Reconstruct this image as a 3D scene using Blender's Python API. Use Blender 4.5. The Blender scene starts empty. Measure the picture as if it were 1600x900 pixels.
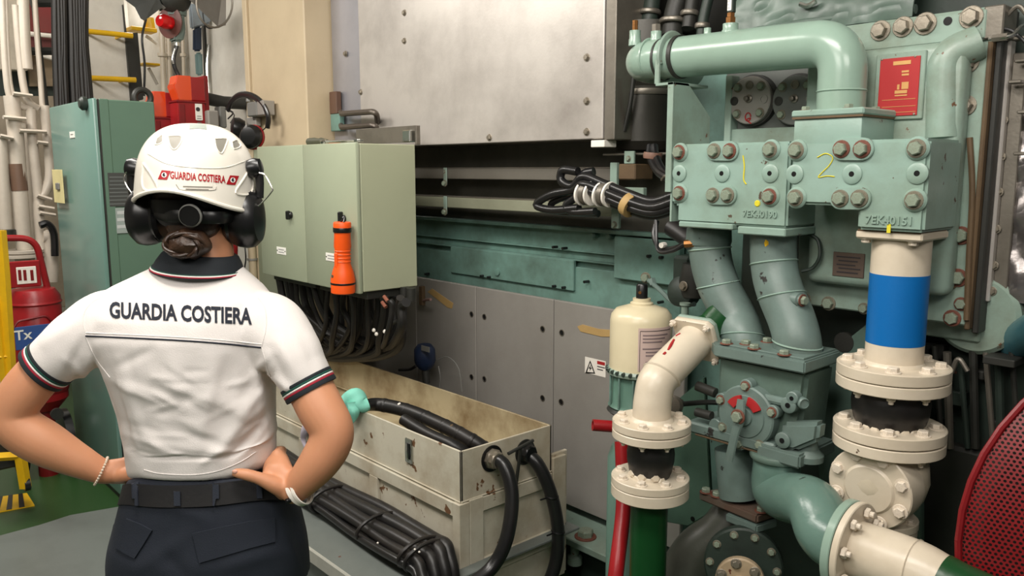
import bpy, bmesh, math, random
from mathutils import Vector, Matrix, Quaternion, noise
from mathutils.bvhtree import BVHTree
V = Vector
random.seed(7)
SC = bpy.context.scene
COL = SC.collection
# ------------------------------------------------------------------ camera, world, lights, exposure
FPX = 1260.0
EYE = V((0, 0, 1.62))
YAW = math.radians(42.1); PITCH = math.radians(8.35)
FH = V((-math.cos(YAW), math.sin(YAW), 0)); RT = V((math.sin(YAW), math.cos(YAW), 0))
FW = FH * math.cos(PITCH) - V((0, 0, 1)) * math.sin(PITCH)
UP = FH * math.sin(PITCH) + V((0, 0, 1)) * math.cos(PITCH)
cam = bpy.data.objects.new('camera', bpy.data.cameras.new('camera')); COL.objects.link(cam)
cam.data.sensor_width = 36; cam.data.lens = 36 * FPX / 1600; cam.data.clip_start = .05
M = Matrix((RT, UP, -FW)).transposed().to_4x4(); M.translation = EYE
cam.matrix_world = M
SC.camera = cam
SC.view_settings.view_transform = 'Standard'; SC.view_settings.look = 'None'
SC.view_settings.gamma = 1; SC.view_settings.use_curve_mapping = False
SC.view_settings.exposure = -0.1
w = bpy.data.worlds.new('world'); SC.world = w; w.use_nodes = True
w.node_tree.nodes['Background'].inputs[0].default_value = (1.0, .97, .93, 1)
w.node_tree.nodes['Background'].inputs[1].default_value = 0.09

def area(name, loc, target, sx, sy, watt, col=(1, .95, .885)):
    l = bpy.data.lights.new(name, 'AREA'); l.shape = 'RECTANGLE'; l.size = sx; l.size_y = sy
    l.energy = watt; l.color = col
    o = bpy.data.objects.new(name, l); COL.objects.link(o); o.location = loc
    o.rotation_euler = (V(target) - V(loc)).to_track_quat('-Z', 'Y').to_euler(); return o
area('ceiling_lamp_light', (-.9, .35, 3.0), (-1.2, 1.7, 1.0), 1.3, .5, 48)
area('ceiling_lamp_light', (-2.6, .5, 3.0), (-2.7, 1.2, 0.8), 1.3, .5, 42)
area('ceiling_lamp_light', (-4.6, .2, 3.1), (-4.8, .9, 0.8), 1.3, .4, 52)
area('ceiling_lamp_light', (.7, .3, 2.7), (-.9, 1.9, 1.6), 1.0, .5, 20)
area('ceiling_lamp_light', (-.6, -1.2, 2.7), (-1.6, 1.2, 1.4), 1.4, .6, 32)
area('ceiling_lamp_light', (-6.2, 2.2, 3.0), (-6.0, 1.6, 1.5), .9, .4, 26)

# ------------------------------------------------------------------ measuring helpers
def ray(px, py): return FW + RT * ((px - 800) / FPX) + UP * ((450 - py) / FPX)
def pt(px, py, X=None, Y=None, Z=None, D=None):
    """where the line of sight of a photo measurement meets a real plane of the room"""
    r = ray(px, py)
    if X is not None: k = (X - EYE.x) / r.x
    elif Y is not None: k = (Y - EYE.y) / r.y
    elif Z is not None: k = (Z - EYE.z) / r.z
    else: k = D / r.dot(FH)
    return EYE + r * k
def to_px(p):
    d = V(p) - EYE; z = d.dot(FW); return 800 + FPX * d.dot(RT) / z, 450 - FPX * d.dot(UP) / z
def lin(c):
    c = c / 255
    return c / 12.92 if c <= .04045 else ((c + .055) / 1.055) ** 2.4
def rgb(t): return tuple(lin(c) for c in t) + (1,)

# ------------------------------------------------------------------ materials
MATS = {}
def paint(name, col, rough=.4, dirt=.25, dirtcol=(70, 62, 50), chips=0., chipcol=(95, 55, 40), scale=6, bump=.15, metal=0., chipscale=22, sub=0., streak=False, fine=120):
    if name in MATS: return MATS[name]
    m = bpy.data.materials.new(name); m.use_nodes = True; MATS[name] = m
    nt = m.node_tree; N = nt.nodes; L = nt.links; b = N['Principled BSDF']
    tc = N.new('ShaderNodeTexCoord'); src = tc.outputs['Object']
    if streak:
        mp = N.new('ShaderNodeMapping'); mp.inputs['Scale'].default_value = (1, 1, .15); L.new(src, mp.inputs[0]); dsrc = mp.outputs[0]
    else: dsrc = src
    n1 = N.new('ShaderNodeTexNoise'); n1.inputs['Scale'].default_value = scale; n1.inputs['Detail'].default_value = 6; n1.inputs['Roughness'].default_value = .65
    L.new(dsrc, n1.inputs['Vector'])
    r1 = N.new('ShaderNodeMapRange'); r1.inputs[1].default_value = .42; r1.inputs[2].default_value = .75; r1.inputs[3].default_value = 0; r1.inputs[4].default_value = dirt
    L.new(n1.outputs['Fac'], r1.inputs[0])
    mx = N.new('ShaderNodeMix'); mx.data_type = 'RGBA'; mx.inputs[6].default_value = rgb(col); mx.inputs[7].default_value = rgb(dirtcol)
    L.new(r1.outputs[0], mx.inputs[0]); out = mx.outputs[2]
    b.inputs['Roughness'].default_value = rough; b.inputs['Metallic'].default_value = metal
    if sub: b.inputs['Subsurface Weight'].default_value = sub; b.inputs['Subsurface Radius'].default_value = (.02, .008, .005)
    if chips > 0:
        n2 = N.new('ShaderNodeTexNoise'); n2.inputs['Scale'].default_value = chipscale; n2.inputs['Detail'].default_value = 4; n2.inputs['Roughness'].default_value = .55
        L.new(src, n2.inputs['Vector'])
        r2 = N.new('ShaderNodeMapRange'); t = .78 - .35 * chips; r2.inputs[1].default_value = t; r2.inputs[2].default_value = t + .02
        L.new(n2.outputs['Fac'], r2.inputs[0])
        m2 = N.new('ShaderNodeMix'); m2.data_type = 'RGBA'; m2.inputs[7].default_value = rgb(chipcol)
        L.new(r2.outputs[0], m2.inputs[0]); L.new(out, m2.inputs[6]); out = m2.outputs[2]
    L.new(out, b.inputs['Base Color'])
    if bump:
        n3 = N.new('ShaderNodeTexNoise'); n3.inputs['Scale'].default_value = fine; n3.inputs['Detail'].default_value = 3
        L.new(src, n3.inputs['Vector'])
        bp = N.new('ShaderNodeBump'); bp.inputs['Strength'].default_value = bump; bp.inputs['Distance'].default_value = .002
        L.new(n3.outputs['Fac'], bp.inputs['Height']); L.new(bp.outputs[0], b.inputs['Normal'])
    return m
def glow(name, col, s):
    m = bpy.data.materials.new(name); m.use_nodes = True; b = m.node_tree.nodes['Principled BSDF']
    b.inputs['Base Color'].default_value = rgb(col); b.inputs['Emission Color'].default_value = rgb(col); b.inputs['Emission Strength'].default_value = s; return m
def clear(name, col, rough=.1, tr=.9):
    m = bpy.data.materials.new(name); m.use_nodes = True; b = m.node_tree.nodes['Principled BSDF']
    b.inputs['Base Color'].default_value = rgb(col); b.inputs['Roughness'].default_value = rough; b.inputs['Transmission Weight'].default_value = tr; return m
GREEN = paint('green_engine_paint', (138, 159, 147), .36, .7, (104, 104, 84), chips=.30, chipcol=(104, 74, 54), chipscale=26)
GREENB = paint('green_block_paint', (138, 163, 152), .36, .5, (104, 112, 90), chips=.26, chipcol=(84, 70, 58), chipscale=34)
GREENP = paint('glossy_green_pipe_paint', (140, 164, 150), .22, .22, (104, 112, 92), chips=.12, chipcol=(60, 60, 50), bump=.05)
TEAL = paint('teal_crankcase_paint', (110, 144, 134), .45, .75, (60, 64, 52), chips=.12, chipcol=(50, 48, 40), scale=4)
GREY_G = paint('grey_green_pipe_paint', (104, 122, 116), .42, .4, (62, 62, 52), chips=.3, chipcol=(46, 44, 42), chipscale=16)
PUMP = paint('pump_paint', (92, 112, 102), .45, .5, (54, 54, 46), chips=.25, chipcol=(88, 50, 38), chipscale=14)
DKGREEN = paint('dark_green_machine_paint', (42, 54, 47), .5, .6, (26, 26, 24), chips=.1)
DKM = paint('dark_machine_metal', (44, 44, 40), .5, .5, (20, 20, 18))
BLACK = paint('black_rubber', (26, 25, 25), .42, .4, (58, 50, 44), bump=.1)
BLACKC = paint('black_cable_sheath', (24, 24, 25), .3, .25, (58, 54, 50), bump=.05)
WHITEP = paint('cream_white_pipe_paint', (208, 196, 176), .33, .4, (170, 152, 126), chips=.16, chipcol=(84, 66, 52), chipscale=20, bump=.2, fine=60)
BLUEB = paint('blue_band_paint', (0, 98, 168), .4, .12, (30, 60, 90), chips=.05)
CREAM = paint('cream_canister_paint', (212, 200, 168), .3, .2, (170, 150, 110), chips=.08, bump=.04)
WALLC = paint('cream_wall_paint', (196, 178, 148), .5, .3, (150, 130, 104), chips=.04, scale=3)
WALLW = paint('white_wall_paint', (216, 212, 202), .55, .4, (140, 128, 108), scale=3)
CABG = paint('pale_green_cabinet_paint', (176, 180, 152), .35, .1, (130, 128, 104), bump=.04)
CABG2 = paint('pale_green_cabinet_door_paint', (158, 166, 142), .35, .12, (120, 120, 98), bump=.04)
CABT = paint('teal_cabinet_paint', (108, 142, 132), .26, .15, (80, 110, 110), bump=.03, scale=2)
STEEL = paint('brushed_stainless_steel', (200, 194, 187), .38, .6, (120, 112, 106), metal=.4, scale=2.2, bump=.12)
STEELD = paint('dull_worn_steel', (130, 124, 114), .4, .5, (70, 62, 52), metal=.6, chips=.1)
CHROME = paint('bright_steel', (205, 205, 200), .18, .15, (120, 115, 110), metal=.95, bump=0)
BOLTM = paint('bolt_green_worn', (138, 156, 138), .35, .5, (98, 60, 44), chips=.55, chipcol=(104, 58, 42), chipscale=60, metal=.1)
BOLTR = paint('bolt_rust', (112, 62, 46), .6, .6, (60, 36, 30), chips=.4, chipcol=(160, 160, 148), chipscale=80)
BOLTS = paint('bolt_steel', (150, 142, 128), .35, .5, (80, 64, 50), metal=.6)
BOLTW = paint('bolt_white', (222, 210, 192), .4, .4, (120, 92, 70))
GREYP = paint('grey_panel_paint', (152, 148, 142), .42, .25, (108, 100, 92), metal=.15, scale=4, chips=.03, chipcol=(50, 46, 42))
GREYD = paint('grey_cover_paint', (104, 108, 104), .45, .45, (60, 56, 50), chips=.15, chipcol=(50, 40, 36))
REDP = paint('red_paint', (150, 22, 28), .35, .35, (70, 14, 14), chips=.15, chipcol=(70, 30, 26))
REDD = paint('red_guard_paint', (122, 14, 20), .4, .4, (60, 8, 12))
REDPL = paint('red_plate', (168, 40, 42), .4, .25, (150, 40, 40), bump=.02)
BOXW = paint('worn_white_box_paint', (200, 194, 176), .45, .75, (146, 124, 92), chips=.34, chipcol=(112, 80, 54), scale=4.5, chipscale=14)
BOXI = paint('stained_box_inside', (176, 162, 130), .5, 1.0, (104, 78, 42), scale=4, chips=.1, chipcol=(70, 52, 32))
FLOORG = paint('green_deck_paint', (44, 74, 38), .32, .3, (34, 60, 30), scale=2, bump=.1)
FLOORS = paint('grey_deck_plate', (112, 118, 114), .4, .5, (84, 88, 84), scale=3, chips=.05)
YEL = paint('yellow_paint', (236, 186, 20), .4, .3, (140, 110, 40), chips=.1, chipcol=(60, 50, 30))
ORANGE = paint('orange_rubber', (244, 88, 14), .45, .1, (200, 70, 20), bump=.05)
ORL = clear('orange_lens', (212, 72, 30), .12, .0)
BLK = paint('black_plastic', (20, 20, 21), .3, .1, (40, 40, 40), bump=.02)
GRN_D = paint('dark_green_pipe_paint', (16, 66, 30), .35, .3, (10, 48, 20))
GREYPL = paint('grey_plastic', (120, 120, 116), .45, .2, (80, 76, 70))
WHT = paint('white_plastic', (238, 232, 222), .28, .06, (200, 190, 170), bump=.0)
WRT = paint('white_print', (240, 238, 230), .5, 0, bump=0)
NAVYT = paint('navy_thread', (22, 28, 42), .8, 0, bump=0)
YELT = paint('yellow_chalk', (214, 200, 40), .8, .2, (160, 160, 60), bump=0)
BRASS = paint('brass_fitting', (150, 104, 60), .35, .3, (80, 50, 30), metal=.8)
BROWN = paint('brown_sealant', (96, 76, 52), .7, .6, (50, 38, 26), bump=.4, fine=40)
TAN = paint('tan_tape', (182, 150, 96), .6, .3, (120, 96, 60))
PAPER = paint('pinkish_label', (196, 172, 164), .6, .1, (160, 140, 130), bump=0)
DKPRINT = paint('dark_print', (50, 44, 46), .7, 0, bump=0)
CLOTHA = paint('aqua_cloth', (130, 206, 186), .8, .2, (90, 150, 140), bump=.3)
FOIL = paint('silver_foil_lagging', (150, 144, 142), .3, .5, (76, 70, 66), metal=.8, scale=9, bump=.9, fine=26)
LAG = paint('grey_green_lagging', (92, 110, 100), .35, .6, (50, 56, 52), scale=5, bump=.8, fine=14)
BLUED = paint('dark_blue_plastic', (30, 44, 72), .4, .2, (16, 20, 30))

# ------------------------------------------------------------------ object helpers
def link_mesh(name, bm, mat, parent=None, origin=(0, 0, 0), sharp=35):
    bmesh.ops.translate(bm, verts=bm.verts, vec=-V(origin))
    me = bpy.data.meshes.new(name); bm.to_mesh(me); bm.free()
    for p in me.polygons: p.use_smooth = True
    me.set_sharp_from_angle(angle=math.radians(sharp))
    if mat: me.materials.append(mat)
    o = bpy.data.objects.new(name, me); COL.objects.link(o)
    if parent: o.parent = parent
    return o
class Thing:
    def __init__(s, name, label, cat, origin, group=None):
        s.o = bpy.data.objects.new(name, None); COL.objects.link(s.o); s.org = V(origin); s.o.location = s.org
        s.o.empty_display_size = .05
        s.o['label'] = label; s.o['category'] = cat
        if group: s.o['group'] = group
    def add(s, name, bm, mat, parent=None, label=None, kind=None, sharp=35):
        o = link_mesh(name, bm, mat, parent or s.o, s.org, sharp)
        if label: o['label'] = label
        if kind: o['kind'] = kind
        return o
    def inst(s, name, mesh, p, axis=(0, -1, 0), scale=1, spin=0, parent=None, label=None):
        o = bpy.data.objects.new(name, mesh); COL.objects.link(o); o.parent = parent or s.o
        o.location = V(p) - s.org; o.rotation_mode = 'QUATERNION'
        o.rotation_quaternion = V((0, 0, 1)).rotation_difference(V(axis).normalized()) @ Quaternion((0, 0, 1), spin)
        o.scale = (scale,) * 3
        if label: o['label'] = label
        return o
def single(name, label, cat, bm, mat, origin=None, group=None, sharp=35):
    if origin is None:
        n = len(bm.verts); c = V((0, 0, 0))
        for v in bm.verts: c += v.co
        c /= n; c.z = min(v.co.z for v in bm.verts); origin = c
    o = link_mesh(name, bm, mat, None, origin, sharp); o.location = origin
    o['label'] = label; o['category'] = cat
    if group: o['group'] = group
    return o
def struct(name, bm, mat, parent=None):
    o = link_mesh(name, bm, mat, parent)
    if not parent: o['kind'] = 'structure'
    return o

# ------------------------------------------------------------------ shape helpers
def box(a, b, bev=.002, bm=None, seg=1):
    bm2 = bmesh.new(); a = V(a); b = V(b); lo = V(map(min, a, b)); hi = V(map(max, a, b))
    r = bmesh.ops.create_cube(bm2, size=1)
    for v in bm2.verts: v.co = V((lo[i] + (v.co[i] + .5) * (hi[i] - lo[i]) for i in range(3)))
    bev = min(bev, min(hi - lo) * .45)
    if bev > 0: bmesh.ops.bevel(bm2, geom=list(bm2.edges), offset=bev, segments=seg, affect='EDGES', profile=.5)
    return join(bm, bm2)
def join(bm, bm2):
    if bm is None: return bm2
    me = bpy.data.meshes.new('t'); bm2.to_mesh(me); bm.from_mesh(me); bpy.data.meshes.remove(me); bm2.free(); return bm
def fbox(px0, py0, px1, py1, Y0, Y1, bev=.003, bm=None, seg=1):
    """box whose front face at depth Y0 spans two measured corners"""
    xm = (px0 + px1) / 2
    a = V((pt(px0, py0, Y=Y0).x, Y0, pt(xm, py0, Y=Y0).z)); b = V((pt(px1, py1, Y=Y0).x, Y1, pt(xm, py1, Y=Y0).z))
    return box(a, b, bev, bm, seg)
def prism(pts, ax, lo, hi, bev=0, bm=None, seg=2):
    """extrude a 2D outline along axis ax ('x','y','z') between lo and hi"""
    b = bmesh.new(); mk = {'x': lambda p, h: (h, p[0], p[1]), 'y': lambda p, h: (p[0], h, p[1]), 'z': lambda p, h: (p[0], p[1], h)}[ax]
    v0 = [b.verts.new(mk(p, lo)) for p in pts]; v1 = [b.verts.new(mk(p, hi)) for p in pts]; n = len(pts)
    b.faces.new(v0); b.faces.new(v1[::-1])
    for i in range(n): b.faces.new((v0[i], v0[(i + 1) % n], v1[(i + 1) % n], v1[i]))
    bmesh.ops.recalc_face_normals(b, faces=b.faces)
    if bev: bmesh.ops.bevel(b, geom=list(b.edges), offset=bev, segments=seg, affect='EDGES')
    return join(bm, b)
def frame_of(t, up=V((0, 0, 1))):
    t = V(t).normalized()
    if abs(t.dot(up)) > .95: up = V((0, 1, 0))
    u = t.cross(up).normalized(); return u, u.cross(t).normalized()
def lathe(c, axis, prof, n=32, bm=None, cap=True):
    """profile of (radius, height along axis) turned about axis through c"""
    b = bmesh.new(); ax = V(axis).normalized(); u, w_ = frame_of(ax); c = V(c); rings = []
    for r, h in prof:
        if r < 1e-6: rings.append([b.verts.new(c + ax * h)])
        else: rings.append([b.verts.new(c + ax * h + (u * math.cos(2 * math.pi * k / n) + w_ * math.sin(2 * math.pi * k / n)) * r) for k in range(n)])
    for A, B in zip(rings, rings[1:]):
        for k in range(n):
            k2 = (k + 1) % n
            if len(A) == 1 and len(B) == 1: continue
            if len(A) == 1: b.faces.new((A[0], B[k], B[k2]))
            elif len(B) == 1: b.faces.new((A[k], A[k2], B[0]))
            else: b.faces.new((A[k], A[k2], B[k2], B[k]))
    if cap:
        for R in (rings[0], rings[-1]):
            if len(R) > 2: b.faces.new(R)
    bmesh.ops.recalc_face_normals(b, faces=b.faces)
    return join(bm, b)
def cyl(a, b, r, n=24, bm=None, bev=0):
    a = V(a); b = V(b); h = (b - a).length
    p = [(r, 0), (r, h)] if not bev else [(r - bev, 0), (r, bev), (r, h - bev), (r - bev, h)]
    return lathe(a, b - a, p, n, bm)
def smooth_path(P, n=8):
    P = [V(p) for p in P]
    if len(P) < 3: return P
    out = []; Q = [2 * P[0] - P[1]] + P + [2 * P[-1] - P[-2]]
    for i in range(1, len(Q) - 2):
        p0, p1, p2, p3 = Q[i - 1:i + 3]
        for k in range(n):
            t = k / n; out.append(.5 * ((2 * p1) + (p2 - p0) * t + (2 * p0 - 5 * p1 + 4 * p2 - p3) * t * t + (3 * p1 - p0 - 3 * p2 + p3) * t ** 3))
    out.append(P[-1]); return out
def tube(P, r, n=12, bm=None, smooth=8, radii=None, squash=None):
    """round tube along a path; r may be a list of radii, one per given point"""
    if isinstance(r, (list, tuple)):
        R0 = [V((x, 0, 0)) for x in r]; R = [max(x.x, 1e-4) for x in (smooth_path(R0, smooth) if smooth else R0)]
    P = smooth_path(P, smooth) if smooth else [V(p) for p in P]
    if not isinstance(r, (list, tuple)): R = [r] * len(P)
    b = bmesh.new(); rings = []; t0 = (P[1] - P[0]).normalized(); u, w_ = frame_of(t0)
    for i, p in enumerate(P):
        t = (P[min(i + 1, len(P) - 1)] - P[max(i - 1, 0)]).normalized()
        q = t0.rotation_difference(t); u = (q @ u).normalized(); w_ = (q @ w_).normalized(); t0 = t
        s = squash or (1, 1)
        rings.append([b.verts.new(p + (u * math.cos(2 * math.pi * k / n) * s[0] + w_ * math.sin(2 * math.pi * k / n) * s[1]) * R[i]) for k in range(n)])
    for A, B in zip(rings, rings[1:]):
        for k in range(n): b.faces.new((A[k], A[(k + 1) % n], B[(k + 1) % n], B[k]))
    b.faces.new(rings[0]); b.faces.new(rings[-1]); bmesh.ops.recalc_face_normals(b, faces=b.faces)
    return join(bm, b)
def arcpath(P, rad, n=8):
    """polyline with its corners rounded by arcs"""
    P = [V(p) for p in P]; out = [P[0]]
    for i in range(1, len(P) - 1):
        a = (P[i - 1] - P[i]).normalized(); c = (P[i + 1] - P[i]).normalized(); ang = a.angle(c)
        d = min(rad / math.tan(ang / 2), (P[i - 1] - P[i]).length * .49, (P[i + 1] - P[i]).length * .49)
        s = P[i] + a * d; e = P[i] + c * d
        for k in range(n + 1):
            t = k / n; out.append(s * (1 - t) ** 2 + P[i] * 2 * t * (1 - t) * .5 * 1.0 + P[i] * 2 * t * (1 - t) * .5 + e * t * t)
    out.append(P[-1]); return out
def bolt_mesh(name, mat, washer=True, stud=False, wmat=None):
    b = bmesh.new()
    if washer: b = lathe((0, 0, 0), (0, 0, 1), [(1.36, 0), (1.36, .14), (1.28, .2)], 18, b)
    nw = len(b.faces)
    b = lathe((0, 0, .2), (0, 0, 1), [(1.0, 0), (1.0, .62), (.86, .78), (0, .8)], 6, b)
    if stud: b = lathe((0, 0, .9), (0, 0, 1), [(.55, 0), (.55, .75), (.4, .85)], 10, b)
    me = bpy.data.meshes.new(name); b.to_mesh(me); b.free(); me.materials.append(mat); me.materials.append(wmat or mat)
    for p in me.polygons: p.use_smooth = False; p.material_index = 1 if p.index < nw else 0
    return me
BOLTWS = paint('bolt_washer_rust', (120, 128, 110), .5, .5, (96, 56, 42), chips=.75, chipcol=(92, 52, 40), chipscale=50)
BG = bolt_mesh('bolt_green', BOLTM, wmat=BOLTWS); BR = bolt_mesh('bolt_rusty', BOLTM, wmat=BOLTR); BS = bolt_mesh('bolt_steel', BOLTS); BW = bolt_mesh('bolt_white', BOLTW)
BGN = bolt_mesh('bolt_green_bare', BOLTM, False); BWS = bolt_mesh('bolt_white_stud', BOLTW, False, True)
SCREW = bpy.data.meshes.new('screw')
_b = lathe((0, 0, 0), (0, 0, 1), [(1, 0), (1, .25), (.6, .5), (0, .55)], 12); _b.to_mesh(SCREW); _b.free(); SCREW.materials.append(BOLTS)
def text_bm(s, size, M_, ext=.0006, bold=0., align='CENTER'):
    c = bpy.data.curves.new('t', 'FONT'); c.body = s; c.size = size; c.extrude = ext; c.align_x = align; c.align_y = 'CENTER'; c.offset = bold; c.resolution_u = 3
    o = bpy.data.objects.new('t', c); COL.objects.link(o); dg = bpy.context.evaluated_depsgraph_get()
    me = bpy.data.meshes.new_from_object(o.evaluated_get(dg)); b = bmesh.new(); b.from_mesh(me)
    bmesh.ops.transform(b, matrix=M_, verts=b.verts)
    bpy.data.objects.remove(o); bpy.data.curves.remove(c); bpy.data.meshes.remove(me); return b
def basis(o, ux, uy):
    ux = V(ux).normalized(); uz = ux.cross(V(uy)).normalized(); uy = uz.cross(ux)
    m = Matrix((ux, uy, uz)).transposed().to_4x4(); m.translation = V(o); return m
FRONT = lambda o: basis(o, (1, 0, 0), (0, 0, 1))          # faces -Y
SIDE = lambda o: basis(o, (0, 1, 0), (0, 0, 1))           # faces +X
def flange(T, c, axis, r, th, mat, bore=None, bolts=8, bmesh_=None, name='flange', bs=.011, off=0, both=False, label=None):
    c = V(c); ax = V(axis).normalized()
    f = T.add(name, lathe(c, ax, [(r - .002, 0), (r, .002), (r, th - .002), (r - .002, th)], 48), mat, label=label)
    u, w_ = frame_of(ax)
    for k in range(bolts):
        a = 2 * math.pi * (k + off) / bolts
        p = c + (u * math.cos(a) + w_ * math.sin(a)) * (r * .8)
        T.inst('bolt', bmesh_ or BW, p + ax * th, ax, bs, random.random(), parent=f)
    return f
# ------------------------------------------------------------------ the setting
fl = bmesh.new()
struct('floor', box((-6.9, -2.6, -.06), (1.6, 3.4, 0), 0), FLOORG)
dp = bmesh.new()
P0 = [pt(x, y, Z=.004) for x, y in ((0, 838), (60, 822), (110, 806), (190, 792), (215, 790), (300, 900), (0, 900))]
struct('trim_1', prism([(p.x, p.y) for p in (P0[0], P0[1], P0[2], P0[3])] + [(-3.4, 1.2), (-2.2, 1.2), (-2.2, -1.4), (-3.2, -1.4)], 'z', .0, .008), FLOORS)
struct('ceiling', box((-6.9, -2.6, 3.3), (1.6, 3.4, 3.36), 0), WALLW)
struct('wall_left', box((-6.96, -2.6, 0), (-6.8, 3.4, 3.3), 0), WALLW)
struct('wall_back', box((-6.9, 3.3, 0), (1.6, 3.4, 3.3), 0), DKGREEN)
struct('wall_front', box((-6.9, -2.7, 0), (1.6, -2.6, 3.3), 0), WALLW)
# cream column beside the engine and the white return wall behind it
cx0 = pt(392, 100, Y=2.0).x; cx1 = pt(477, 100, Y=2.0).x
struct('wall_column', box((cx0, 2.0, 0), (cx1, 2.2, 3.3), .006), WALLC)
struct('trim_2', box((cx0 - .05, 1.985, 0), (cx0, 2.2, 3.3), .004), WALLC)
xw = pt(385, 100, Y=2.1).x
struct('wall_return', box((-6.8, 2.14, 0), (cx0 - .05, 2.24, 3.3), 0), WALLW)
struct('trim_3', box((cx0, 1.992, 0), (cx1, 2.0, pt(440, 232, Y=1.992).z), .002), CABG2)
# hazard-striped tile on the floor
hz = [pt(x, y, Z=.006) for x, y in ((0, 776), (42, 770), (54, 789), (0, 799))]
T = Thing('hazard_marking', 'yellow and black striped hazard marking on the green floor', 'floor marking', (hz[1].x, hz[1].y, 0))
ha, hb, hc, hd = hz[0], hz[1], hz[2], hz[3]
ext = (ha - hb) * 1.2; ha = ha + ext; hd = hd + (hd - hc) * 1.2
T.add('base', prism([(p.x, p.y) for p in (ha, hb, hc, hd)], 'z', .0, .006), YEL)
for k in range(6):
    f0 = k / 6 + .02; f1 = f0 + .075
    q = [ha.lerp(hb, f0), ha.lerp(hb, f1), hd.lerp(hc, min(f1 - .06, 1)), hd.lerp(hc, max(f0 - .06, 0))]
    T.add('stripe', prism([(p.x, p.y) for p in q], 'z', .006, .0075), BLK)
# ------------------------------------------------------------------ engine: cover plate with nameplates
YP = 2.10
def fp(px, py, Y): return pt(px, py, Y=Y)
a = fp(1530, 12, YP); b = fp(1500, 508, YP); xl = fp(1262, 100, YP).x; xr = fp(1546, 60, YP).x; zt = a.z; zb = b.z
T = Thing('engine_cover', 'big green bolted engine side cover carrying the red nameplate', 'engine cover', (xr, YP, zb))
cov = T.add('plate', box((xl, YP, zb), (xr, YP + .06, zt), .004), GREEN)
zi0 = fp(1420, 458, YP - .05).z; zi1 = fp(1420, 70, YP - .05).z
xi0 = fp(1268, 250, YP - .05).x; xi1 = fp(1497, 250, YP - .05).x
T.add('raised_casing', box((xi0, YP - .055, zi0), (xi1, YP + .01, zi1), .022, seg=3), GREEN)
T.add('edge_strip', box((xl + .1, YP - .012, zt - .075), (xr - .002, YP + .01, zt - .004), .006), GREEN)
for px, py, s in ((1292, 55, 13), (1376, 48, 13), (1411, 42, 13), (1446, 37, 14), (1518, 27, 14), (1513, 98, 13), (1509, 165, 13), (1502, 368, 12), (1497, 434, 12), (1488, 497, 11), (1502, 475, 9), (1295, 474, 10), (1258, 468, 9), (1350, 482, 8)):
    q = fp(px, py, YP - .012 if py < 70 else YP); T.inst('bolt', BR if px in (1292, 1497, 1502, 1488) else BS if py < 200 else BG, q, (0, -1, 0), s * (q - EYE).length * .78 / 1260, random.random())
q = fp(1481, 33, YP - .012); T.add('bolt_hole', cyl(q + V((0, -.001, 0)), q + V((0, .004, 0)), .010), BLK)
# nameplates
n0 = fp(1372, 94, YP - .06); n1 = fp(1441, 186, YP - .06)
pf = T.add('nameplate_holder', fbox(1370, 82, 1440, 187, YP - .062, YP - .05, .002), GREEN)
rp = T.add('nameplate', fbox(1376, 90, 1432, 181, YP - .0645, YP - .06, .0006), REDPL, pf, 'red engraved nameplate with gold lettering')
rc = fp(1404, 136, YP - .0655)
def goldbar(px0, py0, px1, py1): T.add('lettering', fbox(px0, py0, px1, py1, YP - .0655, YP - .064, 0), GOLD, pf)
GOLD = paint('gold_print', (206, 160, 96), .4, .3, (150, 70, 50), bump=0)
for t_ in ((1396, 95, 1423, 101), (1409, 110, 1420, 113), (1409, 115, 1420, 118), (1398, 141, 1417, 146), (1398, 148, 1417, 150), (1409, 128, 1419, 139), (1402, 132, 1405, 140)): goldbar(*t_)
for yy in (155, 166, 175): goldbar(1378, yy, 1430, yy + .7)
for px, py in ((1378, 93), (1430, 88), (1379, 178), (1428, 178)): T.inst('screw', SCREW, fp(px, py, YP - .0645), (0, -1, 0), .0028, parent=pf)
sp = T.add('data_plate', fbox(1302, 395, 1349, 433, YP - .058, YP - .05, .001), paint('dull_copper_plate', (112, 96, 86), .4, .4, (70, 60, 54), metal=.4), label='small dull brown data plate')
for k in range(5):
    T.add('lettering', fbox(1307 + 3 * (k % 2), 401 + k * 6, 1344 - 4 * (k % 3), 403 + k * 6, YP - .0592, YP - .058, 0), DKPRINT, sp)
# half-round rib at the upper right of the cover, and weld seam drips
T.add('oil_rib', tube(arcpath([fp(1530, 66, YP - .0), fp(1477, 88, YP - .03), fp(1474, 215, YP - .03)], .05), .041, 20, smooth=0), GREEN)
T.add('sealant_seam', tube([fp(1515, 215, YP - .004), fp(1519, 300, YP - .004), fp(1514, 400, YP - .004), fp(1510, 500, YP - .004)], .007, 8), BROWN)
T.add('sealant_seam', tube([fp(1482, 380, YP - .002), fp(1478, 430, YP - .002), fp(1492, 450, YP - .002)], .004, 6), BROWN)
# frame, stainless strip and studs to the right of the cover
T = Thing('sealing_frame', 'narrow dark sealing frame right of the big green cover', 'frame', (xr, YP + .05, zb))
T.add('gasket', box((xr - .004, YP + .0, zb - .01), (xr + .008, YP + .1, zt - .02), .003), BROWN)
T.add('backing', box((xr + .007, YP + .02, zb - .02), (xr + .022, YP + .12, zt + .0), .003), DKM)
SX0 = fp(1541, 250, YP + .06).x; SX1 = fp(1558, 250, YP + .06).x
T = Thing('steel_edge_strip', 'tall bare steel strip between sealing frame and foil lagging', 'strip', (SX0, YP + .06, zb + .05))
T.add('strip', box((SX0, YP + .055, fp(1530, 470, YP + .06).z), (SX1 + .01, YP + .09, fp(1555, 65, YP + .06).z), .003), STEEL)
for k, py in enumerate((128, 188, 245, 300, 358, 415, 455)):
    px = 1573 - (py - 128) * .065; T.inst('bolt', BS, fp(px - 2, py, YP + .07), (0, -1, 0), .0085, k)
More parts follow.
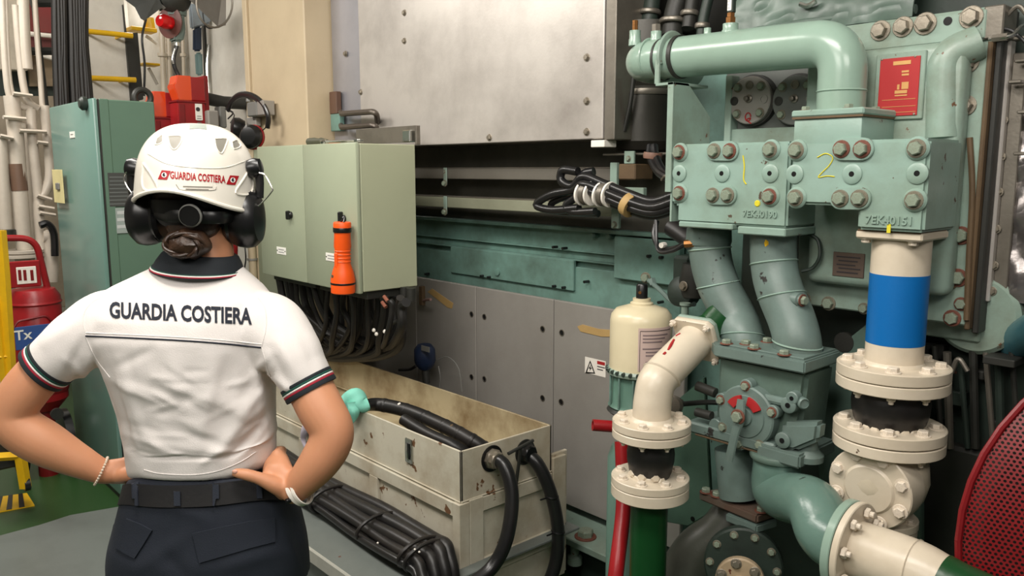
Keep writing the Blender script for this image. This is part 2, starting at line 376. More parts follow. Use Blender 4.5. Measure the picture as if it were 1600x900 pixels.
T.add('stud_rail', box((SX1 + .01, YP + .075, fp(1570, 470, YP + .08).z), (SX1 + .04, YP + .1, fp(1570, 85, YP + .08).z), .002), STEELD)
T = Thing('foil_lagging', 'crumpled silver foil lagging at the right edge of the photo', 'lagging', (SX1 + .1, YP + .1, zb))
b = bmesh.new(); bmesh.ops.create_grid(b, x_segments=20, y_segments=60, size=.5)
L0 = fp(1565, 465, YP + .07); L1 = fp(1568, 90, YP + .07)
for v in b.verts:
    x = L0.x + (v.co.x + .5) * .3; z = L0.z + (v.co.y + .5) * (L1.z - L0.z)
    v.co = V((x, YP + .085 + .02 * noise.noise(V((x * 14, z * 9, 3))) + .012 * noise.noise(V((x * 40, z * 26, 1))), z))
bmesh.ops.solidify(b, geom=b.faces[:], thickness=.01)
T.add('foil', b, FOIL)
for k, (px, py) in enumerate(((1590, 60), (1592, 95), (1582, 128), (1596, 175), (1590, 240))):
    q = fp(px, py, YP + .04); T.add('clip', box(q + V((-.008, -.006, -.004)), q + V((.02, .02, .004)), .002), STEELD)
# small chromed pipe work on top right
T = Thing('fuel_line', 'bright bent fuel line above the steel strip at top right', 'pipe', fp(1560, 60, 2.05))
T.add('tube', tube([fp(1545, 62, 2.05), fp(1580, 56, 2.05), fp(1600, 40, 2.1), fp(1630, 45, 2.15)], .0045, 8), CHROME)
T.add('tube', tube([fp(1552, 45, 2.1), fp(1580, 48, 2.1), fp(1606, 70, 2.1)], .004, 8), BLACKC)
q = fp(1551, 60, 2.05); T.add('fitting', cyl(q, q + V((.03, 0, 0)), .009, 6), STEELD)
T.add('handle', tube([fp(1568, 30, 2.12), fp(1590, 10, 2.12), fp(1604, 22, 2.12)], .005, 8), STEELD)
T = Thing('bracket', 'dark steel bracket on the top right corner of the green cover', 'bracket', fp(1548, 30, YP))
T.add('plate', fbox(1538, 8, 1566, 60, YP - .01, YP + .08, .003), STEELD)
# engine body behind everything
struct_e = Thing('engine_block', 'teal engine crankcase behind the rails and grey side panels', 'engine', (-2.4, 2.45, 0))
struct_e.add('crankcase', box((-3.75, 2.42, .2), (-.7, 3.0, 2.05), .01), TEAL)
struct_e.add('upper_frame', box((-3.75, 2.5, 2.05), (-.7, 3.0, 3.0), .01), DKM)
struct_e.add('right_frame', box((-1.40, 2.24, .3), (-.55, 2.9, 2.4), .01), DKGREEN)
struct_e.add('recess_back', box((-3.7, 2.40, fp(800, 351, 2.36).z), (fp(1062, 400, 2.38).x, 2.43, 2.04), .002), paint('recess_shade', (74, 72, 64), .6, .6, (36, 34, 30)))  # added dark brown-grey sheet, the housing's shade put into its colour
# ledges and raised plates on the crankcase
def led(px0, py0, px1, py1, Y0, Y1, name='ledge', mat=TEAL, bev=.003):   # follows measured front edge, kept level in z
    return struct_e.add(name, fbox(px0, py0, px1, py1, Y0, Y1, bev), mat)
def zb_(px, py, Y): return fp(px, py, Y).z
X0 = -3.7; X1 = fp(1062, 400, 2.38).x
for zc, h, dy, nm in ((fp(800, 351, 2.36).z, .016, .06, 'ledge'), (fp(800, 395, 2.4).z, .006, .03, 'ledge'), (fp(700, 372, 2.4).z, .006, .02, 'ledge')):
    struct_e.add(nm, box((X0, 2.42 - dy, zc - h / 2), (X1, 2.43, zc + h / 2), .002), TEAL)
zlow = fp(800, 405, 2.39).z; zlow0 = fp(950, 482, 2.38).z
struct_e.add('lower_plate', box((X0, 2.395, zlow0 - .05), (X1, 2.43, zlow), .004), TEAL)
struct_e.add('raised_plate', box((fp(705, 410, 2.385).x, 2.38, fp(800, 441, 2.38).z), (fp(897, 410, 2.385).x, 2.40, fp(800, 396, 2.38).z), .004), TEAL)
struct_e.add('raised_plate', box((fp(960, 410, 2.37).x, 2.365, fp(1000, 440, 2.37).z), (fp(1062, 410, 2.37).x, 2.40, fp(1000, 372, 2.37).z), .004), TEAL)
for px, py in ((868, 386), (883, 388), (1016, 400), (1035, 402), (755, 431), (766, 433), (868, 447), (883, 449), (917, 440), (1033, 472), (668, 428)):
    q = fp(px, py, 2.38 if px < 1000 else 2.364); struct_e.add('bolt_hole', cyl(q + V((0, -.017, 0)), q + V((0, .01, 0)), .006, 12), BLK)
for px, py in ((778, 425),):
    q = fp(px, py, 2.38); struct_e.add('boss', lathe(q, (0, -1, 0), [(.016, -.01), (.016, .008), (.0, .01)], 20), TEAL)
for px, py in ((930, 367), (955, 368)):
    q = fp(px, py, 2.41); struct_e.add('boss', lathe(q, (0, -1, 0), [(.014, -.01), (.014, .016), (.009, .022), (0, .022)], 16), TEAL)
# grey side panels below
zt_ = fp(865, 468, 2.33).z; zbm = fp(905, 795, 2.33).z
seams = [505, 652, 745, 866, 1075]
for i in range(4):
    x0 = fp(seams[i], 500, 2.33).x; x1 = fp(seams[i + 1], 500, 2.33).x
    lab = ['grey steel side panel behind the blue actuator, leftmost of the four', 'grey steel side panel with tan tape near its top left, second from left', 'wide grey steel side panel with four finger holes above the white box', 'grey steel side panel with the electrical warning sticker'][i]
    T = Thing('side_panel', lab, 'panel', ((x0 + x1) / 2, 2.33, zbm), 'grey engine side panels')
    T.add('sheet', box((x0 + .002, 2.325, zbm - (0 if i > 2 else .0)), (x1 - .002, 2.345, zt_), .003), GREYP)
    holes = {0: [], 1: [(737, 491), (737, 589)], 2: [(757, 495), (848, 514), (757, 592), (848, 622)], 3: [(878, 520), (877, 628)]}[i]
    for px, py in holes:
        q = fp(px, py, 2.325)
        f = T.add('finger_hole', lathe(q, (0, -1, 0), [(.014, -.002), (.014, .0022), (.011, .0026), (.010, -.001)], 20, cap=False), STEELD)
        T.add('hole_back', cyl(q + V((0, -.0008, 0)), q + V((0, .004, 0)), .0105, 16), BLK, f)
    if i == 1:
        p = [fp(x, y, 2.323) for x, y in ((668, 456), (675, 451), (708, 474), (706, 482), (700, 481))]
        T.add('tape', prism([(v.x, v.z) for v in p], 'y', 2.3225, 2.3252), TAN)
    if i == 3:
        p = [fp(x, y, 2.323) for x, y in ((902, 510), (910, 507), (935, 514), (972, 517), (972, 526), (940, 526), (907, 518))]
        T.add('tape', prism([(v.x, v.z) for v in p], 'y', 2.3225, 2.3252), TAN)
        st = T.add('warning_sticker', fbox(914, 561, 946, 586, 2.3235, 2.3255, 0), WHT, label='white sticker with a black warning triangle and red box')
        tri = [fp(x, y, 2.323) for x, y in ((922, 563), (914.5, 583), (930, 584))]
        T.add('triangle', prism([(v.x, v.z) for v in tri], 'y', 2.3228, 2.3236), BLK, st)
        tri2 = [fp(x, y, 2.3225) for x, y in ((922, 567), (917.5, 581), (927.5, 582))]
        T.add('triangle', prism([(v.x, v.z) for v in tri2], 'y', 2.3222, 2.3229), WHT, st)
        bt = [fp(x, y, 2.322) for x, y in ((923, 570), (919.5, 576), (922, 576), (921, 580), (925, 574.5), (922.5, 574.5))]
        T.add('flash', prism([(v.x, v.z) for v in bt], 'y', 2.3218, 2.3223), BLK, st)
        T.add('red_box', fbox(933, 565, 945, 570, 2.3228, 2.3236, 0), REDPL, st)
        T.add('text_line', fbox(933, 573, 945, 574.5, 2.3228, 2.3236, 0), DKPRINT, st)
        T.add('text_line', fbox(933, 577, 942, 578.5, 2.3228, 2.3236, 0), DKPRINT, st)
# engine bed under the panels
T = Thing('engine_bed', 'pale green bolted engine bed ledge below the grey panels', 'engine bed', (-2.0, 2.2, 0))
zl = fp(915, 832, 2.25).z
T.add('ledge', box((-3.7, 2.16, zl - .03), (-1.2, 2.42, zl), .004), GREEN)
T.add('web', box((-3.7, 2.24, .0), (-1.2, 2.42, zl - .03), .004), DKGREEN)
q = V((fp(915, 818, 2.22).x, 2.22, zl)); T.inst('bolt', BR, q, (0, 0, 1), .032)
for px in (880, 960): T.add('rib', box(V((fp(px, 850, 2.2).x - .008, 2.17, .2)), V((fp(px, 850, 2.2).x + .008, 2.25, zl - .03)), .002), GREEN)
T.add('foot', lathe(fp(898, 880, 2.2), (0, 0, 1), [(.03, 0), (.03, .03), (.018, .04), (.018, .08)], 20), GREEN)
# two long rails and a clip set
for i, (py0, py1, Y, lab) in enumerate(((263, 281, 2.27, 'upper long grey steel rail under the stainless housing'), (312, 330, 2.25, 'lower long grey steel rail under the stainless housing'))):
    T = Thing('mounting_rail', lab, 'rail', (-2.6, Y, 1.6), 'long mounting rails')
    x0 = -3.7; x1 = fp(958, 270, Y).x; z1 = fp(800, py0, Y).z; z0 = fp(800, py1, Y).z
    T.add('bar', box((x0, Y, z0), (x1, Y + .03, z1), .003), [paint('rail_brown_grey', (100, 96, 88), .45, .4, (70, 62, 56), scale=2), paint('rail_grey_green', (138, 140, 120), .45, .4, (86, 84, 70), scale=2)][i])
    c = fp(697, (py0 + py1) / 2, Y); cb = T.add('clip', box((c.x - .012, Y - .008, z0 - .03), (c.x + .012, Y - .0, z1 + .004), .003), GREEN)
    T.inst('bolt', BG, (c.x, Y - .008, z0 - .02), (0, -1, 0), .012, parent=cb)
    T.add('lip', box((x0, Y + .0, z1), (x1, Y + .07, z1 + .004), .001), STEELD)
T = Thing('rail_bracket', 'green upright bracket holding the right ends of the two rails', 'bracket', fp(962, 380, 2.22))
T.add('upright', fbox(953, 254, 963, 292, 2.225, 2.24, .002), GREEN)
T.add('upright', fbox(955, 325, 966, 357, 2.225, 2.24, .002), GREEN)
T.inst('bolt', BG, fp(960, 351, 2.225), (0, -1, 0), .009)
T.add('block', fbox(966, 256, 992, 281, 2.2, 2.3, .004), BROWN)
T.add('tab', fbox(975, 236, 990, 256, 2.2, 2.21, .002), GREEN)
T.inst('bolt', BG, fp(982, 248, 2.2), (0, -1, 0), .008)
T.add('tab', fbox(975, 293, 1005, 306, 2.2, 2.22, .002), GREEN)
# dark lagged vessels in the recess between the housing and the green bracket
T = Thing('exhaust_bellows', 'dark grey banded exhaust cylinder behind the left end of the green pipe', 'exhaust', fp(1005, 230, 2.35))
c = fp(1005, 235, 2.36); ztop = fp(1005, 60, 2.36).z
T.add('shell', lathe((c.x, c.y, c.z), (0, 0, 1), [(.10, 0), (.13, .03), (.13, .2), (.115, .22), (.13, .24), (.13, .44), (0, .45)], 40), paint('dark_lagging', (66, 64, 58), .4, .4, (36, 34, 30), metal=.3))
T.add('band', lathe((c.x, c.y, c.z + .19), (0, 0, 1), [(.134, 0), (.137, .01), (.134, .02)], 40), STEELD)
T.add('stay', tube([fp(990, 120, 2.2), fp(985, 160, 2.2), fp(975, 205, 2.2)], .008, 8), DKM)
T = Thing('shelf_plate', 'thin dark steel shelf under the exhaust cylinder', 'shelf', fp(1000, 238, 2.25))
T.add('plate', box((fp(950, 238, 2.25).x, 2.22, c.z - .02), (fp(1040, 238, 2.25).x + .1, 2.42, c.z - .012), .002), STEELD)
for k, (px, py, r_) in enumerate(((985, 20, .02), (1012, 8, .03), (1075, 10, .022), (1095, 30, .018), (1050, 22, .035))):
    T = Thing('fuel_pipe', ['thin dark pipe nearest the stainless housing top', 'dark pipe with a collar above the exhaust cylinder', 'thin dark pipe left of the thermometer', 'slanting thin dark pipe left of the thermometer', 'thick dark green pipe above the pipe clamp'][k], 'pipe', fp(px, py + 30, 2.3), 'dark pipes above the green pipe')
    q = fp(px, py + 34, 2.3); T.add('tube', tube([q, q + V((0, .02, .1)), q + V((.03 * (k - 2), .06, .3))], r_, 14), [DKM, DKGREEN][k % 2])
    T.add('collar', lathe(q + V((0, .005, .04)), (0, .1, 1), [(r_ * 1.3, 0), (r_ * 1.4, .004), (r_ * 1.4, .012), (r_ * 1.3, .016)], 16), STEELD)
# big stainless housing
YS = 2.14
T = Thing('stainless_housing', 'large scuffed stainless steel housing above the engine', 'housing', (-2.8, YS, 1.7))
zsb = fp(800, 222, YS).z; xs0 = cx1 + .01; xs1 = fp(942, 150, YS).x
T.add('front_sheet', box((fp(562, 120, YS).x, YS, zsb), (xs1, YS + .02, 2.9), .003), STEEL)
T.add('left_sheet', box((xs0, YS + .006, zsb), (fp(562, 120, YS).x - .002, YS + .02, 2.9), .002), paint('bluish_steel', (176, 176, 184), .35, .3, (120, 116, 120), metal=.6, scale=3))
T.add('side_sheet', box((xs1 + .004, YS + .004, zsb - .004), (xs1 + .05, YS + .2, 2.9), .003), STEELD)
T.add('bottom_sheet', box((xs0, YS + .02, zsb), (xs1, YS + .2, zsb + .01), .002), STEELD)
for px, py in ((917, 158), (917, 206), (765, 215), (540, 84), (564, 144), (632, 64), (632, 20), (917, 90)):
    T.inst('bolt', BS, fp(px, py, YS), (0, -1, 0), .0105, random.random())
T.add('foot', fbox(923, 219, 944, 230, YS - .005, YS + .06, .002), WHT)
# latch and handles at the lower left of the housing
T = Thing('hinge_bracket', 'dark steel hinge bracket at the lower left of the stainless housing', 'bracket', fp(520, 200, YS - .02))
T.add('plate', fbox(514, 143, 526, 178, YS - .03, YS, .003), paint('rusty_bracket', (100, 72, 56), .6, .5, (60, 44, 34)))
T.add('plate', fbox(516, 178, 531, 205, YS - .03, YS, .003), TEAL)
for k, (py, r_) in enumerate(((175, .014), (196, .014))):
    T = Thing('u_handle', ['upper bent steel bar on the housing left of the bracket plate', 'lower bent steel bar on the housing left of the bracket plate'][k], 'handle', fp(560, py + 10, YS - .05), 'bent steel bars')
    T.add('bar', tube(arcpath([fp(533, py, YS - .03), fp(534, py + 3, YS - .05), fp(588, py - 1, YS - .07), fp(590, py + 16, YS - .01)], .02), r_, 10, smooth=0), paint('dark_bare_bar', (96, 88, 80), .4, .5, (60, 50, 44), metal=.5))
T = Thing('angle_bracket', 'thin steel angle bracket standing behind the cabinet top', 'bracket', fp(600, 222, 2.0))
T.add('leaf', fbox(556, 199, 650, 224, 2.03, 2.034, .001), STEELD)
T.add('edge', fbox(648, 196, 651, 226, 2.02, 2.04, .001), STEELD)
T.add('stud', fbox(628, 203, 640, 222, 2.0, 2.03, .004), CHROME)
# grey-green lagging box over the top
T = Thing('lagging_cover', 'dented grey-green padded cover above the green pipe', 'lagging', fp(1290, 40, 2.2))
b = bmesh.new(); q0 = fp(1152, 50, 2.16); q1 = fp(1436, 22, 2.16)
bmesh.ops.create_grid(b, x_segments=50, y_segments=24, size=.5)
zq = (q0.z + q1.z) / 2
for v in b.verts:
    x = q0.x + (v.co.x + .5) * (q1.x - q0.x); z = zq + (v.co.y + .5) * .4
    v.co = V((x, 2.16 + .02 * noise.noise(V((x * 7, z * 12, 0))) + .01 * noise.noise(V((x * 20, z * 30, 5))) - .03 * math.cos(min(1, (z - zq) / .12) * 1.57), z))
bmesh.ops.solidify(b, geom=b.faces[:], thickness=.02); T.add('pad', b, LAG)
T.add('hem', tube([(q0.x, 2.14, zq), ((q0.x + q1.x) / 2, 2.135, zq + .003), (q1.x, 2.14, zq)], .012, 10), LAG)
T.add('wing_nut', tube([fp(1250, 6, 2.12), fp(1262, 9, 2.12), fp(1275, 2, 2.12)], .007, 8), CHROME)
# round covers on a grey backing plate
T = Thing('valve_cover_plate', 'grey-green backing plate behind the two round valve covers', 'plate', fp(1210, 225, 2.22))
T.add('plate', fbox(1136, 85, 1330, 228, 2.2, 2.24, .003), GREYD)
T.add('lower_plate', fbox(1140, 200, 1250, 240, 2.17, 2.2, .003), GREEN)
T.add('edge', fbox(1134, 118, 1140, 225, 2.16, 2.2, .002), GREEN)
for i, (px, lab) in enumerate(((1175, 'left round grey valve cover with a red painted mark'), (1246, 'right round grey valve cover half behind the pipe elbow'))):
    c = fp(px, 157, 2.18); T = Thing('round_valve_cover', lab, 'valve cover', c, 'round valve covers')
    R_ = 38 * 2.32 / 1260
    T.add('disc', lathe(c + V((0, .02, 0)), (0, -1, 0), [(R_, 0), (R_, .034), (R_ - .003, .037), (R_ * .4, .037), (0, .037)], 48), GREYP if i == 0 else GREYD)
    T.add('rim', lathe(c + V((0, .02, 0)), (0, -1, 0), [(R_ + .006, 0), (R_ + .006, .02), (R_, .021)], 48), DKM)
    for k in range(4):
        an = math.radians(45 + 90 * k); T.inst('bolt', BG, c + V((math.cos(an) * R_ * .78, -.017, math.sin(an) * R_ * .78)), (0, -1, 0), .0105, k)
    for an, mt in ((90, STEELD), (180, DKM), (0, GREYP)):
        an = math.radians(an); T.add('plug', lathe(c + V((math.cos(an) * R_ * .7, -.017, math.sin(an) * R_ * .62)), (0, -1, 0), [(.013, 0), (.013, .003), (.009, .003), (.009, .001)], 16), mt)
    T.add('nipple', lathe(c + V((0, -.017, .004)), (0, -1, 0), [(.012, 0), (.012, .004), (.007, .006), (.007, .02), (.003, .021)], 12), STEELD)
    if i == 0:
        q = c + V((0, -.0185, -R_ * .7)); T.add('red_mark', tube([q + V((.009 * math.cos(a_), 0, .012 * math.sin(a_))) for a_ in [k * .6 for k in range(11)]] + [q + V((-.004, 0, -.008)), q + V((.012, 0, -.02))], .0018, 6), REDPL)
# ------------------------------------------------------------------ valve blocks 1 and 2
def block_bolts(T, Y, lst, rusty):
    for px, py in lst:
        q = fp(px, py, Y); boss = T.add('boss', lathe(q + V((0, .004, 0)), (0, -1, 0), [(.0265, 0), (.0265, .006), (.022, .011), (0, .011)], 28), GREENB)
        T.inst('bolt', BR if rusty and random.random() < .55 else BG, q + V((0, -.006, 0)), (0, -1, 0), .0155, random.random(), parent=boss)
def oblong(T, Y, p, q):
    a = fp(*p, Y); b = fp(*q, Y); r = .0265; pts = []
    for k in range(9): an = math.pi / 2 + math.pi * k / 8; pts.append((a.x + r * math.cos(an), a.z + r * math.sin(an)))
    for k in range(9): an = -math.pi / 2 + math.pi * k / 8; pts.append((b.x + r * math.cos(an), b.z + r * math.sin(an)))
    o = T.add('boss', prism(pts, 'y', Y - .007, Y + .004, .0015), GREENB)
    for v in (a, b): T.inst('bolt', BR if random.random() < .5 else BG, v + V((0, -.007, 0)), (0, -1, 0), .0155, random.random(), parent=o)
def ringhole(T, Y, px, py):
    q = fp(px, py, Y); o = T.add('plug_boss', lathe(q + V((0, .003, 0)), (0, -1, 0), [(.0235, 0), (.0235, .006), (.019, .0085), (.0065, .0085)], 28, cap=False), GREENB)
    T.add('hole', cyl(q + V((0, -.0052, 0)), q + V((0, .0, 0)), .0066, 14), BLK, o)
# block 2
Y2 = 1.87
z_b2 = fp(1440, 364, Y2).z; zt2 = fp(1440, 216, Y2).z; zm2 = fp(1300, 321, Y2).z; x20 = fp(1236, 260, Y2).x; x21 = fp(1340, 330, Y2).x; x22 = fp(1449, 280, Y2).x; ztw = fp(1290, 183, Y2).z; xtw = fp(1346, 200, Y2).x; zst=fp(1440,186,Y2).z
T = Thing('valve_block', 'green cast valve block with yellow number 2, above the blue banded pipe', 'valve block', ((x20 + x22) / 2, 1.97, z_b2), 'cast valve blocks')
b = prism([(x20, zm2), (x21, zm2), (x21, z_b2), (x22, z_b2), (x22, zt2), (x20, zt2)], 'y', Y2, 2.06, .007)
T.add('body', b, GREENB)
T.add('tower', box((x20, Y2 + .002, zt2 - .02), (xtw, 2.05, ztw), .006, seg=2), GREENB)
zf = fp(1290, 170, Y2 - .005).z
tf = T.add('top_flange', box((x20 - .004, Y2 - .006, ztw + .002), (xtw + .006, 2.06, zf), .004), GREENB)
T.add('gasket', box((x20 - .002, Y2 - .003, ztw - .002), (xtw + .003, 2.055, ztw + .003), .0), BROWN)
for px, py, Y in ((1259, 168, 1.9), (1326, 165, 1.9), (1368, 170, 2.03), (1305, 167, 2.03)):
    T.inst('bolt', BR, V((pt(px, py, Y=Y).x, Y, zf)), (0, 0, 1), .011, 0, parent=tf)
block_bolts(T, Y2, [(1246, 235), (1434, 232), (1245, 309), (1430, 313)], False)
oblong(T, Y2, (1317, 233), (1349, 233)); oblong(T, Y2, (1315, 310), (1345, 310))
for p in ((1242, 272), (1332, 272), (1434, 271)): ringhole(T, Y2, *p)
T.add('cast_number', text_bm('7EK40151', .026, FRONT(fp(1389, 345, Y2 - .0015)), .002, .0006), GREENB, label='raised cast number 7EK40151')
T.add('chalk_mark', tube([fp(x, y, Y2 - .001) for x, y in ((1277, 246), (1290, 240), (1301, 246), (1296, 258), (1284, 270), (1279, 277), (1292, 275), (1304, 276))], .0013, 5), YELT, label='yellow handwritten number 2')
T.add('chalk_mark', fbox(1386, 350, 1391, 364, Y2 - .0015, Y2, 0), YELT)
# block 1
Y1 = 1.90
z_b1 = fp(1150, 352, Y1).z; zt1 = fp(1150, 223, Y1).z; x10 = fp(1049, 280, Y1).x; x11 = fp(1232, 290, Y1).x; xn = fp(1059, 300, Y1).x; zn = fp(1059, 318, Y1).z
T = Thing('valve_block', 'green cast valve block with yellow stroke mark 1, above the two grey pipes', 'valve block', ((x10 + x11) / 2, 1.98, z_b1), 'cast valve blocks')
T.add('body', prism([(xn, z_b1), (x11, z_b1), (x11, zt1), (x10, zt1), (x10, zn), (xn, zn)], 'y', Y1, 2.08, .006), GREENB)
block_bolts(T, Y1, [(1063, 238), (1205, 234), (1063, 302), (1204, 307)], True)
oblong(T, Y1, (1118, 236), (1142, 236)); oblong(T, Y1, (1116, 305), (1139, 305))
for p in ((1062, 271), (1129, 271), (1204, 271)): ringhole(T, Y1, *p)
T.add('cast_number', text_bm('7EK40190', .024, FRONT(fp(1187, 335, Y1 - .0015)), .002, .0006), GREENB, label='raised cast number 7EK40190')
T.add('chalk_mark', tube([fp(x, y, Y1 - .001) for x, y in ((1161, 243), (1163, 260), (1162, 280), (1166, 288))], .0018, 5), YELT, label='yellow handwritten stroke')
T.add('chalk_mark', lathe(fp(1183, 318, Y1 - .0015), (0, -1, 0), [(.009, -.001), (.007, .001), (0, .001)], 9), YELT)
T.add('bottom_flange', fbox(1060, 348, 1144, 357, Y1 - .012, 2.05, .003), GREENB)
T.add('bottom_flange', box((fp(1156, 355, Y1).x, Y1 - .012, z_b1 - .022), (x11 + .004, 2.09, z_b1 - .001), .003), GREENB)
for py in (262, 308): 
    q = fp(1228, py, Y1 + .03); T.add('side_plug', lathe(q, (1, -.35, 0), [(.022, -.02), (.022, .008), (.012, .009), (.012, .002)], 20), DKGREEN)
# bracket carrying the pipe
T = Thing('pipe_bracket', 'tall green gusset bracket under the clamp of the green pipe', 'bracket', (-1.42, 2.0, zt1))
XB = fp(1053, 200, 1.9).x; zp = fp(1053, 128, 1.9).z
T.add('gusset', prism([(1.9, z_b1), (1.9, zp), (1.96, zp), (2.075, zp - .09), (2.075, z_b1)], 'x', XB - .006, XB), GREEN)
T.add('front_strip', box((fp(1044, 200, 1.9).x, 1.892, fp(1048, 300, 1.9).z), (XB, 1.90, zp), .001), GREEN)
T.add('top_flange', box((fp(1027, 127, 1.9).x, 1.892, zp - .008), (XB, 2.06, zp), .001), GREEN)
T.inst('bolt', BG, V((fp(1037, 132, 1.9).x, 1.93, zp - .008)), (0, 0, -1), .009)
# overhead green pipe
RP = .058; YC = 1.985; XE = -.975
zc = fp(1150, 85, YC).z; xle = fp(966, 90, YC).x + RP
zlow_ = fp(1312, 172, YC).z
T = Thing('cooling_pipe', 'glossy pale green pipe bending down into valve block 2', 'pipe', (XE, YC, zlow_))
zl_ = fp(1000, 95, YC).z
path = arcpath([(xle - .0, YC + .3, zl_), (xle, YC, zl_), (XE, YC, zc), (XE, YC, zlow_)], .105, 12)
T.add('tube', tube(path, RP, 36, smooth=0), GREENP)
zw = fp(1312, 143, YC).z
T.add('weld', lathe((XE, YC, zw), (0, 0, 1), [(RP, -.003), (RP + .003, 0), (RP, .003)], 36), GREENP)
T.add('weld', lathe((xle + .07, YC, zl_ + .003), (1, 0, .0), [(RP, -.003), (RP + .002, 0), (RP, .003)], 36), GREENP)
def boss(px, py, r, h, mat=GREENP, tgt=T):
    q = fp(px, py, YC); x = q.x; zc_ = zl_ + (zc - zl_) * (x - xle) / (XE - xle)
    return tgt.add('boss', lathe((x, YC, zc_ + RP * .8), (0, 0, 1), [(r * 1.15, 0), (r * 1.1, h * .4), (r, h * .5), (r, h), (r * .6, h)], 20), mat), V((x, YC, zc_ + RP * .8 + h))
_, q1_ = boss(992, 66, .017, .045); T.add('plug', cyl(q1_, q1_ + V((0, 0, .03)), .009, 6), BRASS)
_, q2_ = boss(1025, 66, .016, .035); T.add('nut', cyl(q2_, q2_ + V((0, 0, .02)), .014, 6), STEELD)
_, q3_ = boss(1105, 60, .010, .026)
_, q4_ = boss(1141, 52, .021, .03)
TH = Thing('thermometer', 'glass thermometer with white scale standing on the green pipe', 'thermometer', q4_)
TH.add('nut', lathe(q4_, (0, 0, 1), [(.014, 0), (.014, .016), (.011, .018), (.011, .028), (.007, .03)], 6), BRASS)
TH.add('case', box(q4_ + V((-.009, -.008, .028)), q4_ + V((.009, .012, .16)), .003), DKGREEN)
sc_ = TH.add('scale', box(q4_ + V((-.006, -.0095, .034)), q4_ + V((.006, -.008, .155)), .0), WRT)
for k in range(12): TH.add('tick', box(q4_ + V((-.005, -.0102, .04 + k * .009)), q4_ + V((-.001 if k % 2 else .002, -.0094, .0408 + k * .009)), 0), DKPRINT, sc_)
# pipe clamp
T = Thing('pipe_clamp', 'chipped green strap clamp round the left part of the green pipe', 'clamp', (XB, YC, zp))
xk = fp(1052, 90, YC).x; zk = zl_ + (zc - zl_) * (xk - xle) / (XE - xle)
b = tube([V((xk, YC - math.cos(t) * (RP + .006), zk + math.sin(t) * (RP + .006))) for t in [math.pi * k / 16 - .35 for k in range(20)]], .006, 8, smooth=0, squash=(1, 2.2)); T.add('strap', b, GREEN)
T.add('lug', box((xk - .012, YC - RP - .014, zp), (xk + .004, YC - RP - .004, zk - .01), .002), GREEN)
T.add('cushion', lathe((xk + .018, YC, zk), (1, 0, 0), [(RP + .001, 0), (RP + .004, .001), (RP + .004, .014), (RP + .001, .015)], 32, cap=False), DKM)
T.add('cushion', lathe((xk - .04, YC, zk - .002), (1, 0, 0), [(RP + .001, 0), (RP + .003, .001), (RP + .003, .008), (RP + .001, .009)], 32, cap=False), DKM)
# ------------------------------------------------------------------ blue banded pipe and what hangs below it
YB2 = 1.965; XB2 = pt(1402, 480, Y=YB2).x
def zz(py, px=1405, Y=YB2): return pt(px, py, Y=Y).z
T = Thing('banded_pipe', 'white vertical pipe with a wide blue band, under valve block 2', 'pipe', (XB2, YB2, zz(604, 1397)))
zt = z_b2 - .003
T.add('top_flange', box((XB2 - .076, YB2 - .08, zt - .019), (XB2 + .076, YB2 + .076, zt), .004), WHITEP)
T.add('top_flange', box((XB2 - .072, YB2 - .078, zt - .003), (XB2 + .072, YB2 + .07, zt + .003), 0), BROWN)
for dx, dy in ((-.058, -.06), (.05, -.06)): T.inst('bolt', BW, (XB2 + dx, YB2 + dy, zt - .019), (0, 0, -1), .011)
za = zz(427); zb2 = zz(535, 1400); z1t = zz(568, 1397); z1b = zz(604, 1397)
T.add('upper_tube', cyl((XB2, YB2, za), (XB2, YB2, zt - .01), .0655, 48), WHITEP)
T.add('blue_band', cyl((XB2, YB2, zb2), (XB2, YB2, za), .066, 48), BLUEB, label='bright blue painted band')
T.add('lower_tube', cyl((XB2, YB2, z1t), (XB2, YB2, zb2), .0655, 48), WHITEP)
T.add('weld', lathe((XB2, YB2, z1t), (0, 0, 1), [(.072, 0), (.070, .004), (.0655, .009)], 40), WHITEP)
RF = .128; th = (z1t - z1b) / 2 - .001
flange(T, (XB2, YB2, z1t - th), (0, 0, 1), RF, th, WHITEP, bolts=8, bs=.0135, off=.5)
def hang(T, parent, c, r, n, off, mesh=BWS, s=.011, length=1):
    for k in range(n):
        a_ = 2 * math.pi * (k + off) / n
        T.inst('bolt', mesh, V(c) + V((math.cos(a_) * r, math.sin(a_) * r, 0)), (0, 0, -1), s, k, parent=parent)
T = Thing('expansion_joint', 'black rubber expansion joint between white flanges under the blue banded pipe', 'rubber joint', (XB2, YB2, zz(699, 1397)), 'black rubber expansion joints')
z2t = zz(663, 1397); z2b = zz(699, 1397)
f = T.add('flange', lathe((XB2, YB2, z1b), (0, 0, 1), [(RF - .002, 0), (RF, .002), (RF, th - .002), (RF - .002, th)], 48), WHITEP); hang(T, f, (XB2, YB2, z1b), RF * .8, 8, .5)
h = z1b - z2t
T.add('bellows', lathe((XB2, YB2, z2t), (0, 0, 1), [(.076, 0), (.082, h * .1), (.088, h * .35), (.09, h * .6), (.086, h * .85), (.08, h)], 44), BLACK)
for k in range(7):
    a_ = math.radians(235 + k * 17); T.add('paint_splash', lathe((XB2 + math.cos(a_) * .0775, YB2 + math.sin(a_) * .0775, z2t), (math.cos(a_), math.sin(a_), .35), [(.011, 0), (.008, .004), (0, .0045)], 7), WHITEP)
flange(T, (XB2, YB2, z2t - th), (0, 0, 1), RF, th, WHITEP, bolts=8, bs=.0135, off=.5)
T = Thing('check_valve', 'round white check valve with bolted cover below the lower rubber joint flanges', 'valve', (XB2, YB2, zz(815, 1395)))
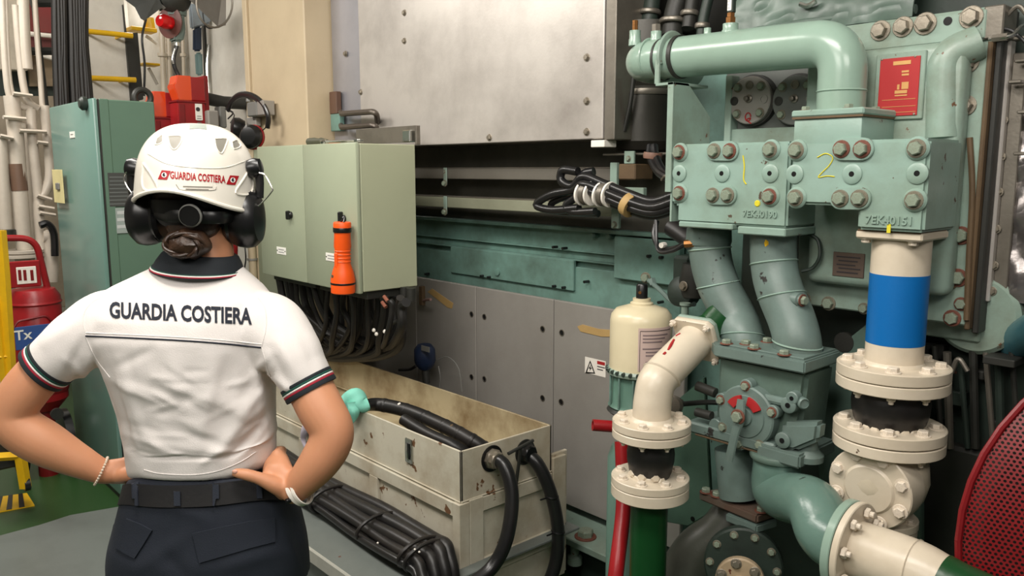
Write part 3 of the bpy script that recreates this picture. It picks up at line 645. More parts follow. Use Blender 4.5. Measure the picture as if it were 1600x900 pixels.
f = T.add('flange', lathe((XB2, YB2, z2b), (0, 0, 1), [(RF - .002, 0), (RF, .002), (RF, th - .002), (RF - .002, th)], 48), WHITEP); hang(T, f, (XB2, YB2, z2b), RF * .8, 8, .5)
zc3 = zz(765, 1395, YB2 - .06); rc = .101
T.add('body', lathe((XB2, YB2, z2b - .001), (0, 0, -1), [(.085, 0), (.095, .03), (.1, .08), (.09, .12), (.062, .155), (.06, .18)], 40), paint('yellowed_white_paint', (204, 192, 170), .35, .4, (150, 132, 106), chips=.12))
cv = T.add('cover', lathe((XB2, YB2 - .05, zc3), (0, -1, -.08), [(rc, -.03), (rc, .038), (rc - .003, .041), (.062, .041), (.056, .046), (0, .046)], 48), WHITEP)
for k in range(8):
    a_ = math.radians(22 + 45 * k); T.inst('bolt', BW, V((XB2 + math.cos(a_) * .083, YB2 - .091, zc3 - .003 + math.sin(a_) * .083)), (0, -1, -.08), .0135, k, parent=cv)
zb4 = z2b - .18
f = flange(T, (XB2, YB2, zb4 - .02), (0, 0, 1), .082, .02, WHITEP, bolts=6, bs=.009)
T.add('flange', lathe((XB2, YB2, zb4 - .045), (0, 0, 1), [(.08, 0), (.08, .022)], 40), WHITEP)
T.add('stub', cyl((XB2, YB2, zb4 - .045), (XB2, YB2, .25), .05, 30), DKGREEN)
# white elbow pipe running right at the bottom, with its teal feed elbow
YW = 1.74
fc = pt(1330, 856, Y=YW)
T = Thing('white_drain_pipe', 'flanged white pipe running to the lower right corner with a green end', 'pipe', fc)
flange(T, fc, (1, 0, 0), .108, .016, WHITEP, bolts=8, bmesh_=BWS, bs=.0125, off=.35)
LG = pt(1472, 882, Y=YW).x - fc.x
T.add('tube', tube([fc, fc + V((LG * .4, 0, 0)), fc + V((LG * .75, 0, -.002)), fc + V((LG, -.0, -.008))], [.066, .067, .066, .061], 40), WHITEP)
T.add('weld', lathe(fc + V((LG * .72, 0, -.002)), (1, 0, 0), [(.064, -.004), (.069, 0), (.064, .004)], 36), WHITEP)
T.add('green_end', tube([fc + V((LG, 0, -.008)), fc + V((LG + .06, 0, -.016)), fc + V((LG + .3, 0, -.04))], [.0625, .06, .06], 40), GRN_D, label='dark green painted end')
T = Thing('pump_outlet_pipe', 'teal elbow pipe from the pump to the white flange at bottom', 'pipe', pt(1215, 740, Y=1.86))
flange(T, fc + V((-.022, 0, 0)), (1, 0, 0), .108, .020, GREENP, bolts=0)
p0 = pt(1214, 726, Y=1.9)
T.add('tube', tube([p0 + V((0, 0, .03)), p0, p0 + V((.012, -.01, -.07)), fc + V((-.13, .06, .045)), fc + V((-.07, .015, .01)), fc + V((-.02, 0, 0))], [.062, .062, .063, .066, .068, .07], 36), paint('teal_pipe', (96, 124, 114), .25, .3, (70, 84, 74), chips=.25, chipcol=(40, 38, 34), chipscale=14))
T.add('top_collar', lathe(p0 + V((0, 0, .02)), (0, 0, 1), [(.07, 0), (.072, .004), (.072, .012), (.07, .016)], 30), PUMP)
# ------------------------------------------------------------------ grey pipes between block 1 and the pump
def welds(T, P, r, mat, at):
    S = smooth_path(P, 8)
    for f_, tilt in at:
        i = min(int(f_ * (len(S) - 1)), len(S) - 2); t = (S[i + 1] - S[i]).normalized()
        T.add('weld', lathe(S[i], t + V(tilt), [(r - .001, -.004), (r + .004, 0), (r - .001, .004)], 32), GREENB)
PA = [pt(1108, 355, Y=2.0), pt(1110, 400, Y=2.0), pt(1122, 445, Y=2.0), pt(1148, 495, Y=2.0), pt(1160, 525, Y=1.98), pt(1163, 552, Y=1.97)]
PB = [pt(1208, 355, Y=1.98), pt(1209, 410, Y=1.98), pt(1217, 450, Y=1.97), pt(1237, 500, Y=1.96), pt(1245, 530, Y=1.95), pt(1247, 555, Y=1.95)]
T = Thing('grey_elbow_pipe', 'left grey-green mitred pipe under block 1, with the green branch', 'pipe', PA[-1], 'grey mitred pipes')
T.add('tube', tube(PA, .060, 36), GREY_G)
welds(T, PA, .060, GREY_G, [(.16, (0, 0, 0)), (.42, (-.25, 0, 0)), (.82, (-.25, 0, 0))])
T.add('collar', lathe(PA[0] + V((0, 0, -.05)), (0, 0, 1), [(.063, 0), (.066, .01), (.064, .045), (.06, .05)], 36), GREY_G)
q = pt(1087, 380, Y=1.95)
T.add('sensor', tube([q, q + V((-.03, -.01, -.004))], .012, 8, smooth=0), BRASS)
T.add('sensor_cable', tube([q + V((-.03, -.01, -.004)), pt(1050, 392, Y=1.95), pt(1028, 390, Y=1.97), pt(1025, 345, Y=2.0)], .006, 8), BLACKC)
T = Thing('grey_elbow_pipe', 'right grey-green mitred pipe under block 1, with a yellow blot', 'pipe', PB[-1], 'grey mitred pipes')
T.add('tube', tube(PB, .061, 36), GREY_G)
welds(T, PB, .061, GREY_G, [(.2, (0, 0, 0)), (.45, (-.22, 0, 0)), (.85, (-.25, 0, 0))])
q = pt(1193, 380, Y=1.915); T.add('yellow_blot', lathe(q + V((0, .012, 0)), (-.2, -1, 0), [(.012, 0), (.010, .006), (0, .007)], 9), YEL)
q = pt(1240, 467, Y=1.94); T.add('side_stub', lathe(q, (1, -.2, 0), [(.018, -.02), (.018, .02), (.014, .022), (.014, .03)], 20), GREY_G); T.inst('bolt', BR, q + V((.028, -.006, 0)), (1, -.2, 0), .012)
# ------------------------------------------------------------------ pump / lever valve under the grey pipes
PX0, PX1 = -1.33, -.962
zts = pt(1262, 566, Y=1.85).z; zbs = pt(1262, 586, Y=1.85).z
T = Thing('lever_valve_unit', 'grey-green cast valve unit with round cover, red arc plates and lever', 'valve', (-1.15, 1.95, pt(1200, 735, Y=1.85).z))
sl = T.add('top_slab', prism([(PX0, 1.97), (-1.225, 1.85), (PX1, 1.85), (PX1, 2.04), (PX0, 2.04)], 'z', zbs, zts, .004), GREY_G)
T.add('top_gasket', box((-1.22, 1.862, zts), (PX1 - .01, 2.03, zts + .005), .001), GREY_G)
for px, py, Y in ((1165, 548, 1.9), (1178, 556, 1.87), (1262, 549, 2.0), (1135, 545, 1.87), (1225, 563, 1.865), (1198, 545, 1.97)):
    q = pt(px, py, Y=Y); T.inst('bolt', BR, (q.x, Y, zts + .004), (0, 0, 1), .013, px, parent=sl)
zpb = pt(1150, 695, Y=1.87).z
T.add('body', prism([(-1.235, zbs), (-1.24, zpb - .01), (PX1 - .03, zpb - .01), (PX1 - .01, zbs)], 'y', 1.885, 2.03, .012), PUMP)
cc = pt(1165, 650, Y=1.855); rc = .083
cvr = T.add('round_cover', lathe(cc + V((0, .03, 0)), (0, -1, 0), [(rc, 0), (rc, .03), (rc - .004, .034), (rc * .7, .034), (rc * .68, .037), (rc * .3, .037), (rc * .28, .043), (0, .043)], 48), GREY_G)
for k, a_ in enumerate((92, 20, -55, -100, 215, 160)):
    a_ = math.radians(a_); q = cc + V((math.cos(a_) * rc * .98, .012, math.sin(a_) * rc * .98))
    T.add('lug', lathe(q, (0, -1, 0), [(.019, -.012), (.019, .012), (.017, .014)], 16), GREY_G, cvr)
    T.inst('bolt', BR if k in (0, 1, 5) else BG, q + V((0, -.014, 0)), (0, -1, 0), .0105, k, parent=cvr)
for s, a0 in ((-1, 100), (1, 30)):
    pts = []
    for k in range(7): an = math.radians(a0 + k * 8 - (0 if s < 0 else 0)); pts.append((cc.x + math.cos(an) * .058, cc.z + math.sin(an) * .058))
    for k in range(6, -1, -1): an = math.radians(a0 + k * 8); pts.append((cc.x + math.cos(an) * .034, cc.z + math.sin(an) * .034))
    T.add('arc_plate', prism(pts, 'y', cc.y - .014, cc.y - .006, .001), REDPL, cvr, 'red arc-shaped plate')
lv = T.add('lever', tube([cc + V((0, -.026, .05)), cc + V((0, -.03, 0)), cc + V((-.008, -.034, -.04)), cc + V((-.022, -.036, -.12))], [.011, .016, .013, .013], 10, squash=(1, .55)), GREY_G)
T.inst('bolt', BR, cc + V((0, -.036, .006)), (0, -1, 0), .015, parent=lv)
for px, py, s in ((1232, 633, 1), (1223, 688, 1), (1238, 622, .8)):
    q = pt(px, py, Y=1.85); lg = T.add('lug', lathe(q + V((0, .02, 0)), (0, -1, 0), [(.021 * s, 0), (.021 * s, .022), (.018 * s, .024)], 20), GREY_G); T.add('lug_hole', cyl(q + V((0, -.005, 0)), q + V((0, .01, 0)), .007 * s, 12), BLK, lg)
T.add('lug_web', tube([pt(1196, 622, Y=1.87), pt(1232, 630, Y=1.87)], .012, 10, smooth=0), GREY_G)
q = pt(1118, 614, Y=1.86); T.add('stud', tube([q, q + V((-.06, -.0, .008))], .014, 12, smooth=0), DKM); q = pt(1112, 650, Y=1.86); T.add('stud', tube([q, q + V((-.05, 0, -.0))], .013, 12, smooth=0), DKM)
q = pt(1118, 665, Y=1.86); T.add('lug', lathe(q + V((0, .02, 0)), (0, -1, 0), [(.02, 0), (.02, .022), (.018, .024)], 18), GREY_G)
q = pt(1250, 627, Y=1.87); T.add('side_stud', lathe(q, (1, -.7, 0), [(.013, -.04), (.015, .02), (.012, .024), (.012, .02)], 16), GREY_G)
T.add('side_bracket', prism([(pt(1222, 660, Y=1.86).x, pt(1222, 660, Y=1.86).z), (pt(1282, 655, Y=1.86).x, pt(1282, 660, Y=1.86).z), (pt(1278, 690, Y=1.86).x, pt(1278, 690, Y=1.86).z), (pt(1242, 705, Y=1.86).x, pt(1242, 705, Y=1.86).z), (pt(1218, 700, Y=1.86).x, pt(1218, 700, Y=1.86).z)], 'y', 1.855, 1.9, .01), GREY_G)
q = pt(1262, 712, Y=1.9); T.add('foot', lathe(q, (0, 0, 1), [(.04, -.01), (.04, .005), (.025, .02), (.022, .05)], 20), GREY_G)
z0 = pt(1262, 738, Y=1.84).z; z1 = pt(1262, 716, Y=1.84).z
T.add('bottom_slab', prism([(pt(1182, 700, Y=1.84).x, 1.84), (PX1 + .005, 1.84), (PX1 + .005, 2.03), (pt(1182, 700, Y=1.84).x, 2.03)], 'z', z0, z1, .005), GREY_G)
z0b = pt(1170, 702, Y=1.85).z; z1b_ = pt(1170, 684, Y=1.85).z
T.add('bottom_slab', box((PX0 + .02, 1.85, z0b), (pt(1210, 700, Y=1.85).x, 2.0, z1b_), .005), GREY_G)
T.add('bottom_gasket', box((PX0 + .05, 1.852, z0b - .005), (pt(1190, 700, Y=1.85).x, 1.98, z0b), .001), BROWN)
# left leg of the pump: short chipped pipe with rusty flange and dark volute
T = Thing('suction_pipe', 'short chipped grey pipe with a rusty flange under the lever valve', 'pipe', pt(1155, 790, Y=1.95))
p0 = pt(1148, 700, Y=1.93); p1 = pt(1155, 775, Y=1.93)
T.add('tube', tube([p0, p1], .056, 32, smooth=0), GREY_G)
pr = [(pt(1094, 775, Y=1.9).x, 1.89), (pt(1190, 790, Y=1.89).x, 1.87), (pt(1200, 790, Y=1.89).x, 1.98), (pt(1120, 780, Y=1.9).x, 2.02)]
rf = T.add('rusty_flange', prism(pr, 'z', p1.z - .034, p1.z - .008, .005), paint('rusty_flange', (92, 84, 74), .55, .7, (88, 50, 34), chips=.3, chipcol=(100, 56, 38)))
T.add('lower_flange', prism([(pt(1135, 800, Y=1.88).x, 1.875), (pt(1186, 805, Y=1.88).x, 1.87), (pt(1195, 805, Y=1.88).x, 1.95), (pt(1140, 800, Y=1.9).x, 1.98)], 'z', p1.z - .062, p1.z - .038, .004), GREY_G)
for px, py in ((1103, 768), (1120, 775), (1190, 783)):
    q = pt(px, py, Y=1.9); T.inst('bolt', BR, (q.x, q.y, p1.z - .008), (0, 0, 1), .013, parent=rf)
T = Thing('pump_volute', 'dark curved pump casing at the bottom under the rusty flange', 'pump', pt(1100, 900, Y=1.9))
T.add('casing', tube([pt(1150, 800, Y=1.98), pt(1125, 835, Y=1.95), pt(1090, 870, Y=1.92), pt(1070, 930, Y=1.9), pt(1075, 1010, Y=1.9)], [.062, .068, .08, .095, .11], 30), paint('dark_pump_paint', (70, 72, 64), .4, .5, (34, 34, 30), chips=.1))
c = pt(1160, 892, Y=1.82)
f1 = T.add('dark_flange', lathe(c, (.55, -1, .1), [(.105, -.06), (.105, -.035), (.100, -.03), (.06, -.03)], 44), DKGREEN)
u, w_ = frame_of(V((.55, -1, .1)))
for k in range(10):
    a_ = k * math.pi / 5; T.inst('bolt', BG, c + (u * math.cos(a_) + w_ * math.sin(a_)) * .088 + V((.55, -1, .1)).normalized() * -.03, (.55, -1, .1), .0085, k, parent=f1)
f2 = T.add('small_flange', lathe(c + V((.012, -.03, -.014)), (.55, -1, .1), [(.064, -.012), (.064, .004), (.06, .008), (.02, .008), (.02, .02), (0, .022)], 40), paint('aged_cream_flange', (172, 152, 124), .4, .5, (110, 88, 64), chips=.1))
for k in range(6):
    a_ = k * math.pi / 3 + .3; T.inst('bolt', BS, c + V((.012, -.03, -.014)) + (u * math.cos(a_) + w_ * math.sin(a_)) * .05 + V((.55, -1, .1)).normalized() * .008, (.55, -1, .1), .0105, k, parent=f2)
T = Thing('green_web_plate', 'dark green sheet web left of the short rusty-flanged pipe', 'plate', pt(1080, 820, Y=2.05))
T.add('plate', prism([(pt(x, y, Y=2.06).x, pt(x, y, Y=2.06).z) for x, y in ((1040, 640), (1100, 590), (1110, 780), (1128, 790), (1075, 822), (1020, 812))], 'y', 2.06, 2.075, .002), paint('web_green', (88, 118, 102), .4, .4, (50, 58, 50)))
T.add('bolt_hole', cyl(pt(1082, 811, Y=2.058), pt(1082, 811, Y=2.058) + V((0, .01, 0)), .008, 12), BLK)
# ------------------------------------------------------------------ left white pipe assembly
YL = 1.70; XL = pt(1017, 700, Y=YL).x
def zl(py, px=1016): return pt(px, py, Y=YL).z
f1t, f1b, f2t, f2b = zl(655), zl(681), zl(743, 1019), zl(773, 1019)
th = (f1t - f1b) / 2 - .001; RFL = .106
pe = pt(1086, 533, X=XL); pk = pt(1030, 590, X=XL)
T = Thing('white_elbow_pipe', 'glossy cream white elbow pipe with red mark and a square top flange', 'pipe', (XL, YL, f1b))
flange(T, (XL, YL, f1t - th), (0, 0, 1), RFL, th, WHITEP, bolts=8, bs=.0115, off=.5)
dirn = (pe - pk).normalized()
path = [V((XL, YL, f1t - .005)), V((XL, YL, f1t + .03)), V((XL, YL + .004, f1t + .06)), pk + V((0, -.012, -.012)), pk + dirn * .03, pk + dirn * .09, pe]
T.add('tube', tube(path, .0515, 40), WHITEP)
T.add('weld', lathe(pk + dirn * .012, dirn + V((0, -.1, .35)), [(.053, -.004), (.0565, 0), (.053, .004)], 36), WHITEP)
T.add('weld', lathe((XL, YL, f1t), (0, 0, 1), [(.06, 0), (.057, .005), (.052, .01)], 36), WHITEP)
for (px, py), (px2, py2) in (((1052, 530), (1043, 549)), ((1057, 524), (1060, 521)), ((1040, 549), (1037, 552))):
    a = pt(px, py, X=XL + .03); b_ = pt(px2, py2, X=XL + .03)
    e1 = V((0, 1, -1)).normalized(); n_ = (EYE - a).normalized()
def on_tube(px, py, axis_p, axis_d, r):
    """nearest point where the line of sight meets a round pipe"""
    d = ray(px, py).normalized(); a = axis_d.normalized(); m = EYE - axis_p
    dd = d - a * d.dot(a); mm = m - a * m.dot(a); A = dd.dot(dd); B = 2 * dd.dot(mm); Cc = mm.dot(mm) - r * r
    disc = B * B - 4 * A * Cc
    if disc < 0: disc = 0
    return EYE + d * ((-B - math.sqrt(disc)) / (2 * A))
T.add('red_mark', tube([on_tube(1053, 531, pk, dirn, .052), on_tube(1048, 540, pk, dirn, .052), on_tube(1044, 547, pk, dirn, .052)], [.0035, .005, .003], 7, smooth=3), REDPL, label='red exclamation mark')
T.add('red_mark', tube([on_tube(1040, 551, pk, dirn, .052), on_tube(1037, 554, pk, dirn, .052)], .004, 7, smooth=0), REDPL)
T.add('red_mark', tube([on_tube(1063, 521, pk, dirn, .052), on_tube(1056, 525, pk, dirn, .052)], .0028, 7, smooth=0), REDPL)
u, w_ = frame_of(dirn)     # u is level, w_ lies across
def sqflange(T, c, n_, half, t, mat, name, rot=0):
    u, w_ = frame_of(n_); pts = []
    b = bmesh.new(); lo = []; hi = []
    for k in range(4):
        a_ = math.pi / 4 + k * math.pi / 2 + rot
        for da in (-.12, .12):
            p = u * math.cos(a_ + da) * half * 1.32 + w_ * math.sin(a_ + da) * half * 1.32
            lo.append(b.verts.new(c + p)); hi.append(b.verts.new(c + p + V(n_).normalized() * t))
    n = len(lo); b.faces.new(lo); b.faces.new(hi[::-1])
    for i in range(n): b.faces.new((lo[i], lo[(i + 1) % n], hi[(i + 1) % n], hi[i]))
    bmesh.ops.recalc_face_normals(b, faces=b.faces); bmesh.ops.bevel(b, geom=b.edges[:], offset=.002, segments=1, affect='EDGES')
    return T.add(name, b, mat)
sf = sqflange(T, pe, dirn, .064, .018, WHITEP, 'square_flange')
for sx, sy in ((-1, -1), (1, -1), (-1, 1), (1, 1)):
    T.inst('bolt', BWS, pe + u * .056 * sx + w_ * .056 * sy, -dirn, .0105, .3, parent=sf)
T = Thing('green_branch_pipe', 'dark green stub pipe joining the white elbow to the grey pipe', 'pipe', pe + dirn * .03)
sqflange(T, pe + dirn * .019, dirn, .064, .012, GREEN, 'square_flange')
T.add('tube', tube([pe + dirn * .028, pe + dirn * .05, pe + dirn * .075 + V((.01, 0, 0)), pt(1132, 490, Y=1.975)], .046, 32, smooth=4), GRN_D)
T = Thing('expansion_joint', 'smaller black rubber expansion joint below the white elbow pipe', 'rubber joint', (XL, YL, f2b), 'black rubber expansion joints')
f = T.add('flange', lathe((XL, YL, f1b), (0, 0, 1), [(RFL - .002, 0), (RFL, .002), (RFL, th - .002), (RFL - .002, th)], 48), WHITEP); hang(T, f, (XL, YL, f1b), RFL * .8, 8, .5, s=.0095)
h = f1b - f2t
T.add('bellows', lathe((XL, YL, f2t), (0, 0, 1), [(.052, 0), (.058, h * .12), (.064, h * .4), (.065, h * .6), (.06, h * .85), (.054, h)], 40), BLACK)
for k in range(7):
    a_ = math.radians(228 + k * 19); T.add('paint_splash', lathe((XL + math.cos(a_) * .056, YL + math.sin(a_) * .056, f2t + .012 * (k % 2)), (math.cos(a_), math.sin(a_), .1), [(.013, 0), (.009, .004), (0, .0045)], 6), WHITEP)
f = flange(T, (XL, YL, f2t - th), (0, 0, 1), RFL, th, WHITEP, bolts=8, bs=.0115, off=.5)
T = Thing('green_riser_pipe', 'dark green vertical pipe under the left white flanges', 'pipe', (XL, YL, 0))
th2 = f2t - th - .001 - f2b
f = T.add('flange', lathe((XL, YL, f2b), (0, 0, 1), [(RFL - .002, 0), (RFL, .002), (RFL, th2 - .002), (RFL - .002, th2)], 48), WHITEP); hang(T, f, (XL, YL, f2b), RFL * .62, 6, .5, mesh=BW, s=.013)
T.add('neck', lathe((XL, YL, f2b), (0, 0, -1), [(.06, 0), (.058, .012), (.052, .02)], 32), WHITEP)
T.add('tube', cyl((XL, YL, 0.0), (XL, YL, f2b - .015), .0505, 36), GRN_D)
T = Thing('red_pipe', 'slanting red pipe going down beside the dark green pipe', 'pipe', pt(955, 990, Y=1.68))
T.add('tube', tube([pt(972, 690, Y=1.82), pt(974, 790, Y=1.78), pt(962, 900, Y=1.68), pt(945, 1060, Y=1.62)], .0225, 18), REDP)
T = Thing('red_pipe_stub', 'short open-ended red pipe beside the left white flange', 'pipe', pt(922, 663, Y=1.86))
a = pt(926, 664, Y=1.84); b_ = pt(975, 668, Y=1.92)
T.add('tube', lathe(a, b_ - a, [(.013, .02), (.0135, 0), (.0185, 0), (.0185, (b_ - a).length)], 24, cap=False), REDP)
T.add('bore', lathe(a + (b_ - a) * .12, b_ - a, [(.014, 0), (.014, .002)], 20), DKM)
T = Thing('teal_standpipe', 'teal rounded column behind the red pipe, below the canister', 'column', pt(975, 990, Y=1.92))
q = pt(978, 700, Y=1.93); T.add('tube', lathe((q.x, q.y, 0), (0, 0, 1), [(.058, 0), (.058, q.z - .03), (.045, q.z + .01), (0, q.z + .02)], 30), paint('teal_column', (100, 130, 118), .35, .2, (80, 100, 90)))
# ------------------------------------------------------------------ cream canister
YCN = 1.985; XC = pt(1001, 540, Y=YCN).x; rcn = .098
q = pt(1000, 478, Y=YCN); zct = q.z; zcb = pt(1000, 583, Y=YCN - .06).z
T = Thing('filter_canister', 'cream filter canister with a printed label and black cap', 'canister', (XC, YCN, zcb - .1))
T.add('shell', lathe((XC, YCN, zcb), (0, 0, 1), [(rcn, 0), (rcn, zct - zcb - .045), (rcn * .96, zct - zcb - .025), (rcn * .82, zct - zcb - .008), (rcn * .3, zct - zcb + .008), (0, zct - zcb + .008)], 56), CREAM)
T.add('collar', lathe((XC, YCN, zct + .004), (0, 0, 1), [(.036, 0), (.036, .008), (.028, .012), (.028, .022), (0, .022)], 32), CREAM)
cp = T.add('cap', lathe((XC, YCN, zct + .026), (0, 0, 1), [(.018, 0), (.018, .04), (.015, .045), (0, .045)], 20), BLK)
T.add('cap_screw', cyl((XC + .006, YCN - .017, zct + .046), (XC + .008, YCN - .02, zct + .046), .005, 10), BRASS, cp)
# curved printed label
def curved(cx, cy, r, a0, a1, z0, z1, t=.0008, n=14):
    b = bmesh.new(); A = []
    for k in range(n + 1):
        a_ = a0 + (a1 - a0) * k / n; A.append([b.verts.new((cx + math.cos(a_) * R_, cy + math.sin(a_) * R_, z)) for R_, z in ((r, z0), (r + t, z0), (r + t, z1), (r, z1))])
    for P, Q in zip(A, A[1:]):
        for i in range(4): b.faces.new((P[i], Q[i], Q[(i + 1) % 4], P[(i + 1) % 4]))
    b.faces.new(A[0]); b.faces.new(A[-1][::-1]); bmesh.ops.recalc_face_normals(b, faces=b.faces); return b
la = math.atan2(-YCN, -XC)   # towards the viewer
zl1 = pt(1015, 516, Y=YCN - .08).z; zl0 = pt(1015, 585, Y=YCN - .08).z
lb = T.add('label_plate', curved(XC, YCN, rcn, la - .08, la + 1.15, zl0, zl1), PAPER, label='pinkish printed label')
T.add('border', curved(XC, YCN, rcn + .0006, la - .02, la + 1.1, zl1 - .010, zl1 - .008), DKPRINT, lb); T.add('border', curved(XC, YCN, rcn + .0006, la - .03, la - .015, zl0, zl1 - .01), DKPRINT, lb)
for k in range(11):
    zz_ = zl1 - .02 - k * .0105
    if k in (3, 7): continue
    T.add('text_line', curved(XC, YCN, rcn + .0006, la + .06 + (.1 if k > 4 else 0), la + .95 - .12 * (k % 3), zz_ - .0045, zz_), paint('print_grey', (126, 110, 110), .7, 0, bump=0), lb)
T.add('clamp_ring', lathe((XC, YCN, zcb - .006), (0, 0, 1), [(rcn - .005, -.012), (rcn + .007, -.010), (rcn + .009, 0), (rcn + .004, .008), (rcn - .01, .008)], 40), GREEN)
for k in range(16):
    a_ = la - 1.6 + k * .22; T.add('clamp_tooth', lathe((XC + math.cos(a_) * (rcn + .006), YCN + math.sin(a_) * (rcn + .006), zcb - .004), (math.cos(a_), math.sin(a_), 0), [(.007, -.004), (.006, .006), (0, .007)], 8), DKGREEN)
T.add('base', lathe((XC, YCN, zcb - .13), (0, 0, 1), [(rcn - .004, 0), (rcn + .002, .008), (rcn - .006, .02), (rcn - .008, .118)], 40), paint('teal_base', (92, 126, 112), .35, .3, (60, 76, 66)))
T.add('foot_ring', lathe((XC, YCN, zcb - .145), (0, 0, 1), [(rcn - .0, 0), (rcn + .006, .006), (rcn - .002, .016)], 40), DKM)
for k in range(5):
    a_ = la - 1.2 + k * .5; T.add('rib', box(V((XC + math.cos(a_) * rcn - .003, YCN + math.sin(a_) * rcn - .003, zcb - .12)), V((XC + math.cos(a_) * rcn + .003, YCN + math.sin(a_) * rcn + .003, zcb - .02)), .001), TEAL)
q = pt(1056, 632, Y=1.9)
T = Thing('drain_cock', 'small dirty steel drain cock between the elbow pipe and lever valve', 'drain cock', q)
T.add('stem', tube([q, q + V((.06, .1, 0)), q + V((.14, .12, .0))], .008, 8), DKM)
T.add('knob', lathe(q, (.2, -1, .1), [(.014, -.03), (.014, .0), (.026, .002), (.029, .012), (.024, .022), (0, .026)], 12), STEELD)
# small pipe elbows and fittings between crankcase and grey pipes
T = Thing('oil_pipe', 'thin green oil pipe sloping down behind the canister cap', 'pipe', pt(1045, 478, Y=2.25))
T.add('tube', tube([pt(1012, 437, Y=2.3), pt(1030, 452, Y=2.27), pt(1050, 471, Y=2.25), pt(1066, 476, Y=2.22), pt(1085, 475, Y=2.2)], .0085, 10), GREY_G)
T.inst('bolt', BG, pt(1009, 434, Y=2.3), (.2, -1, 0), .015); T.add('union', lathe(pt(1020, 441, Y=2.29), (.6, -.3, -1), [(.013, -.012), (.013, .012)], 6), GREY_G)
T = Thing('fuel_rack_unit', 'cluster of dark green castings and studs left of the grey pipes', 'casting', pt(1060, 470, Y=2.2))
T.add('casting', fbox(1050, 400, 1075, 470, 2.2, 2.3, .01), DKGREEN)
T.add('casting', lathe(pt(1062, 455, Y=2.18), (0, -1, .2), [(.05, -.05), (.05, 0), (.03, .012), (0, .014)], 24), DKGREEN)
T.inst('bolt', BS, pt(1068, 447, Y=2.15), (0, -1, 0), .012); T.add('casting', lathe(pt(1085, 440, Y=2.2), (0, 0, 1), [(.04, -.05), (.05, 0), (.04, .06)], 20), DKM)
T.add('post', lathe(pt(1070, 492, Y=2.15), (0, 0, 1), [(.012, -.03), (.012, .03), (.018, .032), (.018, .04)], 12), GREEN)
# ------------------------------------------------------------------ black cable bundle with steel bands
T = Thing('cable_bundle', 'bundle of glossy black cables with white bands before the rails', 'cables', pt(930, 310, Y=2.12))
Yb = 2.13
trunk = [(912, 290), (945, 302), (985, 318), (1020, 326), (1055, 316)]
for k, (dy, dz, r_) in enumerate(((0, -14, .016), (.02, -4, .016), (-.02, -2, .015), (-.015, 7, .014), (.015, 12, .013))):
    Pq = [pt(x, y + dz * (1 if x < 1000 else .8 + .05 * k), Y=Yb + dy) for x, y in trunk]
    lead = {0: [pt(903, 268, Y=Yb), pt(880, 266, Y=Yb), pt(877, 282, Y=Yb), pt(895, 291, Y=Yb)], 1: [pt(928, 268, Y=Yb + .03), pt(912, 272, Y=Yb + .02), pt(908, 284, Y=Yb + .02)], 2: [pt(905, 325, Y=Yb), pt(862, 328, Y=Yb), pt(838, 320, Y=Yb), pt(862, 304, Y=Yb), pt(895, 297, Y=Yb)], 3: [pt(930, 330, Y=Yb), pt(895, 331, Y=Yb), pt(884, 322, Y=Yb), pt(900, 308, Y=Yb)], 4: [pt(935, 334, Y=Yb + .03), pt(870, 330, Y=Yb + .03), pt(862, 318, Y=Yb + .03), pt(888, 306, Y=Yb + .03)]}[k]
    T.add('cable', tube(lead + Pq, r_, 12, smooth=6), BLACKC)
for (x, y), ang in (((918, 302), 0), ((946, 304), .05)):
    for dxx in (-7, 7):
        T.add('white_band', lathe(pt(x + dxx, y, Y=Yb), (1, 0, -.15), [(.044, -.004), (.045, 0), (.044, .004)], 28), WHT)
    T.add('clamp_band', lathe(pt(x, y, Y=Yb), (1, 0, -.15), [(.042, -.01), (.0425, 0), (.042, .01)], 28), STEELD)
T.add('clamp_band', lathe(pt(984, 320, Y=Yb), (1, 0, -.5), [(.041, -.014), (.043, -.01), (.042, 0), (.043, .01), (.041, .014)], 28), TAN)
T = Thing('cable_pair', 'two black cables with a brown tie left of the green bracket', 'cables', pt(1030, 260, Y=2.1))
for k in range(2): T.add('cable', tube([pt(1016 + 6 * k, 228, Y=2.16), pt(1016 + 9 * k, 245, Y=2.14), pt(1028 + 8 * k, 268, Y=2.1), pt(1046 + 4 * k, 280, Y=2.05)], .013, 10), BLACKC)
T.add('tie', lathe(pt(1020, 243, Y=2.145), (.1, 0, 1), [(.03, -.01), (.032, 0), (.03, .01)], 20), paint('brown_tie', (130, 98, 84), .5, .3))
T.add('steel_tie', tube([pt(1034, 281, Y=2.05), pt(1040, 275, Y=2.02), pt(1047, 285, Y=2.02), pt(1058, 330, Y=2.05)], .005, 6), STEELD)
T = Thing('sensor_cable', 'thin looped black cable with white connector left of the grey pipes', 'cable', pt(1040, 385, Y=2.05))
T.add('cable', tube([pt(1026, 345, Y=2.08), pt(1022, 368, Y=2.06), pt(1032, 388, Y=2.04), pt(1055, 388, Y=2.03), pt(1078, 376, Y=2.0)], .009, 10), BLACKC)
T.add('connector', lathe(pt(1036, 383, Y=2.03), (0, -1, 0), [(.009, -.01), (.010, 0), (.009, .01)], 8), WHT)
T.add('gaiter', tube([pt(1050, 355, Y=2.1), pt(1075, 372, Y=2.08), pt(1100, 390, Y=2.05)], .03, 14), BLACK)
# hose loop right of grey pipes
T = Thing('drain_hose', 'thin dark looped hose right of the right grey pipe', 'hose', pt(1275, 430, Y=2.04))
T.add('hose', tube([pt(1262, 365, Y=2.04), pt(1278, 375, Y=2.035), pt(1281, 400, Y=2.03), pt(1270, 418, Y=2.03), pt(1252, 424, Y=2.02)], .005, 8), DKGREEN)
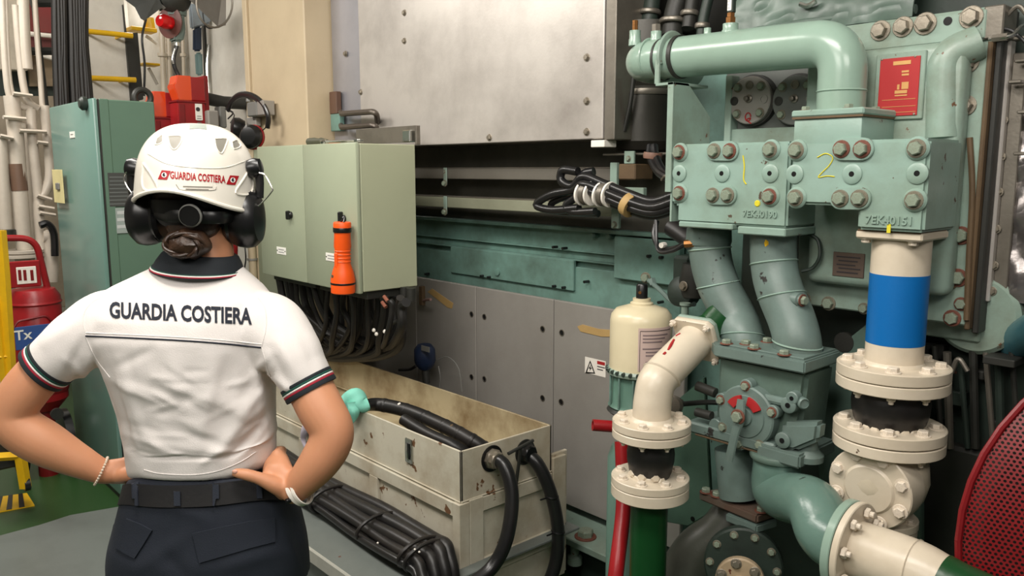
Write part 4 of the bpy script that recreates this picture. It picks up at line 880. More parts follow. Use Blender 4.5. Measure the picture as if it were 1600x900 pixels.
# ------------------------------------------------------------------ lower right: dark machinery, web plate, red guard
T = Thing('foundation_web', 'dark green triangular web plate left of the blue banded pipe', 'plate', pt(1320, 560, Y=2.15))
T.add('plate', prism([(pt(x, y, Y=2.15).x, pt(x, y, Y=2.15).z) for x, y in ((1268, 575), (1375, 490), (1440, 495), (1440, 900), (1290, 900))], 'y', 2.15, 2.17, .002), paint('web_plate_green', (84, 106, 96), .5, .4, (50, 56, 50)))  # plain dark green plate colour
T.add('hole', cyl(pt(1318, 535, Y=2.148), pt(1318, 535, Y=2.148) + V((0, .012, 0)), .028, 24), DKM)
T = Thing('lower_casting', 'rounded green casting below the right corner of the cover', 'casting', pt(1530, 540, Y=2.2))
T.add('casting', lathe(pt(1530, 490, Y=2.2), (0, -1, 0), [(.10, -.15), (.10, .02), (.09, .03), (0, .03)], 40), GREEN)
T.add('bracket', fbox(1440, 490, 1530, 530, 2.16, 2.2, .004), GREEN)
T = Thing('teal_duct', 'shiny teal pipe at the right edge below the foil lagging', 'pipe', pt(1600, 530, Y=2.2))
T.add('tube', tube([pt(1540, 560, Y=2.35), pt(1580, 540, Y=2.25), pt(1640, 505, Y=2.1)], .045, 24), paint('blue_teal', (70, 120, 130), .25, .3, (40, 60, 60)))
T = Thing('fuel_pump_rack', 'dark cluster of brackets and rods behind the red mesh guard', 'machinery', pt(1520, 640, Y=2.3))
random.seed(11)
for k in range(16):
    px = 1458 + (k % 4) * 34 + random.uniform(-8, 8); py = 545 + (k // 4) * 38 + random.uniform(-8, 8); s = random.uniform(8, 16)
    T.add('bracket', fbox(px - s, py - s * .6, px + s, py + s, 2.2 + .05 * (k % 3), 2.34, .004), [DKM, DKGREEN, DKM, STEELD][k % 4] if k % 5 else DKM)
for k in range(7):
    x = 1460 + k * 20; T.add('rod', tube([pt(x, 540 + 10 * (k % 3), Y=2.18), pt(x + 12 - 8 * (k % 2), 700, Y=2.2)], .007 + .003 * (k % 2), 8, smooth=0), [DKM, STEELD, DKGREEN][k % 3])
T.add('rod', tube(arcpath([pt(1487, 582, Y=2.15), pt(1497, 555, Y=2.15), pt(1512, 580, Y=2.15)], .02), .006, 8, smooth=0), STEELD)
T.add('base', fbox(1440, 700, 1560, 900, 2.2, 2.4, .01), DKM)
T.add('beam', fbox(1535, 560, 1585, 572, 2.12, 2.2, .002), DKM)
# red perforated guard: a domed drum of punched sheet
T = Thing('mesh_guard', 'domed red guard of perforated sheet at the lower right corner', 'guard', pt(1640, 1100, Y=1.6))
gc = pt(1952, 905, D=1.46); R0 = 0.0
ga = V((.45, -.82, .10)).normalized(); gu, gw = frame_of(ga)
gr = .50
def dome(u_, v_):
    rr = math.hypot(u_, v_); hgt = .13 * (1 - (rr / gr) ** 2) if rr < gr else 0
    return gc + gu * u_ + gw * v_ + ga * hgt
b = bmesh.new(); pitch = .0098; n6 = 6
ny = int(gr * 2 / (pitch * .866)) + 2
cells = 0
for j in range(-ny // 2, ny // 2 + 1):
    for i in range(-52, 53):
        cu = (i + (.5 if j % 2 else 0)) * pitch; cv_ = j * pitch * .866
        if math.hypot(cu, cv_) > gr - pitch * .6: continue
        _x, _y = to_px(dome(cu, cv_))
        if _y > 1500: continue
        O = [b.verts.new(dome(cu + math.cos(math.pi / 6 + k * math.pi / 3) * pitch * .5774, cv_ + math.sin(math.pi / 6 + k * math.pi / 3) * pitch * .5774)) for k in range(6)]
        I = [b.verts.new(dome(cu + math.cos(math.pi / 6 + k * math.pi / 3) * pitch * .33, cv_ + math.sin(math.pi / 6 + k * math.pi / 3) * pitch * .33)) for k in range(6)]
        for k in range(6): b.faces.new((O[k], O[(k + 1) % 6], I[(k + 1) % 6], I[k]))
        cells += 1
bmesh.ops.remove_doubles(b, verts=b.verts, dist=.0004); bmesh.ops.recalc_face_normals(b, faces=b.faces)
g_ = T.add('perforated_sheet', b, REDD, kind='stuff')
T.add('rim', tube([gc + gu * math.cos(t) * gr + gw * math.sin(t) * gr for t in [k * math.pi / 24 for k in range(49)]], .008, 8, smooth=0), REDD)
T.add('flywheel', lathe(gc - ga * .02, -ga, [(gr * .9, 0), (gr * .9, .12), (0, .12)], 60), DKM)
# far lamp glimpsed at the top right
T = Thing('far_lamp', 'cool white strip lamp glimpsed in the top right corner', 'lamp', pt(1560, 4, Y=2.32))
T.add('tube', box(pt(1485, 8, Y=2.32), pt(1660, -14, Y=2.32) + V((0, .05, .0)), .01), glow('cool_lamp', (190, 215, 235), 1.0))
T.add('housing', box(pt(1470, -16, Y=2.32), pt(1700, -50, Y=2.32) + V((0, .12, 0)), .01), WHT)
# ------------------------------------------------------------------ two pale green electrical cabinets
YD = 1.71
zc1 = pt(557, 222, Y=YD).z; zc0 = pt(557, 459, Y=YD).z
xc2 = pt(557, 300, Y=YD).x; xc1 = pt(475, 300, Y=YD).x; xc0 = pt(404, 300, Y=YD).x
def cabinet(x0, x1, lab, dy=0):
    T = Thing('electrical_cabinet', lab, 'cabinet', ((x0 + x1) / 2, 1.99, zc0), 'pale green wall cabinets')
    T.add('body', box((x0 + .003, YD + .022 + dy, zc0 + .006), (x1 - .002, 2.0, zc1 - .004), .003), CABG)
    d = T.add('door', box((x0, YD + dy, zc0), (x1, YD + .02 + dy, zc1), .006, seg=2), CABG2)
    return T, d
TA, dA = cabinet(xc1 + .002, xc2, 'larger pale green electrical cabinet with the orange torch hanging on it')
q = pt(538, 342, Y=YD); lk = TA.add('latch', lathe(q, (0, -1, 0), [(.016, 0), (.016, .008), (.011, .014), (0, .016)], 16), BLK, dA)
lk = TA.add('latch_handle', box(q + V((-.006, -.03, -.018)), q + V((.006, -.006, .03)), .004), BLK, dA)
TB, dB = cabinet(xc0, xc1 - .004, 'pale green electrical cabinet on the left, partly behind the helmet')
q = pt(455, 336, Y=YD); TB.add('latch', lathe(q, (0, -1, 0), [(.016, 0), (.016, .008), (.011, .014), (0, .016)], 16), BLK, dB); TB.add('latch_handle', box(q + V((-.008, -.026, -.02)), q + V((.008, -.006, .02)), .004), BLK, dB)
for T, d, px, py in ((TA, dA, 518, 402), (TB, dB, 440, 392)):
    q = pt(px, py, Y=YD); n = T.add('name_tag', box(q + V((-.046, -.002, -.017)), q + V((.046, .0, .017)), .0008), WRT, d)
    for k in (-1, 1): T.add('rivet', cyl(q + V((.039 * k, -.003, 0)), q + V((.039 * k, 0, 0)), .0035, 8), BLK, d)
    for k in (-1, 1): T.add('text_line', box(q + V((-.028, -.0026, .006 * k - .002)), q + V((.028, -.0015, .006 * k + .002)), 0), paint('tag_print', (150, 150, 150), .6, 0, bump=0), d)
# gland plates under the cabinets
TA.add('gland_plate', box((xc1 + .02, YD + .05, zc0 - .03), (xc2 - .02, 1.97, zc0 + .006), .002), DKM); TB.add('gland_plate', box((xc0 + .02, YD + .05, zc0 - .03), (xc1 - .02, 1.97, zc0 + .006), .002), DKM)
# orange torch
q = pt(534, 405, Y=YD - .05); zt = pt(534, 347, Y=YD - .05).z; zb = pt(531, 457, Y=YD - .05).z; H = zt - zb; rt = .033
T = Thing('torch', 'orange rubber torch hanging from the larger cabinet latch', 'torch', (q.x, YD - .05, zb))
c0 = V((q.x, YD - .048, zb)); ax = V((.03, 0, 1)).normalized()
T.add('barrel', lathe(c0, ax, [(rt * 1.3, 0), (rt * 1.48, .004), (rt * 1.5, H * .2), (rt * 1.25, H * .32), (rt * .95, H * .42), (rt * .92, H * .6), (rt * 1.05, H * .66), (rt * .98, H * .84), (rt * 1.08, H * .9), (rt * 1.08, H * .985), (rt, H)], 32), ORANGE)
T.add('grip_band', lathe(c0 + ax * H * .86, ax, [(rt * 1.1, 0), (rt * 1.12, .003), (rt * 1.12, H * .06), (rt * 1.1, H * .065)], 28), BLK)
T.add('lens_band', lathe(c0 + ax * H * .13, ax, [(rt * 1.51, 0), (rt * 1.53, .002), (rt * 1.53, .006), (rt * 1.51, .008)], 28), BLK)
for k in range(7): T.add('grip_rib', lathe(c0 + ax * (H * .45 + k * H * .05), ax, [(rt * .95, -.003), (rt * 1.02, 0), (rt * .95, .003)], 24), ORANGE)
T.add('switch', box(c0 + V((-.004, -rt * 1.1, H * .36)), c0 + V((.016, -rt * .8, H * .58)), .004), ORANGE)
T.add('screw', cyl(c0 + V((0, -rt * 1.45, H * .25)), c0 + V((0, -rt * 1.1, H * .25)), .007, 10), BROWN)
T.add('hanging_loop', tube([c0 + ax * H + V((-.012, 0, -.002)), c0 + ax * (H + .018) + V((0, .012, 0)), c0 + ax * H + V((.012, 0, -.002))], .004, 8), BLK)
# tools on the cabinet top
T = Thing('screwdriver', 'dark-handled screwdriver lying on the larger cabinet', 'screwdriver', pt(500, 220, Y=1.78))
a = V((pt(481, 219, Y=1.77).x, 1.77, zc1 + .015)); bb = V((pt(512, 215, Y=1.77).x, 1.77, zc1 + .015))
T.add('handle', lathe(a, bb - a, [(.008, 0), (.016, .01), (.017, .06), (.012, .1), (.015, .12), (.006, (bb - a).length)], 16), paint('olive_handle', (76, 78, 62), .5, .4)); T.add('shaft', cyl(bb, bb + V((.12, .02, -.008)), .004, 8), STEELD)
T = Thing('spanner', 'bright steel combination spanner on the front edge of the cabinet top', 'spanner', V((pt(520, 220, Y=1.73).x, 1.73, zc1)))
a = V((pt(505, 219, Y=1.725).x, 1.726, zc1 + .009)); bb = V((pt(552, 215, Y=1.74).x, 1.76, zc1 + .009))
T.add('shaft', tube([a + (bb - a) * .1, bb], .007, 8, smooth=0, squash=(1.2, .8)), CHROME)
T.add('ring_end', lathe(a, (0, -.35, 1), [(.014, -.006), (.014, .006), (.009, .006), (.009, -.006), (.014, -.006)], 20, cap=False), CHROME)
T.add('open_end', prism([(bb.x - .01, bb.y - .012), (bb.x + .02, bb.y - .016), (bb.x + .03, bb.y - .006), (bb.x + .014, bb.y - .004), (bb.x + .014, bb.y + .004), (bb.x + .03, bb.y + .008), (bb.x + .02, bb.y + .016), (bb.x - .01, bb.y + .01)], 'z', zc1 + .004, zc1 + .013, .001), CHROME)
T = Thing('oil_stained_rag', 'small orange-brown rag lump behind the spanner', 'rag', V((pt(522, 213, Y=1.85).x, 1.85, zc1)))
b = bmesh.new(); bmesh.ops.create_icosphere(b, subdivisions=3, radius=.02)
for v in b.verts: v.co = v.co * (1 + .4 * noise.noise(v.co * 60)); v.co.x *= 1.8; v.co.z *= .5; v.co += V((pt(522, 213, Y=1.85).x, 1.85, zc1 + .008))
T.add('cloth', b, paint('rag', (176, 110, 80), .9, .5, (100, 60, 40)))
# thick black cables drooping from the cabinets
random.seed(5)
MATCAB = paint('dusty_black_cable', (26, 25, 24), .55, .5, (52, 46, 40))
T = Thing('cabinet_cables', 'thick black cables drooping from under the two cabinets', 'cables', pt(570, 560, Y=1.9))
for k in range(24):
    x = 436 + k * 8.6; Y0 = 1.79 + .16 * ((k * 7) % 10) / 10; a = pt(x, 440, Y=Y0); a.z = zc0 - .02
    r_ = random.choice((.012, .014, .018, .02)); s1 = random.uniform(-6, 6); s2 = random.uniform(-10, 8)
    if k < 9: P = [a, pt(x + 8 + s1, 480, Y=Y0 + .02), pt(x + 34 + s2, 515 + s1, Y=1.9), pt(x + 70 + s1, 540 + s2 * .6, Y=1.93), pt(min(x + 110, 600), 550 + s1, Y=1.96)]
    elif k % 3 == 1: P = [a, pt(x + s1, 485, Y=Y0 + .02), pt(x + s2 * .6, 530, Y=Y0 + .05), pt(x - 14 + s1, 552, Y=1.93), pt(x - 60, 560, Y=1.95), pt(x - 110, 556, Y=1.96)]
    else: P = [a, pt(x + s1, 480, Y=Y0 + .01), pt(x + s2, 518 + s1, Y=Y0 + .02), pt(x - 22 + s1, 548 + s2 * .6, Y=1.93), pt(x - 70, 556 + s1, Y=1.97), pt(x - 130, 548 + s1, Y=1.965)]
    T.add('cable', tube(P, r_, 10), MATCAB)
for (x, y) in ((588, 522), (601, 518), (584, 516)): T.add('white_tie', lathe(pt(x, y, Y=1.8), (0, -1, 0), [(.008, -.004), (.009, 0), (.006, .005)], 8), WHT)
for (x, y) in ((603, 467), (600, 476)): T.add('marker_sleeve', tube([pt(x - 3, y - 4, Y=1.82), pt(x + 3, y + 4, Y=1.82)], .008, 8, smooth=0), paint('marker_sleeve', (150, 90, 70), .6, .2))
T.add('gland', tube([pt(613, 505, Y=1.85), pt(622, 502, Y=1.85)], .009, 8, smooth=0), DKM)
for (x, y0, y1) in ((617, 452, 478), (642, 450, 470), (632, 448, 462)):
    T.add('gland', tube([pt(x, y0, Y=1.93), pt(x, y1, Y=1.93)], .02, 12, smooth=0), DKM)
T = Thing('drop_bracket', 'brown hook bracket and small lever below the cabinet right corner', 'bracket', pt(660, 480, Y=2.28))
T.add('hook', fbox(654, 447, 660, 477, 2.27, 2.29, .003), BROWN); T.add('lever', tube([pt(660, 470, Y=2.28), pt(668, 468, Y=2.26), pt(673, 468, Y=2.25)], .007, 8), paint('pink_lever', (150, 118, 110), .5, .3))
# blue actuator on the left side panel
q = pt(664, 553, Y=2.2)
T = Thing('valve_actuator', 'dark blue plastic valve actuator in front of the side panel', 'actuator', q)
T.add('body', lathe(q + V((0, 0, -.05)), (.1, -.1, 1), [(.03, -.02), (.045, 0), (.052, .02), (.05, .075), (.036, .095), (0, .1)], 24), BLUED)
T.add('label_plate', fbox(658, 541, 670, 549, 2.145, 2.15, .0), GREYPL)
T.add('stem', tube([q + V((.0, 0, -.06)), q + V((.01, 0, -.14))], .018, 12, smooth=0), DKM)
T.add('cable', tube([pt(650, 572, Y=2.2), pt(640, 577, Y=2.2), pt(624, 578, Y=2.2)], .008, 8), BLACKC)
T.add('thin_wire', tube([pt(684, 562, Y=2.2), pt(700, 558, Y=2.2), pt(716, 575, Y=2.2), pt(722, 612, Y=2.2)], .0025, 6), GREYPL)
T.add('thin_wire', tube([pt(685, 572, Y=2.22), pt(688, 590, Y=2.22), pt(686, 612, Y=2.22)], .0025, 6), GREYPL)
# ------------------------------------------------------------------ worn white cable box
YB0, YB1 = 1.58, 2.0
qf = pt(720, 706, Y=YB0); XR = qf.x; ZT = qf.z
XLb = -3.9
ZM = pt(722, 786, Y=YB0).z; ZB = ZM - .42
zr = pt(862, 656, X=XR).z
T = Thing('cable_box', 'long worn white painted steel cable box in front of the grey panels', 'box', ((XR + XLb) / 2, 1.8, ZB))
t_ = .008
T.add('front_panel', box((XLb, YB0, ZM), (XR, YB0 + t_, ZT), .0015), BOXW)
T.add('back_panel', box((XLb, YB1 - t_, ZM - .1), (XR, YB1, ZT), .0015), BOXI)
T.add('end_panel', box((XR - t_, YB0, ZM), (XR, YB1, ZT), .0015), BOXW)
T.add('far_end_panel', box((XLb, YB0, ZM), (XLb + t_, YB1, ZT), .0015), BOXW)
T.add('inner_floor', box((XLb, YB0 + .01, ZM - .02), (XR - .01, YB1 - .01, ZM), 0), BOXI)
T.add('inner_seam', tube([(XLb, YB1 - t_ - .004, ZT - .16), (XR - .02, YB1 - t_ - .004, ZT - .16)], .004, 6, smooth=0), BOXI)
T.add('tank_front', box((XLb, YB0 + .0, ZB), (XR - .012, YB0 + .012, ZM), .001), BOXW)
T.add('tank_end', box((XR - .018, YB0, ZB), (XR - .006, YB1 + .07, ZM), .001), BOXW)
T.add('weld_seam', tube([(XLb, YB0 - .004, ZM + .001), (XR, YB0 - .004, ZM + .001)], .003, 6, smooth=0), BOXW)
T.add('weld_seam', tube([(XR + .001, YB0, ZM + .001), (XR + .001, YB1, ZM + .001)], .003, 6, smooth=0), BOXW)
# raised frame: rails and stiles leaving recessed panels
T.add('rail', box((XLb, YB0 - .013, ZM - .055), (XR - .031, YB0 - .0005, ZM - .006), .002), BOXW)
zlow = ZM - .31
T.add('rail', box((XLb, YB0 - .013, zlow - .06), (XR - .031, YB0 - .0005, zlow), .002), BOXW)
for px in (589, 480):
    x = pt(px, 800, Y=YB0).x; w2 = .028
    T.add('stile', box((x - w2, YB0 - .013, zlow), (x + w2, YB0, ZM - .055), .002), BOXW)
T.add('stile', box((XR - .03, YB0 - .015, ZB), (XR + .009, YB0 + .028, ZM - .003), .002), BOXW)
for y0, y1 in ((YB0 + .03, YB0 + .09), (YB1 + .004, YB1 + .07)):
    T.add('stile', box((XR - .006, y0, ZB), (XR + .008, y1, ZM + (.05 if y0 > 1.9 else 0)), .002), BOXW)
T.add('rail', box((XR - .006, YB0 + .09, ZM - .055), (XR + .006, YB1, ZM - .004 + .0), .002), BOXW)
T.add('rail', box((XR - .006, YB0 + .09, zlow + .02), (XR + .006, YB1, zlow + .085), .002), BOXW)
T.add('rear_flap', box((XR - .02, YB1 + .002, ZB), (XR - .006, YB1 + .09, ZM + .06), .002), BOXW)
q = pt(640, 704, Y=YB0)
lt = T.add('latch', prism([(q.x - .021, q.z - .045), (q.x + .021, q.z - .045), (q.x + .023, q.z), (q.x + .02, q.z + .045), (q.x - .02, q.z + .045), (q.x - .023, q.z)], 'y', YB0 - .006, YB0, .002), CHROME)
T.add('latch_slot', box(q + V((-.012, -.008, -.03)), q + V((.012, -.0055, .03)), .003), BLK, lt); T.add('latch_arm', tube([q + V((.005, -.012, -.034)), q + V((.006, -.016, .0)), q + V((0, -.012, .03))], .003, 8), CHROME, lt)
# hoses out of the end panel
for i, (px, py, pts, lab) in enumerate(((768, 716, [(768, 716, 0), (788, 728, .055), (800, 775, .10), (792, 840, .12), (770, 885, .11), (735, 915, .1)], 'black hose leaving the front hole of the white box end'),
                                       (820, 706, [(820, 706, 0), (842, 728, .05), (862, 775, .085), (872, 830, .1), (868, 880, .1), (850, 930, .09)], 'black hose leaving the rear hole of the white box end'))):
    T = Thing('black_hose', lab, 'hose', pt(px, py, X=XR), 'black hoses out of the white box')
    T.add('hose', tube([pt(x, y, X=XR + dx) for x, y, dx in pts], .0235, 18), BLACKC)
    q = pt(px, py, X=XR); T.add('gland_nut', lathe(q, (1, 0, 0), [(.036, 0), (.036, .014), (.031, .018), (.031, .032), (.027, .036)], 8), BOLTS if i == 0 else BLK)
    T.add('washer', lathe(q, (1, 0, 0), [(.046, 0), (.046, .004)], 24), BLK if i == 0 else DKM)
    for y in (pts[2], pts[3]): 
        if i == 1: q = pt(y[0], y[1], X=XR + y[2]); T.add('tie', lathe(q + V((0, 0, 0)), (.1, .1, 1), [(.025, -.004), (.0265, 0), (.025, .004)], 18), BLK); T.add('tie_tail', tube([q + V((0, -.02, 0)), q + V((.005, -.06, .004))], .003, 6, smooth=0), BLK)
T = Thing('t_handle', 'thin dark steel T-handle and rod on the white box end', 'handle', pt(808, 760, X=XR + .02))
T.add('bar', tube([pt(794, 709, X=XR + .05), pt(833, 688, X=XR + .05)], .006, 8, smooth=0), DKM); T.add('rod', tube([pt(814, 698, X=XR + .05), pt(806, 760, X=XR + .02)], .006, 8, smooth=0), DKM)
# corrugated hose lying across the box
T = Thing('corrugated_hose', 'thick worn black hose leaving the aqua cloth and lying into the box', 'hose', pt(640, 660, Y=1.7))
ZTf = ZT
P = [pt(546, 668, Y=1.545), pt(550, 650, Y=1.54), pt(562, 637, Y=1.57), pt(590, 632, Y=1.66), pt(640, 643, Y=1.72), pt(690, 664, Y=1.74), pt(725, 682, Y=1.76), pt(755, 700, Y=1.8), pt(770, 720, Y=1.86)]
T.add('hose', tube(P, [.012, .014, .02, .026, .027, .027, .027, .026, .026], 20), BLACK)
S = smooth_path(P, 8)
for i in range(26, len(S) - 8, 5):
    T.add('tape_ring', lathe(S[i], S[i + 1] - S[i], [(.0268, -.008), (.0282, -.005), (.0282, .006), (.0268, .008)], 18), BLACK)
for k, i in enumerate((30, 44, 52)): T.add('scuff', lathe(S[i] + V((0, -.010, .0245)), (0, -.3, 1), [(.010, -.003), (.006, .001), (0, .0015)], 7), [WHT, BROWN, TAN][k])
T = Thing('inner_hose', 'black hose lying inside the white box beneath the thick one', 'hose', pt(680, 690, Y=1.65))
T.add('hose', tube([pt(630, 655, Y=1.66), pt(665, 676, Y=1.68), pt(705, 695, Y=1.7), pt(735, 712, Y=1.75)], .022, 14), BLACK)
# aqua cloth wrap
T = Thing('aqua_cloth', 'aqua cloth wrapped round the hose end beside the right arm', 'cloth', pt(556, 630, Y=1.56))
b = tube([pt(538, 632, Y=1.56), pt(545, 626, Y=1.56), pt(556, 622, Y=1.57), pt(566, 632, Y=1.58), pt(575, 630, Y=1.6)], [.02, .034, .038, .032, .026], 18)
for v in b.verts: v.co += V((1, -.4, .6)) * .012 * noise.noise(v.co * 26)
T.add('wrap', b, CLOTHA)
b = tube([pt(552, 628, Y=1.55), pt(553, 645, Y=1.545), pt(548, 662, Y=1.54)], [.03, .022, .008], 12)
for v in b.verts: v.co += V((1, -.4, .6)) * .01 * noise.noise(v.co * 30)
T.add('tail', b, CLOTHA)
T = Thing('patterned_rag', 'pale lilac and black rag hanging between arm and torso', 'rag', pt(480, 690, Y=1.55))
b = tube([pt(490, 658, Y=1.56), pt(480, 668, Y=1.55), pt(474, 684, Y=1.55), pt(478, 700, Y=1.55)], [.02, .022, .012, .006], 12)
for v in b.verts: v.co += V((1, -.4, .6)) * .012 * noise.noise(v.co * 30)
T.add('cloth', b, paint('lilac_rag', (196, 186, 200), .8, .3)); T.add('dark_knot', tube([pt(484, 668, Y=1.535), pt(496, 672, Y=1.54)], .018, 10, smooth=0), BLACK)
# black hose loom on the step in front of the box
zs = pt(560, 812, Y=1.46).z
T = Thing('hose_loom', 'taped bundle of black hoses along the foot of the white box', 'hoses', pt(580, 830, Y=1.45))
random.seed(3)
for k, (dy, dz, r_) in enumerate(((0, .02, .022), (.04, .03, .024), (.078, .03, .022), (-.034, .010, .018), (-.058, -.008, .015), (-.02, -.018, .015), (.03, -.02, .018))):
    ph = k * 1.3
    P = []
    for j, px in enumerate((420, 470, 520, 570, 615, 650, 668)):
        q = pt(px, 800, Y=1.46); P.append(V((q.x, 1.46 + dy + .008 * math.sin(j * 1.3 + ph), zs + dz + .006 * math.sin(j * 1.9 + ph) - (.0 if j < 5 else .0))))
    e = P[-1]; P += [e + V((.03, -.01, -.02)), e + V((.06 + .004 * k, -.02, -.09)), e + V((.07 + .004 * k, -.03, -.28))]
    T.add('hose', tube(P, r_, 14), BLACK if k < 4 else BLACKC)
for px in (512, 585, 650, 660):
    q = pt(px, 800, Y=1.46); c = V((q.x, 1.465, zs + .005))
    T.add('tie', tube([c + V((.01 * math.sin(t), math.cos(t) * .09 + .01, math.sin(t) * .05)) for t in [j * math.pi / 10 for j in range(21)]], .007, 8, smooth=0), BLACK)
for x, y in ((655, 862), (590, 848), (628, 885), (648, 858)):
    T.add('paint_fleck', lathe(pt(x, y, Y=1.40), (0, -.6, 1), [(.004, -.002), (.003, .001), (0, .0012)], 6), WHT)
# grey step under the box
T = Thing('grey_step', 'grey painted steel step carrying the white box and hose loom', 'step', (-3, 1.6, 0))
zst_ = zs - .05
XD = pt(668, 880, Y=1.4).x; T.add('deck', box((-4.0, 1.27, zst_ - .012), (XD, 2.1, zst_), .003), FLOORS); T.add('riser', box((-4.0, 1.285, 0), (XR - .06, 1.30, zst_ - .012), .002), FLOORS)
T.add('lip', box((-4.0, 1.262, zst_ - .05), (XD, 1.275, zst_), .003), paint('pale_lip', (176, 176, 166), .35, .3))
T.add('lower_rail', tube([(-4.0, 1.22, zst_ - .11), (XR - .1, 1.22, zst_ - .11)], .016, 12, smooth=0), FLOORS)
T.add('gusset', box((-3.4, 1.21, 0), (-3.38, 1.255, zst_ - .06), .002), FLOORS); T.add('gusset', box((-2.3, 1.21, 0), (-2.28, 1.255, zst_ - .06), .002), FLOORS)
# ------------------------------------------------------------------ teal switchgear cabinet at the left
_q = pt(190, 785, Z=0); CX1, CY0 = _q.x, _q.y; CX0 = pt(76, 165, Y=CY0).x; CY1 = pt(241, 157, X=CX1).y - .1
ztc = pt(150, 153, X=CX1).z
T = Thing('switchgear_cabinet', 'tall glossy teal switchgear cabinet standing left of the person', 'cabinet', ((CX0 + CX1) / 2, 1.3, 0))
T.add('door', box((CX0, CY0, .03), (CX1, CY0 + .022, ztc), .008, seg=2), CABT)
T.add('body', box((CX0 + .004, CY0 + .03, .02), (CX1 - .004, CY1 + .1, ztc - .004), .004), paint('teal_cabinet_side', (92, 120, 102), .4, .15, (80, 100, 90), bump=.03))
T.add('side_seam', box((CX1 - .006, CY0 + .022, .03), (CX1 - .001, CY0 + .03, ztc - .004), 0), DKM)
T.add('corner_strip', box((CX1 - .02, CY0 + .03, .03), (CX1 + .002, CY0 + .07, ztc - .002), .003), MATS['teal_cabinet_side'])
q = pt(185, 300, X=CX1 + .002)
def sbox(px0, py0, px1, py1, X, t, mat, name, par=None, lab=None):
    a = pt(px0, py0, X=X); b_ = pt(px1, py1, X=X); zm0 = a.z; return T.add(name, box((X - t, a.y, a.z), (X, b_.y, pt(px0, py1, X=X).z), .0005), mat, par, lab)
nt = sbox(168, 270, 204, 323, CX1 + .003, .005, paint('dark_notice', (64, 66, 64), .5, .2), 'notice', None, 'dark printed notice')
for k in range(8): sbox(171, 276 + k * 6, 201, 278 + k * 6, CX1 + .004, .002, paint('notice_print', (96, 100, 98), .6, 0, bump=0), 'text_line', nt)
n2 = sbox(180, 325, 206, 365, CX1 + .003, .005, paint('grey_notice', (150, 160, 156), .4, .2), 'notice', None, 'pale grey notice')
for k in range(3): sbox(183, 330 + k * 11, 204, 335 + k * 11, CX1 + .004, .002, paint('notice_line', (186, 190, 188), .6, 0, bump=0), 'text_line', n2)
a = pt(109, 206, Y=CY0 - .001); b_ = pt(117, 215, Y=CY0 - .001); T.add('sticker', box((a.x, CY0 - .003, b_.z), (b_.x, CY0, a.z), 0), WRT); T.add('sticker_mark', box((a.x + .02, CY0 - .004, b_.z + .015), (b_.x - .02, CY0 - .003, a.z - .012), 0), GREYPL)
a = pt(83, 265, Y=CY0 - .02); b_ = pt(101, 318, Y=CY0 - .02); T.add('warning_tag', box((a.x - .02, CY0 - .022, b_.z), (b_.x, CY0 - .018, a.z), .001), paint('yellowed_tag', (226, 214, 156), .6, .2)); c = (a + b_) / 2; T.add('tag_latch', box((c.x - .03, CY0 - .03, c.z - .018), (c.x + .035, CY0 - .02, c.z + .018), .004), GREYPL)
q = V((pt(135, 160, Y=CY0).x, CY0 - .02, pt(135, 162, Y=CY0).z)); T.add('corner_lamp', lathe(q, (0, -1, 0), [(.03, -.02), (.032, 0), (.02, .012), (0, .014)], 16), DKGREEN)
q = V((pt(222, 142, X=-4.6).x, pt(222, 142, X=-4.6).y, ztc + .055)); T.add('lifting_eye', tube([q + V((0, math.cos(t) * .042, math.sin(t) * .042)) for t in [-1.2 + j * .34 for j in range(17)]], .016, 10, smooth=0), DKM)
T.add('eye_base', lathe(q + V((0, 0, -.06)), (0, 0, 1), [(.03, 0), (.03, .012)], 12), CABT)
T.add('foot_stud', lathe(V((CX1 + .03, CY0 + .02, .0)), (0, 0, 1), [(.03, 0), (.03, .02), (.018, .03), (0, .035)], 10), DKGREEN)
T.add('plinth', box((CX0 + .01, CY0 + .01, 0), (CX1 - .01, CY1 + .09, .03), 0), DKM)
